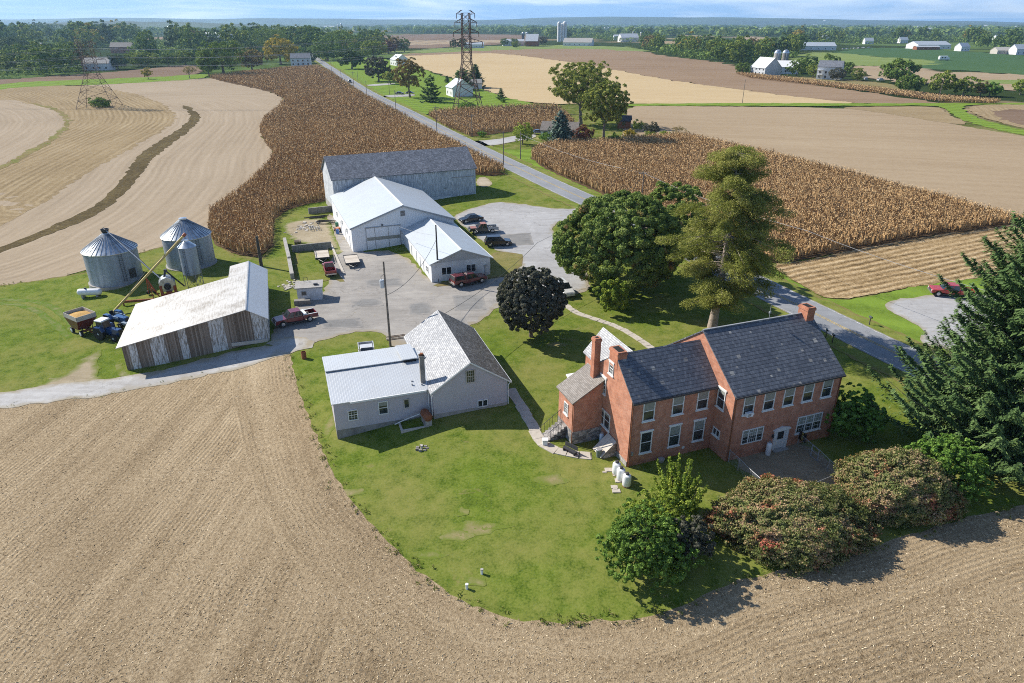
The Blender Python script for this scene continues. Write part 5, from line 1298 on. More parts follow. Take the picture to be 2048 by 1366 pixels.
# ---------------------------------------------------------------- grey shed with low metal roofed wing
def grey_shed():
    r = empty('grey_shed', (-.48, 63.15, 0), R(18.7), 'grey sided shed with slate gable and white metal roofed wing', 'shed')
    m = MB(); m.prism([(-8, .35), (0, .35), (0, 3.05), (-4, 5.75), (-8, 3.05)], 'y', 0, 14.2); m.build('gable_wall', M['grey_lap'], r)
    MB().box(-7.97, -.03, .03, 14.1, -1.2, .349).build('foundation', M['concrete'], r)
    m = MB(); m.slab([(-8.3, -.25, 2.99), (-4, -.25, 5.9), (-4, 14.4, 5.9), (-8.3, 14.4, 2.99)], .13); m.build('roof', M['slate_grey'], r)
    m = MB(); m.slab([(-4, -.25, 5.902), (.3, -.25, 2.99), (.3, 14.4, 2.99), (-4, 14.4, 5.902)], .13); o = m.build('roof', M['slate_dark'], r); o['label'] = 'dark roof side away from the metal roof'
    m = MB(); m.hull([(-8.3,-.28,2.80),(-4,-.28,5.71),(.3,-.28,2.80),(.3,-.28,2.97),(-4,-.28,5.88),(-8.3,-.28,2.97)], [(-8.3,-.252,2.80),(-4,-.252,5.71),(.3,-.252,2.80),(.3,-.252,2.97),(-4,-.252,5.88),(-8.3,-.252,2.97)]); m.build('bargeboard', M['white'], r)
    m = MB(); m.box(.3, .42, -.2, 14.3, 2.75, 2.9); m.cyl((.3, -.1, 2.8), (.06, -.08, 2.5), .05, n=7); m.cyl((.06, -.08, 2.5), (.06, -.08, .2), .05, n=7); m.build('gutter', M['white'], r)
    # wing
    m = MB(); m.prism([(.95, -.15), (11.4, -.15), (11.4, 2.85), (6.9, 3.4), (.95, 2.85)], 'x', -17.8, -8.002); m.build('wing_wall', M['grey_lap'], r)
    MB().box(-17.78, -8.0, .98, 11.35, -1.6, -.151).build('wing_foundation', M['dark_wall'], r)
    m = MB(); m.slab([(-18.0, .72, 3.0), (-8.35, .72, 3.0), (-7.2, 6.9, 3.62), (-18.0, 6.9, 3.62)], .09)
    m.slab([(-18.0, 6.6, 3.78), (-7.2, 6.6, 3.78), (-7.6, 11.7, 3.1), (-18.0, 11.7, 3.1)], .09); rf = m.build('wing_roof', M['metal_roof'], r)
    MB().slab([(-9.9, 6.3, 4.0), (-8.2, 6.3, 4.0), (-8.2, 10.6, 3.75), (-9.9, 10.6, 3.75)], .1).build('roof_hatch', M['metal_roof'], rf)
    MB().box(-9.75, -8.35, 6.4, 6.44, 3.5, 3.9).build('roof_opening', M['dark'], rf)
    MB().box(-16.2, -8.5, .60, .719, 2.82, 3.0).build('gutter', M['white'], rf)
    for u, v in ((-9.6, 2.6), (-9.7, 1.9), (-8.75, 1.7)): MB().cyl((u, v, 3.0), (u, v, 3.28), .1, n=9).build('vent', M['steel'], rf)
    c = MB().box(-8.75, -8.27, 2.0, 2.48, -.5, 6.25).box(-8.8, -8.22, 1.95, 2.53, 6.1, 6.25); c = c.build('chimney', M['dark_wall'], r); MB().cyl((-8.51, 2.24, 6.251), (-8.51, 2.24, 6.45), .17, n=12).build('flue', M['rust'], c)
    window(r, (-16.02, .95, 1.32), '-v', 1.0, 1.2, 'sash6', sill=False, lintel=False, blind=0)
    window(r, (-12.97, .95, 1.6), '-v', 1.0, 1.5, 'sash', sill=False, lintel=False, blind=.35)
    window(r, (-10.58, .95, 1.65), '-v', .62, 1.1, 'none', sill=False, lintel=False, blind=0, frame='concrete_pale')
    window(r, (-4.0, 0, 4.15), '-v', 1.0, 1.5, 'grid', sill=False, lintel=False, blind=0, frame='concrete_pale')
    window(r, (-2.75, 0, .75), '-v', 1.15, .85, 'pair', sill=False, lintel=False, blind=0)
    for u, v in ((-8.15, -.02), (-8.3, .8)): MB().cyl((u, v, 2.95), (u, v, .25), .05, n=7).build('downspout', M['white'], r)
    return r
grey_shed()
SU, SVv = (math.cos(R(18.7)), math.sin(R(18.7))), (-math.sin(R(18.7)), math.cos(R(18.7)))
def sw(u, v, z=None):
    x, y = -.48 + u*SU[0] + v*SVv[0], 63.15 + u*SU[1] + v*SVv[1]
    return (x, y, hgt(x, y) if z is None else z)

# ---------------------------------------------------------------- long board shed with old tin roof
def board_shed():
    r = empty('board_shed', (-31.31, 79.94, 0), R(18.3), 'long weathered board shed with a dirty white tin roof', 'shed')
    zl = 1.45; Wd = 16.9
    m = MB()
    m.prism([(-Wd, -2.6), (0, -2.6), (0, 2.95), (-2.2, 4.35), (-Wd, zl)], 'y', .16, 14.4); m.prism([(-4.5, -2), (0, -2), (0, 2.95), (-2.2, 4.35), (-4.5, 3.9)], 'y', 14.4, 19.5)
    m.build('wall', M['old_boards'], r)
    def zt(u): return 4.35 + (u + 2.2) * (2.9/14.7) if u < -2.2 else 4.35 - (u + 2.2) * (1.4/2.2)
    # front boarding: brown bays and peeling white doors
    cuts = [(-Wd, -16.2, 'o'), (-16.2, -15.3, 'w'), (-15.3, -13.75, 'o'), (-13.75, -12.1, 'w'), (-12.1, -10.45, 'o'), (-10.45, -9.55, 'w'), (-9.55, -6.85, 'o'), (-6.85, -5.05, 'w'), (-5.05, -1.75, 'o'), (-1.75, 0, 'w')]
    for a, b, k in cuts:
        pr = [(a, -2.6), (b, -2.6), (b, zt(b)), (a, zt(a))]
        if a < -2.2 < b: pr = [(a, -2.6), (b, -2.6), (b, zt(b)), (-2.2, 4.35), (a, zt(a))]
        q = MB(); q.prism(pr, 'y', .06 if k == 'w' else .10, .158)
        q.build('barn_door' if k == 'w' else 'board_panel', M['white_boards'] if k == 'w' else M['old_boards'], r)
    MB().box(.002, .06, .2, 19.4, -2, 2.9).build('side_boards', M['white_boards'], r)
    MB().box(-4.6, -.2, -.12, .05, -.35, .1).build('sill_beam', M['concrete_pale'], r)
    m = MB(); m.slab([(-Wd-.55, -.35, 1.42), (-2.2, -.35, 4.5), (-2.2, 14.75, 4.5), (-Wd-.55, 14.75, 1.42)], .08)
    m.slab([(-4.9, 14.752, 3.97), (-2.2, 14.752, 4.5), (-2.2, 19.9, 4.5), (-4.9, 19.9, 3.97)], .08); m.build('roof', M['tin'], r)
    m = MB(); m.slab([(-2.2, -.35, 4.502), (.3, -.35, 2.92), (.3, 19.9, 2.92), (-2.2, 19.9, 4.502)], .08); m.build('roof', M['metal_roof'], r)
    MB().box(-2.28, -2.12, -.36, 19.92, 4.46, 4.53).build('ridge_cap', M['steel'], r)
board_shed()

# ---------------------------------------------------------------- white workshop, annex and old barn
def workshop():
    r = empty('workshop', (-28.07, 116.14, 0), R(21), 'large white metal workshop with a wide sliding door', 'workshop')
    Wd, D = 18.6, 25.9
    m = MB(); m.prism([(0, -.8), (Wd, -.8), (Wd, 4.5), (9.3, 7.65), (0, 4.5)], 'y', 0, D); m.build('wall', M['shop_siding'], r)
    m = MB(); m.slab([(-.3, -.3, 4.52), (9.3, -.3, 7.82), (9.3, D+.1, 7.82), (-.3, D+.1, 4.52)], .13); m.slab([(9.3, -.3, 7.822), (Wd+.3, -.3, 4.52), (Wd+.3, D+.1, 4.52), (9.3, D+.1, 7.822)], .13); rf = m.build('roof', M['shop_roof'], r)
    MB().box(9.15, 9.45, -.32, D+.1, 7.79, 7.86).build('ridge_cap', M['white'], rf)
    m = MB()
    for a, b in (((-.3, 4.39), (9.3, 7.69)), ((9.3, 7.69), (Wd+.3, 4.39))): m.hull([(a[0], -.34, a[1]-.16), (b[0], -.34, b[1]-.16), (b[0], -.34, b[1]), (a[0], -.34, a[1])], [(a[0], -.302, a[1]-.16), (b[0], -.302, b[1]-.16), (b[0], -.302, b[1]), (a[0], -.302, a[1])])
    m.build('bargeboard', M['steel'], rf)
    d = MB().box(2.5, 8.6, -.1, -.01, .05, 4.2); dr = d.build('sliding_door', M['shop_siding'], r)
    m = MB().box(2.4, 8.7, -.16, -.005, 4.2, 4.36)
    for u in (2.5, 4.05, 6.45, 8.55): m.box(u-.05, u+.05, -.13, -.101, .06, 4.19)
    m.build('door_track', M['steel'], dr)
    MB().box(2.6, 8.5, -.115, -.102, 1.95, 2.55).build('door_window', M['blind'], dr)
    window(r, (9.25, 0, 6.3), '-v', .85, .95, 'sash6', sill=False, lintel=False, blind=0, frame='steel')
    MB().box(5.3, 5.6, -.25, -.01, 4.5, 4.7).build('wall_lamp', M['iron'], r)
    for v, w_, k in ((3.5, 1.0, 'side_door'), (8.5, 1.2, 'side_door'), (15, 2.6, 'side_door')): MB().box(-.06, -.01, v-w_/2, v+w_/2, -.2, 2.3).build(k, M['white_lap'], r)
    for v in (5.6, 11.5, 18.5): window(r, (0, v, 2.6), '-u', 1.2, 1.0, 'sash', sill=False, lintel=False, blind=0)
workshop()
def annex():
    r = empty('workshop_annex', (-12.47, 100.31, .15), R(20.5), 'low white annex in front of the workshop, two dark windows facing the yard', 'building')
    Wd, D = 9.6, 23.2
    MB().box(0, Wd, 0, D, -.9, 3.15).build('wall', M['whitewash'], r)
    m = MB(); m.prism([(0, 3.152), (Wd, 3.152), (4.8, 4.9)], 'y', .02, D); m.build('gable', M['gable_siding'], r)
    m = MB(); m.slab([(-.35, -.35, 3.14), (4.8, -.35, 5.05), (4.8, D+1, 5.05), (-.35, D+1, 3.14)], .12); m.slab([(4.8, -.35, 5.052), (Wd+.35, -.35, 3.14), (Wd+.35, D+1, 3.14), (4.8, D+1, 5.052)], .12); rf = m.build('roof', M['shop_roof'], r)
    MB().box(4.68, 4.92, -.37, D+1, 5.02, 5.09).build('ridge_cap', M['white'], rf)
    MB().box(Wd+.35, Wd+.47, -.3, D, 2.98, 3.12).build('gutter', M['white'], rf)
    for u in (2.4, 6.4): window(r, (u, 0, 1.75), '-v', 1.65, 1.3, 'pair', sill=False, lintel=False, blind=0)
    for v, w_, h_ in ((14.4, 1.5, 2.2), (11.1, 2.2, 2.3), (8.0, 1.2, 2.1), (5.5, 1.0, 2.1)): MB().box(-.07, -.01, v-w_/2, v+w_/2, -.3, h_).build('side_door', M['white_lap'], r)
    window(r, (0, 2.6, 1.5), '-u', 1.2, 1.0, 'sash', sill=False, lintel=False, blind=0)
    m = MB(); m.cyl((8.7, -.1, .2), (8.7, -.1, 2.0), .06, n=8); m.cyl((8.45, -.1, 1.95), (9.0, -.1, 1.95), .06, n=8); m.build('vent_pipe', M['steel'], r)
    MB().box(-.6, 0, -.1, D*.7, -.5, .02).build('concrete_curb', M['concrete_pale'], r)
annex()
def old_barn():
    r = empty('old_barn', (-37.0, 141.3, 0), R(23.7), 'long old white board barn with a grey slate roof behind the workshop', 'barn')
    Wd, D = 31.5, 11.8
    m = MB(); gable_walls(m, 0, Wd, 0, D, -1, 7.75, 11.35, 5.9); m.build('wall', M['barn_boards'], r)
    m = MB(); gable_roof_u(m, 0, Wd, 0, D, 7.75, 11.35, 5.9, .14, .35, 0, None, .3); m.build('roof', M['barn_slate'], r)
    MB().box(25.9, 31.0, -.08, -.01, 1.6, 5.9).build('barn_door', M['barn_boards'], r)
    m = MB().box(25.8, 31.1, -.14, -.012, 5.91, 6.05); m.build('door_rail', M['concrete'], r)
    MB().box(24.0, 24.9, -.05, -.01, 3.8, 3.9).build('vent_slot', M['dark'], r)
    MB().box(.0, Wd, -.06, -.005, -.6, 2.0).build('foundation', M['whitewash'], r)
    MB().box(-.06, -.01, .2, D-.2, -1, 1.6).build('end_foundation', M['concrete'], r)
old_barn()

def pump_hut():
    x, y, z = -31.3, 93.0, 0
    r = empty('pump_hut', (x, y, z), R(12), 'small whitewashed block hut with a flat roof at the yard edge', 'hut')
    MB().box(0, 3.45, 0, 2.1, -.6, 2.0).build('wall', M['whitewash'], r)
    MB().slab([(-.25, -.3, 2.12), (3.7, -.3, 2.12), (3.7, 2.4, 2.3), (-.25, 2.4, 2.3)], .14).build('roof', M['concrete'], r)
    window(r, (.95, 0, 1.2), '-v', .7, .6, 'none', sill=False, lintel=False, blind=0, frame='concrete')
    MB().box(2.4, 3.0, .4, .8, 2.23, 2.4).build('roof_lid', M['iron'], r)
    m = MB(); m.tube([(.9, 2.2, 2.2), (.9, 2.2, 2.8), (1.2, 2.2, 2.95), (1.5, 2.2, 2.8), (1.5, 2.2, 2.2)], .03, 6); m.build('vent_pipe', M['iron'], r)
pump_hut()

# ---------------------------------------------------------------- bunker walls
def wall_thing(name, label, a, b, h_, th, mat='dark_wall', zb=-.4):
    d = math.hypot(b[0]-a[0], b[1]-a[1]); o = MB().box(0, d, -th/2, th/2, zb, h_).build(name, M[mat], None, bevel=0.02, loc=(a[0], a[1], hgt(*a)), rz=math.atan2(b[1]-a[1], b[0]-a[0]))
    return tag(o, label, 'wall')
wall_thing('retaining_wall', 'long grey concrete wall along the grass left of the yard', (-41.9, 121.9), (-37.7, 110.6), 1.15, .55, 'concrete')
wall_thing('retaining_wall', 'lower broken end of the long grey wall nearest the white hut', (-37.6, 110.2), (-34.9, 102.6), .95, .6, 'concrete')
wall_thing('retaining_wall', 'dark stained cross wall between the two scrap yards', (-39.0, 116.6), (-32.6, 119.0), 1.25, .35)
wall_thing('retaining_wall', 'dark stained end wall below the corn behind the scrap yard', (-43.3, 143.2), (-37.6, 146.0), 1.3, .4)
wall_thing('concrete_curb', 'low pale curb between the grassy bay and the asphalt', (-33.2, 121.0), (-27.2, 104.8), .22, .35, 'concrete_pale')
wall_thing('stone_trough', 'low block trough in front of the white hut', (-31.4, 91.6), (-29.2, 92.0), .75, .9, 'dark_wall')

# ---------------------------------------------------------------- grain bins
def grain_bin(label, x, y, rad, eave, top, hatch=False, open_cap=False):
    z = hgt(x, y); r = empty('grain_bin', (x, y, z), R(20), label, 'grain bin', 'galvanised grain bins')
    e, t = eave - z, top - z
    MB().lathe(0, 0, [(rad+.25, -.6), (rad+.25, .12)], 40).build('base', M['concrete'], r)
    MB().lathe(0, 0, [(rad, .1), (rad, e)], 56).build('wall', M['bin'], r, smooth=True)
    rf = MB().lathe(0, 0, [(rad+.16, e-.06), (rad+.16, e+.02), (.55, t-.15), (.5, t)], 56).build('roof', M['bin_roof'], r, smooth=True)
    rb = MB()
    for i in range(36):
        a = 2*PI*i/36; c, s = math.cos(a), math.sin(a)
        rb.cyl((c*(rad+.15), s*(rad+.15), e+.05), (c*.58, s*.58, t-.12), .045, n=4)
    rb.build('roof_ribs', M['bin_rib'], rf)
    if open_cap: MB().lathe(0, 0, [(.42, t-.02), (.62, t+.62), (.55, t+.62), (.36, t)], 18).build('cap', M['iron'], rf)
    else: MB().lathe(0, 0, [(.62, t-.05), (.62, t+.12), (.2, t+.22)], 18).build('cap', M['bin_roof'], rf)
    a = R(-62)
    ld = MB()
    for k in (-.22, .22):
        c, s = math.cos(a + k/rad), math.sin(a + k/rad); ld.cyl((c*(rad+.12), s*(rad+.12), .6), (c*(rad+.12), s*(rad+.12), e), .025, n=5)
    for i in range(int((e-.8)/.3)):
        z_ = .8 + i*.3; p = [(math.cos(a+k/rad)*(rad+.12), math.sin(a+k/rad)*(rad+.12), z_) for k in (-.22, .22)]; ld.cyl(p[0], p[1], .018, n=4)
    ld.build('ladder', M['iron'], r)
    if hatch:
        a = R(-42); d = MB(); d.box(-.55, .55, -.06, .1, .9, 2.4); o = d.build('hatch', M['iron'], r, loc=(math.cos(a)*rad, math.sin(a)*rad, 0), rz=a + PI/2)
    return r
grain_bin('squat galvanised grain bin at the left with an open cap and auger on its roof', -63.6, 103.9, 3.85, 4.65, 7.2, True, True)
grain_bin('galvanised grain bin nearer the corn, behind the slim hopper bin', -54.2, 110.3, 3.78, 5.1, 7.75)
def hopper():
    x, y = -49.2, 99.6; z = hgt(x, y)
    r = empty('hopper_bin', (x, y, z), 0, 'slim galvanised hopper bin on legs in front of the far grain bin', 'hopper bin')
    MB().lathe(0, 0, [(1.28, 2.1), (1.28, 6.4)], 32).build('wall', M['bin'], r, smooth=True)
    MB().lathe(0, 0, [(.2, .55), (1.28, 2.098)], 32).build('cone', M['bin_rib'], r, smooth=True)
    rf = MB().lathe(0, 0, [(1.36, 6.38), (.4, 7.2), (.4, 7.35)], 32).build('roof', M['bin_roof'], r, smooth=True)
    for i in range(6):
        a = 2*PI*i/6 + .2; MB().cyl((math.cos(a)*1.34, math.sin(a)*1.34, 0), (math.cos(a)*1.34, math.sin(a)*1.34, 3.6), .05, n=6).build('leg', M['steel'], r)
    b = MB()
    for i in range(6):
        a, c = 2*PI*i/6 + .2, 2*PI*(i+1)/6 + .2
        b.cyl((math.cos(a)*1.34, math.sin(a)*1.34, .2), (math.cos(c)*1.34, math.sin(c)*1.34, 1.9), .025, n=4)
    b.build('brace', M['steel'], r)
    ld = MB()
    for k in (-.15, .15): ld.cyl((k, -1.36, .8), (k, -1.36, 6.4), .02, n=4)
    for i in range(18): ld.cyl((-.15, -1.36, 1 + i*.3), (.15, -1.36, 1 + i*.3), .014, n=4)
    ld.build('ladder', M['iron'], r)
hopper()
def auger(label, a, b, rad, mat, frame=None, hop=True):
    r = empty('grain_auger', b, 0, label, 'auger'); a, b = Vector(a), Vector(b); d = a - b
    MB().cyl((0, 0, 0), d, rad, n=12).build('tube', M[mat], r, smooth=True)
    u = d.normalized()
    MB().cyl(d - u*.1, d + u*.45, rad*1.5, rad*1.3, 10).build('head', M['orange'] if mat == 'yellow' else M['iron'], r)
    if hop: MB().cyl(-u*.5, u*.5, rad*1.9, rad*1.7, 10).build('intake', M['iron'], r)
    m = MB(); side = Vector((-u.y, u.x, 0)).normalized()
    up = u.cross(side); up = up if up.z > 0 else -up
    for s_ in (1,):
        p = [d*.15, d*.5 + up*(rad+.35), d*.88]; m.tube(p, .025, 5); m.cyl(d*.5 + up*rad, d*.5 + up*(rad+.35), .025, n=5)
    m.build('truss', M['iron'], r)
    if frame:
        f = MB(); c = d*frame[0]
        for p in frame[1]: f.cyl(c, Vector(p) - b, .06, n=6)
        q = [Vector(p) - b for p in frame[1]]
        for i in range(len(q)): f.cyl(c.lerp(q[i], .6), c.lerp(q[(i+1) % len(q)], .6), .035, n=5)
        f.build('frame', M['orange'], r)
        for p in q[:2]: MB().cyl(p + Vector((-.12, 0, .3)), p + Vector((.12, 0, .3)), .33, n=14).build('wheel', M['black'], r)
auger('long yellow auger rising from the tractor to the slim hopper bin', (-49.55, 100.0, 7.85), (-57.8, 90.6, -1.15), .17, 'yellow', (.47, [(-55.2, 97.0, -.4), (-54.4, 97.4, -.4), (-53.2, 94.6, -.3), (-52.6, 95.2, -.3)]))
auger('dark auger running down from the open capped grain bin to the dryer', (-63.4, 103.7, 7.75), (-52.6, 96.9, 1.9), .11, 'bin_rib', None, False)
def dryer():
    x, y = -51.7, 96.4; z = hgt(x, y)
    r = empty('grain_dryer', (x, y, z), R(25), 'orange and grey grain dryer beside the slim hopper bin', 'dryer')
    n = 10; prof = [(1.15*math.cos(PI*2*i/n + .3), 1.9 + 1.15*math.sin(PI*2*i/n + .3)) for i in range(n)]
    MB().prism(prof, 'y', -.9, .9).build('drum', M['bin_roof'], r)
    f = MB().lathe(0, 0, [(.42, -.12), (.5, .12), (.42, .12), (.38, -.1)], 16).build('fan', M['iron'], r, loc=(0, -1.0, 1.7)); f.rotation_euler = (PI/2, 0, 0)
    m = MB(); m.box(-1.1, -.75, -1.0, 1.0, .35, 1.9).box(.75, 1.1, -1.0, 1.0, .35, 1.7).box(-1.1, 1.1, -1.1, -.95, .4, .7).box(-.3, .5, -1.5, -.95, .4, 1.0); m.build('frame', M['orange'], r)
    for sx in (-1, 1):
        for sy in (-.7, .7): MB().cyl((sx*1.12, sy, .32), (sx*.9, sy, .32), .32, n=14).build('wheel', M['black'], r)
    m = MB(); m.cyl((-.2, 0, 2.9), (.1, .3, 3.9), .16, n=8); m.cyl((.1, .3, 3.8), (2.2, .9, .8), .12, n=8); m.box(-.1, .35, .05, .5, 3.6, 4.0); m.build('discharge_pipe', M['iron'], r)
dryer()
bm_ = MB().box(-.15, 4.2, -.12, .12, .5, .85).box(-.05, .1, -.1, .1, -.4, .5).box(3.9, 4.05, -.1, .1, -.5, .5).build('conveyor_beam', M['rust'], None, loc=T(248, 612), rz=R(12)); tag(bm_, 'rusty beam end sticking out behind the tin roofed shed', 'beam')

def tank(name, label, loc, rz, Lg, rad, mat='white_gloss', legs=True, dome=True, z=None, group=None):
    r = empty(name, loc, rz, label, 'tank', group); zc = (rad + .32) if z is None else z
    pr = [(rad*math.sin(PI/2*t/5), -Lg/2 + rad*.7*(1-math.cos(PI/2*t/5))) for t in range(6)]; pr = [(max(.02, a), b) for a, b in pr]
    pr += [(a, -b) for a, b in pr[::-1]]
    MB().rlathe((0, 0, zc), (1, 0, 0), pr, 22).build('tank_body', M[mat], r, smooth=True)
    if dome: MB().cyl((-.15*Lg, 0, zc+rad-.03), (-.15*Lg, 0, zc+rad+.16), .17, n=12).build('dome', M['iron'], r)
    if legs:
        for x in (-.3*Lg, .3*Lg): MB().box(x-.12, x+.12, -rad*.75, rad*.75, -.3, zc-rad*.7).build('saddle', M['concrete'], r)
    return r
tank('propane_tank', 'long white propane tank lying on the grass by the grain bins', T(182, 594), R(4), 3.6, .52)
tank('oil_tank', 'rusty oil tank in the corner of the grey shed', sw(-8.85, -.35), R(18.7 + 98), 1.75, .44, 'rust', True, False, 1.0)
# ================================================================ vehicles
_pc = {}
def P_(c, rough=.25):
    k = tuple(c)
    if k not in _pc: _pc[k] = paint('car_paint', c, rough)
    return _pc[k]
M['lamp'] = plain('lamp_glass', (0.6,0.6,0.58), 0.15, spec=.8)
M['tail'] = plain('tail_lamp', (0.30,0.02,0.015), 0.2, spec=.7)
M['chrome'] = plain('bumper_chrome', (0.5,0.5,0.5), 0.25, .8)
def wheels(r, xs, y, rad, w=.24, rim='rim'):
    for x in xs:
        for s in (-1, 1):
            t = MB().rlathe((x, s*y, rad), (0, s, 0), [(rad*.72, -w/2), (rad*.97, -w/2), (rad, -w*.3), (rad, w*.3), (rad*.97, w/2), (rad*.72, w/2)], 18).build('wheel', M['black'], r, smooth=True)
            q = MB().rlathe((x, s*y, rad), (0, s, 0), [(rad*.64, -w/2-.003), (rad*.64, w/2+.012), (rad*.2, w/2+.03)], 14).build('rim', M[rim], t)
def arch(x, rad, n=7, z0=.32): return [(x + rad*math.cos(PI - PI*i/n), z0 + .05 + rad*math.sin(PI - PI*i/n)) for i in range(n+1)]
def frustum(lo, hi, z0, z1):
    (a, b, w0), (c, d, w1) = lo, hi
    return [(a,-w0,z0),(b,-w0,z0),(b,w0,z0),(a,w0,z0)], [(c,-w1,z1),(d,-w1,z1),(d,w1,z1),(c,w1,z1)]
def face_panel(r, A, B_, C_, D_, name='window', mat='glass', off=.012, ins=.08):
    A, B_, C_, D_ = map(Vector, (A, B_, C_, D_)); n = (B_-A).cross(D_-A).normalized(); c = (A+B_+C_+D_)/4
    if n.dot(c - Vector((c.x*.3, 0, .8))) < 0: n = -n
    q = [p.lerp(c, ins) for p in (A, B_, C_, D_)]
    MB().hull([p - n*.02 for p in q], [p + n*off for p in q]).build(name, M[mat] if isinstance(mat, str) else mat, r)
def glasshouse(r, lo, hi, z0, z1, col, pillars=(.5,), name='cab'):
    a, b = frustum(lo, hi, z0, z1)
    cab = MB().hull(a, b).build(name, col, r, bevel=.04)
    face_panel(r, a[1], a[2], b[2], b[1], 'windscreen', ins=.07); face_panel(r, a[0], a[3], b[3], b[0], 'rear_window', ins=.1)
    for s in (0, 1):
        p0, p1, p2, p3 = (a[0], a[1], b[1], b[0]) if s == 0 else (a[3], a[2], b[2], b[3])
        ks = [0.02] + list(pillars) + [.98]
        for i in range(len(ks)-1):
            f0, f1 = ks[i] + .02, ks[i+1] - .02
            face_panel(r, Vector(p0).lerp(p1, f0), Vector(p0).lerp(p1, f1), Vector(p3).lerp(p2, f1), Vector(p3).lerp(p2, f0), 'side_window', ins=.09)
    return cab
def trim_lights(r, xf, xb, w, zf, zb, hl=(.34,.18), tl=(.14,.3)):
    for s in (-1, 1):
        MB().box(xf-.03, xf+.02, s*(w-.2)-hl[0]/2, s*(w-.2)+hl[0]/2, zf-hl[1]/2, zf+hl[1]/2).build('headlight', M['lamp'], r)
        MB().box(xb-.02, xb+.03, s*(w-.1)-tl[0]/2, s*(w-.1)+tl[0]/2, zb-tl[1]/2, zb+tl[1]/2).build('taillight', M['tail'], r)

def pickup(label, loc, head, col, cap=False, bed_col=None, rail=None, cab_len=1.0, top_col=None, hood_col=None, Lg=5.6, Wd=1.9, cargo=None):
    r = empty('pickup_truck', loc, head, label, 'pickup truck'); h = Lg/2; w = Wd/2; wr = .39; xa, xb = h-.95, -h+1.15
    bc = P_(col); cx0 = -h+2.05; cx1 = h-1.55
    fr = [(cx0, .42), (cx0, 1.05), (cx1+.15, 1.08), (h-.12, 1.0), (h, .85), (h, .42)] + [(x, z) for x, z in arch(xa, .5)[::-1] if z > .42]
    MB().prism(fr, 'y', -w, w).build('body', bc, r, bevel=.03)
    if hood_col: MB().box(cx1+.2, h-.2, -w+.12, w-.12, 1.06, 1.085).build('hood', P_(hood_col, .8), r)
    glasshouse(r, (cx0+.03, cx1+.12, w-.06), (cx0+.15, cx1-.62, w-.2), 1.05, 1.78, P_(top_col or col, .5 if top_col else .25), (.52,) if cab_len >= 1 else ())
    bcol = P_(bed_col or col); b = MB(); x0, x1 = -h+.05, cx0-.03
    sd = [(x0, .5), (x0, 1.12), (x1, 1.12), (x1, .5)] + [(x, z) for x, z in arch(xb, .5)[::-1] if z > .5]
    b.prism(sd, 'y', -w, -w+.09).prism(sd, 'y', w-.09, w).box(x0, x0+.07, -w+.091, w-.091, .5, 1.12).box(x1-.07, x1, -w+.091, w-.091, .5, 1.12)
    b.build('bed', bcol, r); MB().box(x0+.071, x1-.071, -w+.092, w-.092, .56, .66).build('bed_liner', M['black'], r)
    if rail:
        m = MB(); m.box(x0, x1, -w-.01, -w+.12, 1.121, 1.16).box(x0, x1, w-.12, w+.01, 1.121, 1.16); m.build('bed_rail', M[rail], r)
    if cap:
        a, c = frustum((x0-.02, x1+.02, w-.03), (x0+.12, x1-.02, w-.16), 1.122, 1.76)
        MB().hull(a, c).build('bed_cap', bc, r, bevel=.05)
        face_panel(r, Vector(a[0]).lerp(a[1], .08), Vector(a[0]).lerp(a[1], .92), Vector(c[0]).lerp(c[1], .92), Vector(c[0]).lerp(c[1], .08), 'side_window', ins=.14)
        face_panel(r, Vector(a[3]).lerp(a[2], .08), Vector(a[3]).lerp(a[2], .92), Vector(c[3]).lerp(c[2], .92), Vector(c[3]).lerp(c[2], .08), 'side_window', ins=.14)
        face_panel(r, a[0], a[3], c[3], c[0], 'rear_window', ins=.12)
        MB().box(cx0+.3, cx0+.45, -.5, .5, 1.78, 1.84).build('roof_bar', M['chrome'], r)
    if cargo: MB().box(x1-.55, x1-.1, -w+.1, w-.1, .9, 1.28).build('tool_box', M[cargo], r)
    wheels(r, (xa, xb), w-.12, wr)
    m = MB().box(h-.05, h+.12, -w+.02, w-.02, .45, .66).build('bumper', M['chrome'], r); MB().box(-h-.1, -h+.04, -w+.05, w-.05, .48, .68).build('bumper', M['chrome'], r)
    MB().box(h-.02, h+.03, -w+.42, w-.42, .68, .95).build('grille', M['iron'], r); MB().box(xb+.6, xa-.6, -w+.02, w-.02, .33, .42).build('running_board', M['iron'], r)
    for s in (-1, 1): MB().box(cx1-.1, cx1+.06, s*(w+.12)-.09, s*(w+.12)+.09, 1.08, 1.26).build('mirror', M['iron'], r)
    trim_lights(r, h, -h, w, .84, .9); return r
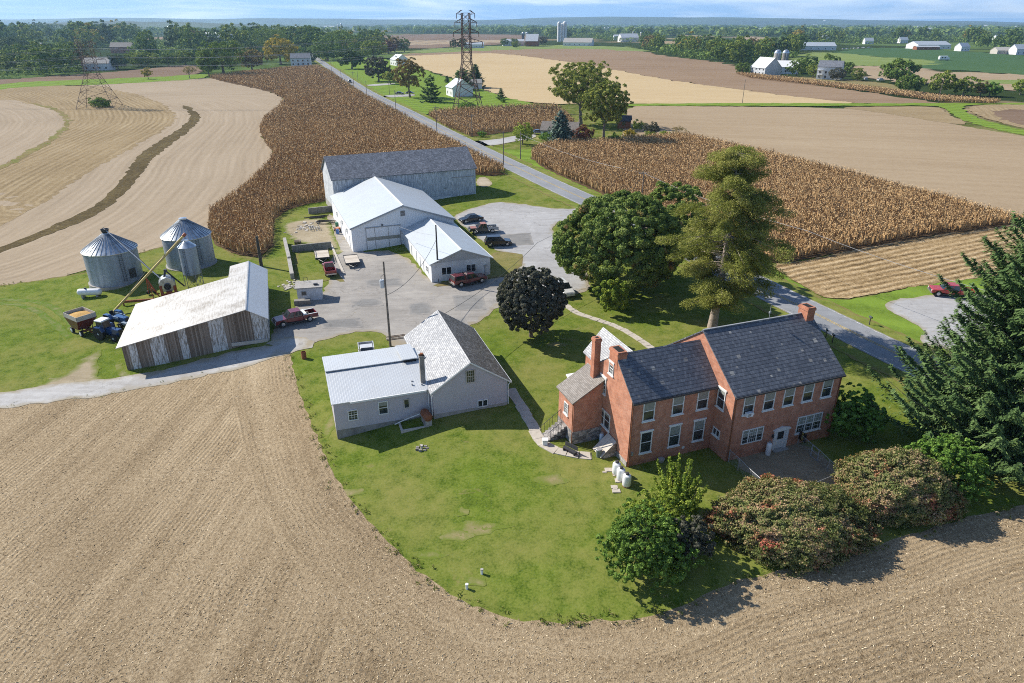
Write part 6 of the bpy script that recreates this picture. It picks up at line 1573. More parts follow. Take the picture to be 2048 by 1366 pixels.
def car(label, loc, head, col, kind='sedan', Lg=4.6, Wd=1.78, cat='car', group=None, simple=False):
    r = empty('parked_car', loc, head, label, cat, group); h = Lg/2; w = Wd/2; xa, xb = h-.85, -h+.85; suv = kind == 'suv'
    zb = .98 if suv else .84; bc = P_(col)
    pr = [(-h, .3), (-h-.02, .62), (-h+.06, zb-.03), (-h+.5, zb+.04), (h-1.35, zb+.02), (h-.2, zb-.16), (h, zb-.34), (h, .3)]
    ar = [(x, z) for x, z in arch(xa, .4, z0=.27)[::-1] if z > .3] + [(x, z) for x, z in arch(xb, .4, z0=.27)[::-1] if z > .3]
    MB().prism(pr + ar, 'y', -w, w).build('body', bc, r, bevel=.05)
    if suv: glasshouse(r, (-h+.1, h-1.25, w-.05), (-h+.42, h-2.05, w-.19), zb, 1.70, bc, (.3, .62))
    else: glasshouse(r, (-h+.62, h-1.2, w-.05), (-h+1.35, h-2.0, w-.24), zb, 1.40, bc, (.5,))
    wheels(r, (xa, xb), w-.11, .33)
    MB().box(h-.06, h+.06, -w+.08, w-.08, .32, .5).build('bumper', bc, r); MB().box(-h-.06, -h+.06, -w+.08, w-.08, .34, .55).build('bumper', bc, r)
    for s in (-1, 1): MB().box(h-1.55, h-1.38, s*(w+.07)-.08, s*(w+.07)+.08, zb+.02, zb+.17).build('mirror', M['iron'], r)
    trim_lights(r, h-.02, -h+.01, w, zb-.26, zb-.16, (.32,.14), (.3,.16)); return r

def hd(dx, dy): return math.atan2(dy, dx)
def onr(x, y, e=.13): return (x, y, hgt(x, y) + e)
MAROON = (0.17,0.016,0.022)
pickup('dark red pickup with open bed and pale bed rails beside the tin roofed shed', onr(-29.35, 85.15), hd(-.845, -.535), MAROON, False, None, 'white', Lg=5.7, cargo='white')
pickup('maroon pickup with a matching bed cap parked below the annex windows', onr(-6.75, 99.7), hd(.855, .519), (0.13,0.016,0.02), True, Lg=5.7)
pickup('bright red pickup with an empty black bed at the edge of the grassy bay', onr(-29.6, 105.2), hd(-.34, .94), (0.36,0.035,0.03), cab_len=.5, Lg=5.0, Wd=1.75)
pickup('old dark green pickup with a rusty orange roof and silver bed', onr(-5.35, 124.2, .12), hd(-.972, -.234), (0.022,0.03,0.028), False, (0.42,0.43,0.44), None, 1.0, (0.36,0.13,0.07), (0.36,0.13,0.07), Lg=5.4)
car('black sedan nearest the workshop corner', onr(-8.0, 130.9, .12), hd(-.9, -.43), (0.01,0.011,0.014))
car('black sport utility car parked behind the annex', onr(-2.45, 117.3, .12), hd(.99, .14), (0.012,0.008,0.014), 'suv', 4.75, 1.85)
_w = G(727.7, 698.8, 1.8)
pickup('white pickup half hidden behind the metal roofed wing of the grey shed', onr(_w[0] + .1, _w[1] + .9, .1), hd(.25, -.97), (0.62,0.62,0.62), Lg=5.4)
car('white sport utility car almost hidden between the two round trees', onr(7.7, 96.0, .12), hd(.35, -.94), (0.62,0.62,0.60), 'suv', 4.7)
_t = T(1867, 593)
pickup('bright red truck half hidden by the tall spruce across the road', onr(_t[0] + 2.6, _t[1] + .2, .12), hd(-.96, .25), (0.46,0.025,0.018), Lg=5.8, Wd=2.0)
_t = T(700, 166); car('dark car driving along the road towards the camera', onr(_t[0], _t[1], .2), hd(.33, -.94), (0.05,0.055,0.065), 'suv', 4.8)
_t = T(799, 189); car('black car at the left end of the roadside house drive', onr(_t[0], _t[1], .14), hd(1, -.1), (0.012,0.012,0.014), 'sedan', 4.8)
_t = T(820, 188); car('black car under the large brown tree', onr(_t[0], _t[1], .14), hd(1, 0), (0.014,0.012,0.014), 'sedan', 4.8)
_t = T(1076, 268); car('dark blue car in front of the small grey roofed house', onr(_t[0], _t[1], .14), hd(.9, .3), (0.015,0.025,0.075), 'sedan', 4.8)
_cs = None
for i, (px, py) in enumerate([(1687,99),(1694,98.6),(1701,98),(1708,97.6),(1716,97.2),(1726,96.6),(1737,96.2)]):
    x, y, z = T(px, py)
    if _cs is None: _cs = car('pale parked car in the far row beside the green crop', (x, y, z + .1), .3, (0.6,0.6,0.6), 'suv', 5.0, 2.0, group='cars parked by the far farm shop')
    else: copy_tree(_cs, (x, y, z + .1), .3 + i * .4)

# ---- tractor, second tractor, grain wagon
def tractor(label, loc, head, blue, roof='white_gloss', cab=True):
    r = empty('tractor', loc, head, label, 'tractor')
    MB().box(.0, 2.3, -.36, .36, .75, 1.55).build('hood', P_(blue), r, bevel=.06)
    MB().box(-.9, 2.2, -.25, .25, .5, .95).build('chassis', P_(tuple(v*.5 for v in blue)), r)
    MB().box(2.28, 2.36, -.3, .3, .8, 1.4).build('grille', M['iron'], r)
    for s in (-1, 1):
        t = MB().rlathe((-.55, s*.85, .85), (0, s, 0), [(.5, -.24), (.82, -.24), (.86, -.12), (.86, .12), (.82, .24), (.5, .24)], 22).build('rear_wheel', M['black'], r, smooth=True)
        MB().rlathe((-.55, s*.85, .85), (0, s, 0), [(.48, -.2), (.48, .16), (.2, .2), (.1, .26)], 16).build('rim', P_((0.45,0.5,0.56)), t)
        t = MB().rlathe((1.75, s*.8, .46), (0, s, 0), [(.25, -.14), (.43, -.14), (.46, -.05), (.46, .05), (.43, .14), (.25, .14)], 18).build('front_wheel', M['black'], r, smooth=True)
        MB().rlathe((1.75, s*.8, .46), (0, s, 0), [(.24, -.1), (.24, .12), (.1, .15)], 14).build('rim', P_((0.45,0.5,0.56)), t)
        MB().prism([(-1.3, 1.35), (-1.1, 1.75), (-.1, 1.78), (.25, 1.2), (.1, 1.2), (-.15, 1.68), (-1.05, 1.68), (-1.2, 1.35)], 'y', s*.85-.26, s*.85+.26).build('fender', P_(blue), r)
    if cab:
        a, b = frustum((-1.05, .15, .62), (-1.0, -.02, .58), 1.3, 2.45); MB().hull(a, b).build('cab', M['glass'], r)
        m = MB()
        for p, q in zip(a, b): m.cyl(p, q, .05, n=5)
        m.build('cab_frame', P_(blue), r); MB().box(-1.2, .15, -.72, .72, 2.45, 2.66).build('cab_roof', M[roof], r, bevel=.07)
    else:
        MB().box(-.9, -.4, -.26, .26, 1.3, 1.5).box(-.98, -.86, -.26, .26, 1.5, 1.95).build('seat', M['black'], r)
        m = MB().cyl((-.05, 0, 1.45), (-.28, 0, 1.8), .03, n=6); m.build('steering_column', M['iron'], r)
        MB().box(-.9, 1.2, -.62, -.5, 1.25, 1.55).box(-.9, 1.2, .5, .62, 1.25, 1.55).box(1.9, 2.9, -.75, .75, .7, 1.0).build('loader', P_((0.36,0.45,0.55)), r)
    MB().cyl((1.3, .2, 1.5), (1.3, .2, 2.35), .045, n=7).build('exhaust', M['iron'], r)
tractor('blue tractor with a white cab roof hitched to the grain wagon', on(-54.6, 84.1), hd(.946, -.32), (0.012,0.05,0.17))
_t = T(238, 653); tractor('older open blue tractor behind the cabbed tractor by the shed wall', on(_t[0]-.4, _t[1]+.6), hd(.9, -.45), (0.05,0.13,0.30), cab=False)
def wagon():
    r = empty('grain_wagon', on(-59.1, 86.1), hd(.83, -.56), 'dark red gravity wagon full of yellow grain behind the blue tractor', 'wagon')
    T0, T1 = [(-1.75,-1.3,3.0),(1.75,-1.3,3.0),(1.75,1.3,3.0),(-1.75,1.3,3.0)], [(-1.75,-1.3,2.35),(1.75,-1.3,2.35),(1.75,1.3,2.35),(-1.75,1.3,2.35)]
    lo = [(-.8,-1.1,.95),(1.0,-1.1,.95),(1.0,.5,.95),(-.8,.5,.95)]
    m = MB()
    for i in range(4):
        j = (i+1) % 4; m.poly([lo[i], lo[j], T1[j], T1[i]])
    m.poly(lo); o = m.mesh('hopper', P_((0.14,0.02,0.02), .7)); h = link('hopper', o, r)
    k = h.modifiers.new('thick', 'SOLIDIFY'); k.thickness = .04; k.offset = -1
    m = MB()
    for i in range(4):
        j = (i+1) % 4; a, b = Vector(T1[i]), Vector(T1[j]); c, d = Vector(T0[i]), Vector(T0[j]); m.poly([a, b, d, c])
    s = link('side_extension', m.mesh('side_extension', M['concrete_pale']), r); k = s.modifiers.new('thick', 'SOLIDIFY'); k.thickness = .05
    g = MB(); n = 10; V = []
    gm = bpy.data.meshes.new('grain_fill')
    for j in range(n+1):
        for i in range(n+1):
            x, y = -1.68 + 3.36*i/n, -1.24 + 2.48*j/n
            V.append((x, y, 2.55 + .3*(1 - math.hypot((x+.1)/2, (y+.1)/1.5)) + .04*noise.noise((x*3, y*3, 1))))
    gm.from_pydata(V, [], [(j*(n+1)+i, j*(n+1)+i+1, (j+1)*(n+1)+i+1, (j+1)*(n+1)+i) for j in range(n) for i in range(n)]); gm.materials.append(M['grain']); link('grain_fill', gm, r)
    MB().box(-1.9, 1.9, -.1, .1, .62, .8).box(-1.3, -1.1, -.9, .9, .55, .75).box(1.1, 1.3, -.9, .9, .55, .75).box(1.9, 3.4, -.06, .06, .5, .62).build('chassis', M['rust'], r)
    m = MB()
    for x in (-1.2, 1.2):
        for s in (-1, 1): m.cyl((x, s*.6, .8), (x*.95, s*1.1, 1.9), .05, n=5)
    m.build('brace', M['iron'], r)
    wheels(r, (-1.2, 1.2), .95, .42, .3, 'white')
wagon()

def trailer(label, x, y, head, rail=False):
    r = empty('flatbed_trailer', onr(x, y, .12), head, label, 'trailer')
    MB().box(-2.2, 2.2, -1.15, 1.15, .62, .72).build('deck', M['planks'], r)
    m = MB().box(-2.25, 2.25, -1.2, -1.151, .52, .74).box(-2.25, 2.25, 1.151, 1.2, .52, .74).box(2.2, 2.28, -1.2, 1.2, .5, .8).box(-2.28, -2.2, -1.2, 1.2, .5, .8)
    m.box(-2.2, 2.2, -.6, -.5, .48, .62).box(-2.2, 2.2, .5, .6, .48, .62)
    m.cyl((2.2, -.8, .55), (3.7, 0, .5), .06, n=6).cyl((2.2, .8, .55), (3.7, 0, .5), .06, n=6).cyl((3.2, 0, .5), (3.2, 0, -.05), .05, n=6)
    m.build('frame', M['iron'], r)
    if rail:
        m = MB()
        for s in (-1, 1):
            m.box(-2.2, 2.2, s*1.17-.03, s*1.17+.03, .95, 1.03)
            for x_ in (-2.1, 0, 2.1): m.box(x_-.04, x_+.04, s*1.17-.03, s*1.17+.03, .74, .95)
        m.build('side_rail', M['wood_dark'], r)
    wheels(r, (-.55, .25), 1.02, .33, .22)
trailer('flat trailer with a pale deck on the asphalt in front of the workshop', -27.0, 109.9, hd(.31, -.95))
trailer('railed flat trailer with a pale deck on the grassy bay', -32.8, 113.0, hd(.30, -.95), True)

# ================================================================ farmyard odds and ends
def thing(name, mb, mat, label, cat, loc, rz=0, group=None, bevel=0, smooth=False):
    return tag(mb.build(name, M[mat], None, smooth, bevel, loc=loc, rz=rz), label, cat, group)
x, y, z = T(608.5, 717)
bb = empty('burn_barrel', (x, y, z), 0, 'rusty burn barrel alone on the grass beside the lane', 'barrel')
MB().lathe(0, 0, [(.29, 0), (.29, .3), (.305, .32), (.29, .34), (.29, .6), (.305, .62), (.29, .64), (.29, .92), (.26, .92), (.26, .3)], 20, cap=False).build('drum', M['rust'], bb); MB().cyl((0, 0, .2), (0, 0, .32), .26, n=16).build('ash', M['dark'], bb)
for i, (px, py, lb) in enumerate([(964, 1148, 'white capped vent pipe in the lawn, the farther of the pair'), (934, 1178, 'white vent pipe in the lawn, the one nearer the stubble field')]):
    e = empty('vent_pipe', T(px, py), 0, lb, 'pipe', 'white septic pipes in the lawn'); MB().cyl((0, 0, -.1), (0, 0, .42), .1, n=14).build('pipe', M['white_gloss'], e); MB().cyl((0, 0, .42), (0, 0, .5), .125, n=14).build('pipe_cap', M['concrete' if i == 0 else 'white_gloss'], e)
for i in range(2):
    sheet('bare_soil', [(T(949, 1165)[0] + math.cos(a)*rr*(1.5 if i == 0 else .8) + (0 if i == 0 else -1.4), T(949, 1165)[1] + math.sin(a)*rr + (0 if i == 0 else 7.6)) for a, rr in [(k*PI/5, .55 + .2*math.sin(k*2.3)) for k in range(10)]], GM['worn'], 3, .4, .15, .15)
e = empty('well_cap', T(844, 897), 0, 'small stone ringed well cap on the lawn below the grey shed', 'well cap'); MB().cyl((0, 0, -.1), (0, 0, .38), .12, n=12).build('pipe', M['concrete_pale'], e)
m = MB()
for k in range(7): a = k*.9; m.box(math.cos(a)*.5-.15, math.cos(a)*.5+.15, math.sin(a)*.4-.12, math.sin(a)*.4+.12, -.05, .1+.03*(k % 3))
m.build('stone_ring', M['stone'], e)
# stoop and pipe at the grey shed
e = empty('stoop', sw(-10.2, .1), R(18.7), 'low concrete walled stoop below the rusty oil tank', 'stoop'); m = MB().box(-1.4, 1.2, -1.05, -.85, -.6, .12).box(-1.4, -1.2, -.85, .8, -.6, .12).box(1.0, 1.2, -.85, .8, -.6, .12); m.build('curb', M['concrete_pale'], e); MB().box(-1.2, 1.0, -.85, .8, -.6, -.25).build('floor_slab', M['dark_wall'], e)
m = MB().tube([sw(-12.0, .55, -.35), sw(-11.2, .35, .05), sw(-9.4, .3, .55)], .05, 7); thing('drain_pipe', m, 'white', 'white plastic pipe slanting up to the rusty oil tank', 'pipe', (0, 0, 0))
m = MB().tube([sw(-7.75 + .4*math.sin(i*1.1)*.3, -.35 + .0*i, .1) for i in range(2)], .03); 
# firewood pile beside the pole behind the grey shed
e = empty('lumber_pile', T(793, 676), R(20), 'short pile of old lumber beside the transformer pole', 'lumber'); rs_ = random.Random(4)
for k in range(7): MB().box(-1.2 + rs_.uniform(-.2, .2), 1.2, -.5 + k*.15, -.4 + k*.15, .02 + .1*(k % 3), .12 + .1*(k % 3)).build('board', M['planks' if k % 2 else 'old_boards'], e)
# scrap yard
e = empty('hose_coil', onr(-38.2, 136.0, .12), 0, 'loose coil of black hose in the scrap yard', 'hose'); m = MB()
for k in range(5):
    rr = .75 + .16*k; m.tube([(math.cos(a)*rr*1.5 + .1*k, math.sin(a)*rr, .06 + .04*k + .03*math.sin(a*3)) for a in [i*2*PI/18 for i in range(19)]], .05, 5)
m.build('hose_loop', M['black'], e)
e = empty('metal_frame', onr(-38.9, 131.2, .12), R(20), 'grey tubular frame lying beside the black hose coil', 'frame'); m = MB()
for k in range(5): m.cyl((-.9 + .45*k, -1.1, .3), (-.9 + .45*k, 1.1, .3), .04, n=6)
for s in (-1.1, 0, 1.1): m.cyl((-.95, s, .3), (.95, s, .3), .05, n=6)
for sx in (-.9, .9):
    for sy in (-1, 1): m.cyl((sx, sy, 0), (sx, sy, .75), .045, n=6)
m.build('tube_frame', M['steel'], e)
for k, (dx, dy, a, Lg) in enumerate([(0, 0, .30, 4.6), (.6, .9, .42, 4.0), (.4, -.5, .2, 3.2)]):
    thing('black_pipe', MB().cyl((-Lg/2, 0, .1), (Lg/2, 0, .1), .1, n=8), 'black', ['longest black pipe lying in front of the stained end wall', 'black pipe nearest the stained end wall', 'shortest black pipe on the scrap yard ground'][k], 'pipe', onr(-41.0 + dx, 140.0 + dy, .13), a, 'black pipes in the scrap yard')
for k, (x, y, c, mt, lb) in enumerate([(-33.6, 128.0, 'blue', (0.03,0.13,0.42), 'blue plastic barrel by the workshop wall'), (-34.9, 133.0, 'green', (0.04,0.20,0.10), 'green barrel by the workshop wall beyond the blue barrel')]):
    e = empty('plastic_barrel', onr(x, y, .13), 0, lb, 'barrel'); MB().lathe(0, 0, [(.26, 0), (.3, .1), (.3, .8), (.26, .9)], 18).build('drum', P_(mt, .5), e); MB().cyl((.1, 0, .9), (.1, 0, .94), .05, n=8).build('bung', M['black'], e)
e = empty('orange_cart', onr(-34.0, 129.8, .13), R(70), 'small orange mower cart beside the blue barrel', 'cart'); MB().box(-.6, .6, -.4, .4, .3, .7).build('tub', P_((0.55,0.16,0.03), .5), e, bevel=.04); wheels(e, (-.35, .35), .42, .2, .12, 'iron'); MB().tube([(-.6, .2, .6), (-1.1, .2, 1.0), (-1.1, -.2, 1.0), (-.6, -.2, .6)], .03, 5).build('handle', M['iron'], e)
e = empty('pallet_stack', onr(-39.4, 121.4, .12), R(18), 'stack of grey pallets against the long concrete wall', 'pallets'); 
for k in range(4):
    m = MB()
    for j in range(5): m.box(-.6, .6, -.55 + j*.26, -.4 + j*.26, .11 + .15*k, .135 + .15*k)
    for s in (-.55, 0, .5): m.box(s-.04, s+.04, -.56, .66, .0 + .15*k, .109 + .15*k)
    m.build('pallet', M['old_boards'], e)
rs_ = random.Random(9)
for nm, lb, cx, cy, n_, sp, sc in (('rubble_heap', 'scattered broken concrete over the scrap yard', -41.5, 132.5, 46, (2.6, 4.2), .35), ('stone_heap', 'heap of pale stones at the end of the long wall', -34.4, 99.6, 60, (1.5, 2.6), .24)):
    m = MB()
    for k in range(n_):
        a, b = cx + rs_.gauss(0, sp[0]*.5), cy + rs_.gauss(0, sp[1]*.5); s = sc*rs_.uniform(.5, 1.5); zz = hgt(a, b) + .05; t = rs_.uniform(0, 3)
        ca, sa = math.cos(t)*s, math.sin(t)*s
        q = [(a+ca, b+sa), (a-sa*.7, b+ca*.7), (a-ca, b-sa*.9), (a+sa*.8, b-ca*.6)]
        m.hull([(u, v, zz-.1) for u, v in q], [(u*.9+a*.1, v*.9+b*.1, zz + s*rs_.uniform(.2, .5)) for u, v in q])
    tag(m.build(nm, M['concrete_pale']), lb, 'rubble', kind='stuff')
# things by the house
for i, (u, v, lb) in enumerate([(-10.35, 1.95, 'white propane cylinder of the trio at the house corner, nearest the wall'), (-10.4, 1.05, 'middle white propane cylinder of the trio at the house corner'), (-10.35, .1, 'white propane cylinder of the trio at the house corner, nearest the lawn')]):
    e = empty('propane_cylinder', hw(u, v), 0, lb, 'gas cylinder', 'three white propane cylinders')
    MB().lathe(0, 0, [(.33, .05), (.38, .12), (.38, 1.0), (.34, 1.13), (.2, 1.22), (.1, 1.25)], 24).build('cylinder_body', M['white_gloss'], e, smooth=True); MB().lathe(0, 0, [(.17, 1.2), (.17, 1.4), (.14, 1.42)], 16).build('collar', M['iron'], e); MB().lathe(0, 0, [(.36, 0), (.36, .08)], 18).build('foot_ring', M['rust'], e)
e = empty('gas_cylinder', hw(4.45, -.5), 0, 'single tall white gas cylinder beside the house door', 'gas cylinder'); MB().lathe(0, 0, [(.22, .04), (.25, .1), (.25, 1.2), (.2, 1.32), (.1, 1.36)], 20).build('cylinder_body', M['white_gloss'], e, smooth=True); MB().lathe(0, 0, [(.11, 1.34), (.11, 1.5)], 12).build('collar', M['steel'], e)
e = empty('gas_cylinder', hw(-9.45, 6.6), 0, 'pale blue gas cylinder in the corner of the brick porch', 'gas cylinder'); MB().lathe(0, 0, [(.2, .04), (.23, .1), (.23, 1.15), (.18, 1.27), (.1, 1.3)], 18).build('cylinder_body', P_((0.45,0.55,0.66), .5), e, smooth=True); MB().lathe(0, 0, [(.1, 1.29), (.1, 1.44)], 12).build('collar', M['steel'], e)
e = empty('cellar_hatch', hw(-9.0, 5.3), R(20.8), 'pair of slanting white cellar doors against the house wall', 'cellar doors'); m = MB().prism([(-1.5, -.2), (-.03, -.2), (-.03, 1.45), (-1.5, .12)], 'y', -.85, .85); m.build('hatch_cheeks', M['stone'], e)
for s in (-1, 1): MB().hull([(-1.6, s*.02, .12), (-.03, s*.02, 1.52), (-.03, s*.84, 1.52), (-1.6, s*.84, .12)], [(-1.63, s*.02, .18), (-.06, s*.02, 1.58), (-.06, s*.84, 1.58), (-1.63, s*.84, .18)]).build('hatch_door', M['concrete_pale'], e)
e = empty('trash_bin', hw(-10.6, 4.9), 0, 'small grey green bin beside the white cellar doors', 'bin'); MB().lathe(0, 0, [(.22, 0), (.3, .8), (.32, .8), (.32, .84)], 16).build('bin_body', P_((0.16,0.2,0.18), .6), e); MB().lathe(0, 0, [(.31, .841), (.26, .9)], 16).build('lid', M['steel'], e)
e = empty('garden_bench', hw(-12.9, 6.4), R(20.8 - 65), 'dark iron bench by the stone base of the brick porch', 'bench'); MB().box(-.75, .75, -.2, .2, .4, .45).build('seat', M['iron'], e); m = MB().box(-.75, .75, .2, .25, .5, .95); m.build('backrest', M['iron'], e)
for sx in (-.65, .65): MB().box(sx-.04, sx+.04, -.2, .24, 0, .4).build('leg', M['iron'], e)
e = empty('white_bin', hw(-14.5, 8.6), 0, 'small white box at the foot of the stone steps', 'box'); MB().box(-.25, .25, -.25, .25, 0, .55).build('box_body', M['white'], e, bevel=.04); MB().box(-.28, .28, -.28, .28, .56, .62).build('lid', M['white'], e)
m = MB()
for k in range(9): u, v = -11.2 + rs_.uniform(-.5, 1.2), 1 + rs_.uniform(-1.4, 2.0); s = rs_.uniform(.18, .4); x, y, z = hw(u, v); m.box(x-s, x+s, y-s*.7, y+s*.7, z-.1, z+.06+rs_.uniform(0, .04))
tag(m.build('stone_path', M['path']), kind='structure')
e = empty('plant_pot', hw(-5.6, 2.05), 0, 'small dark flower pot against the house wing', 'pot'); MB().lathe(0, 0, [(.2, 0), (.32, .4), (.28, .4)], 14).build('pot_body', M['concrete'], e)

# ---- garden paths made of slabs
def slab_path(name, px, w, gap, seed, sl=1.5):
    rs = random.Random(seed); pts = densify(smooth_poly(W(px), False, 2), .25, False); m = MB(); acc = 0; i = 0
    L_ = [0]
    for a, b in zip(pts, pts[1:]): L_.append(L_[-1] + math.hypot(b[0]-a[0], b[1]-a[1]))
    def at(s):
        k = max(0, min(len(pts)-2, np.searchsorted(L_, s) - 1)); f = (s - L_[k]) / max(1e-6, L_[k+1]-L_[k]); a, b = pts[k], pts[k+1]
        d = math.hypot(b[0]-a[0], b[1]-a[1]) or 1
        return (a[0]+(b[0]-a[0])*f, a[1]+(b[1]-a[1])*f), ((b[0]-a[0])/d, (b[1]-a[1])/d)
    s = 0
    while s < L_[-1]:
        l_ = sl*rs.uniform(.7, 1.2); (a, ta), (b, tb) = at(s), at(min(L_[-1], s + l_ - gap)); q = []
        for (p, t, sg) in ((a, ta, 1), (a, ta, -1), (b, tb, -1), (b, tb, 1)):
            ww = w/2*rs.uniform(.88, 1.1); q.append((p[0] - t[1]*ww*sg + rs.uniform(-.05, .05), p[1] + t[0]*ww*sg + rs.uniform(-.05, .05)))
        zz = rs.uniform(.07, .11)
        m.hull([(u, v, hgt(u, v) - .1) for u, v in q], [(u, v, hgt(u, v) + zz) for u, v in q]); s += l_
    tag(m.build(name, M['path']), kind='structure')
slab_path('garden_path', [(1020,778),(1043,814),(1064,850),(1074,874),(1088,890),(1108,902),(1155,911),(1182,912)], 1.15, .03, 1)
slab_path('garden_path', [(1125,605),(1140,618),(1156,628),(1185,637),(1211,645),(1235,654),(1253,663),(1280,680),(1306,699)], .95, .04, 2, 1.1)

# ---- dog run
def dog_run():
    e = empty('wire_fence', hw(0, 0), R(20.8), 'chain link fence of the dog run in front of the house', 'fence')
    pts = [(.25, -.15), (.2, -1.6), (.05, -3.4), (.0, -5.6), (3.4, -6.9), (7.4, -6.4), (7.7, -4.6), (7.95, -3.1), (8.05, -2.1), (8.25, -.15)]
    Hh = 1.35
    for (u, v) in pts: MB().cyl((u, v, -.1), (u, v, Hh), .045, n=8).build('post', M['steel'], e)
    rl = MB()
    for i, (a, b) in enumerate(zip(pts, pts[1:])):
        rl.cyl((*a, Hh - .03), (*b, Hh - .03), .026, n=6)
        if i == 7: continue
        ms = MB()
        d = math.hypot(b[0]-a[0], b[1]-a[1]); n = max(4, int(d / .11)); tx, ty = (b[0]-a[0])/d, (b[1]-a[1])/d
        for k in range(-12, n + 1):
            for sg in (1, -1):
                s0, s1 = k*.11, k*.11 + 1.25; z0, z1 = (.05, 1.3) if sg > 0 else (1.3, .05)
                if s0 < 0: z0 += (z1 - z0) * (-s0) / 1.25; s0 = 0
                if s1 > d:
                    if s0 >= d: continue
                    z1 = z0 + (z1 - z0) * (d - s0) / (s1 - s0); s1 = d
                if s1 <= s0: continue
                p, q = Vector((a[0]+tx*s0, a[1]+ty*s0, z0)), Vector((a[0]+tx*s1, a[1]+ty*s1, z1)); up = Vector((0, 0, .006))
                ms.poly([p - up, q - up, q + up, p + up])
        link('wire_mesh', ms.mesh('wire_mesh', M['steel'], fix=False), e)
    rl.build('top_rail', M['steel'], e)
    g = MB(); a, b = pts[7], pts[8]
    for (z_) in (.12, .72, 1.28): g.cyl((*a, z_), (*b, z_), .03, n=6)
    for f in (.08, .92): u, v = a[0]+(b[0]-a[0])*f, a[1]+(b[1]-a[1])*f; g.cyl((u, v, .1), (u, v, 1.3), .035, n=6)
    gt = g.build('gate', M['steel'], e); gt['label'] = 'pale framed gate in the wire fence'
    s = empty('fence_sign', hw(8.22, -.62, .75), R(20.8 - 90 + 4), 'black sign with yellow lettering on the fence beside the big window', 'sign')
    MB().box(-.42, .42, -.02, .02, 0, .95).build('sign_board', P_((0.012,0.012,0.014), .4), s)
    cu = bpy.data.curves.new('sign_letters', 'FONT'); cu.body = 'DOGS'; cu.size = .3; cu.extrude = .004; cu.align_x = 'CENTER'; cu.align_y = 'CENTER'; cu.materials.append(P_((0.62,0.52,0.14), .6))
    tmp = bpy.data.objects.new('sign_letters', cu); me = bpy.data.meshes.new_from_object(tmp); bpy.data.objects.remove(tmp); bpy.data.curves.remove(cu)
    t = link('sign_letters', me, s); t.location = (0, -.03, .5); t.rotation_euler = (PI/2, R(90), 0)
dog_run()

# ---- mailboxes
def mailbox(label, px, py, c):
    e = empty('mailbox', T(px, py), R(rnd.uniform(-20, 20)), label, 'mailbox'); MB().box(-.05, .05, -.05, .05, -.1, 1.05).build('post', M['wood_dark'], e)
    MB().prism([(-.11, 1.05), (.11, 1.05), (.11, 1.2), (.07, 1.28), (-.07, 1.28), (-.11, 1.2)], 'y', -.28, .28).build('box', P_(c, .5), e)
mailbox('black mailbox on a tall post at the road edge behind the house', 1664, 686, (0.02,0.02,0.022)); mailbox('black mailbox just behind the house roof at the road edge', 1651, 676, (0.03,0.03,0.03))
mailbox('dark mailbox on the far side of the road by the parking bay', 1738, 650, (0.05,0.06,0.06)); mailbox('small dark mailbox at the end of the neighbour drive', 962, 292, (0.03,0.03,0.03))

# ================================================================ utility poles, wires, lattice towers
POLES = {}
def pole(key, label, px, py, top, mat='wood_pole', arm=True, rad=.15, hgt_=None, transformer=False):
    x, y, z = T(px, py); Hh = hgt_ or ZAT(top, y) - z; e = empty('utility_pole', (x, y, z), R(25), label, 'utility pole')
    MB().cyl((0, 0, -.2), (0, 0, Hh), rad, rad*.65, 9).build('post', M[mat], e, smooth=True)
    if arm:
        m = MB().box(-1.2, 1.2, -.06, .06, Hh-.75, Hh-.62).build('crossarm', M[mat], e)
        for u in (-1.1, -.4, .4, 1.1): MB().cyl((u, 0, Hh-.62), (u, 0, Hh-.45), .045, n=6).build('insulator', M['steel'], e)
    else:
        m = MB()
        for k in (.3, .9): m.cyl((0, 0, Hh-k), (0, -.25, Hh-k), .03, n=5)
        m.build('bracket', M['iron'], e)
    if transformer:
        MB().lathe(-.42, -.1, [(.26, Hh-3.2), (.28, Hh-3.15), (.28, Hh-2.3), (.24, Hh-2.2)], 16).build('transformer', P_((0.55,0.58,0.60), .5), e)
        MB().tube([(-.42, -.1, Hh-2.2), (-.5, -.1, Hh-1.8), (0, 0, Hh-1.5)], .02, 5).build('jumper_wire', M['black'], e)
    POLES[key] = (x, y, z + Hh)
pole('yard', 'leaning brown pole with a grey transformer behind the grey shed', 781, 693, 522, 'wood_pole', False, .16, 11.2, True)
pole('annex', 'dark pole standing at the front wall of the annex', 877, 563, 450, 'wood_dark', False, .16)
pole('shed', 'dark pole behind the tin roofed shed', 523, 533, 472, 'wood_dark', False, .3)
for k, px, py, tp, lb in (('r1',1007,330,262,'pole left of the road nearest the old barn'), ('r2',874,269,211,'pole left of the road by the tip of the small corn stand'), ('r3',792,223,180,'pole left of the road opposite the black cars'), ('r4',734,194,162,'pole left of the road below the purple tree'), ('r5',708,176,143,'pole left of the road where the dark car drives'), ('r6',683,161,139,'pole left of the road near the wood, the second from its end'), ('r7',664,150,122,'farthest pole left of the road at the end of the tall corn'),
                          ('s1',716,162,142,'pole right of the road opposite the dark car'), ('s2',779,189,161,'pole on the mown grass beside the house drive'), ('s3',944,273,228,'pole right of the road at the corner of the small corn stand'), ('s4',1041,318,263,'pole on the grass verge in front of the neighbour garden'), ('s5',1283,405,340,'cross armed pole behind the huge maple'), ('f1',1484.5,206,159,'leaning pole alone on the grass track in the right fields'), ('f2',1876,205,166,'leaning pole by the corn strip in the right fields')):
    pole(k, lb, px, py, tp, 'wood_pole', k in ('s5', 'r2', 'r5', 's3'), .14)
WIRE = plain('bright_wire', (0.42,0.42,0.42), 0.5, .3); WIRE_D = plain('dark_wire', (0.06,0.06,0.06), 0.6)
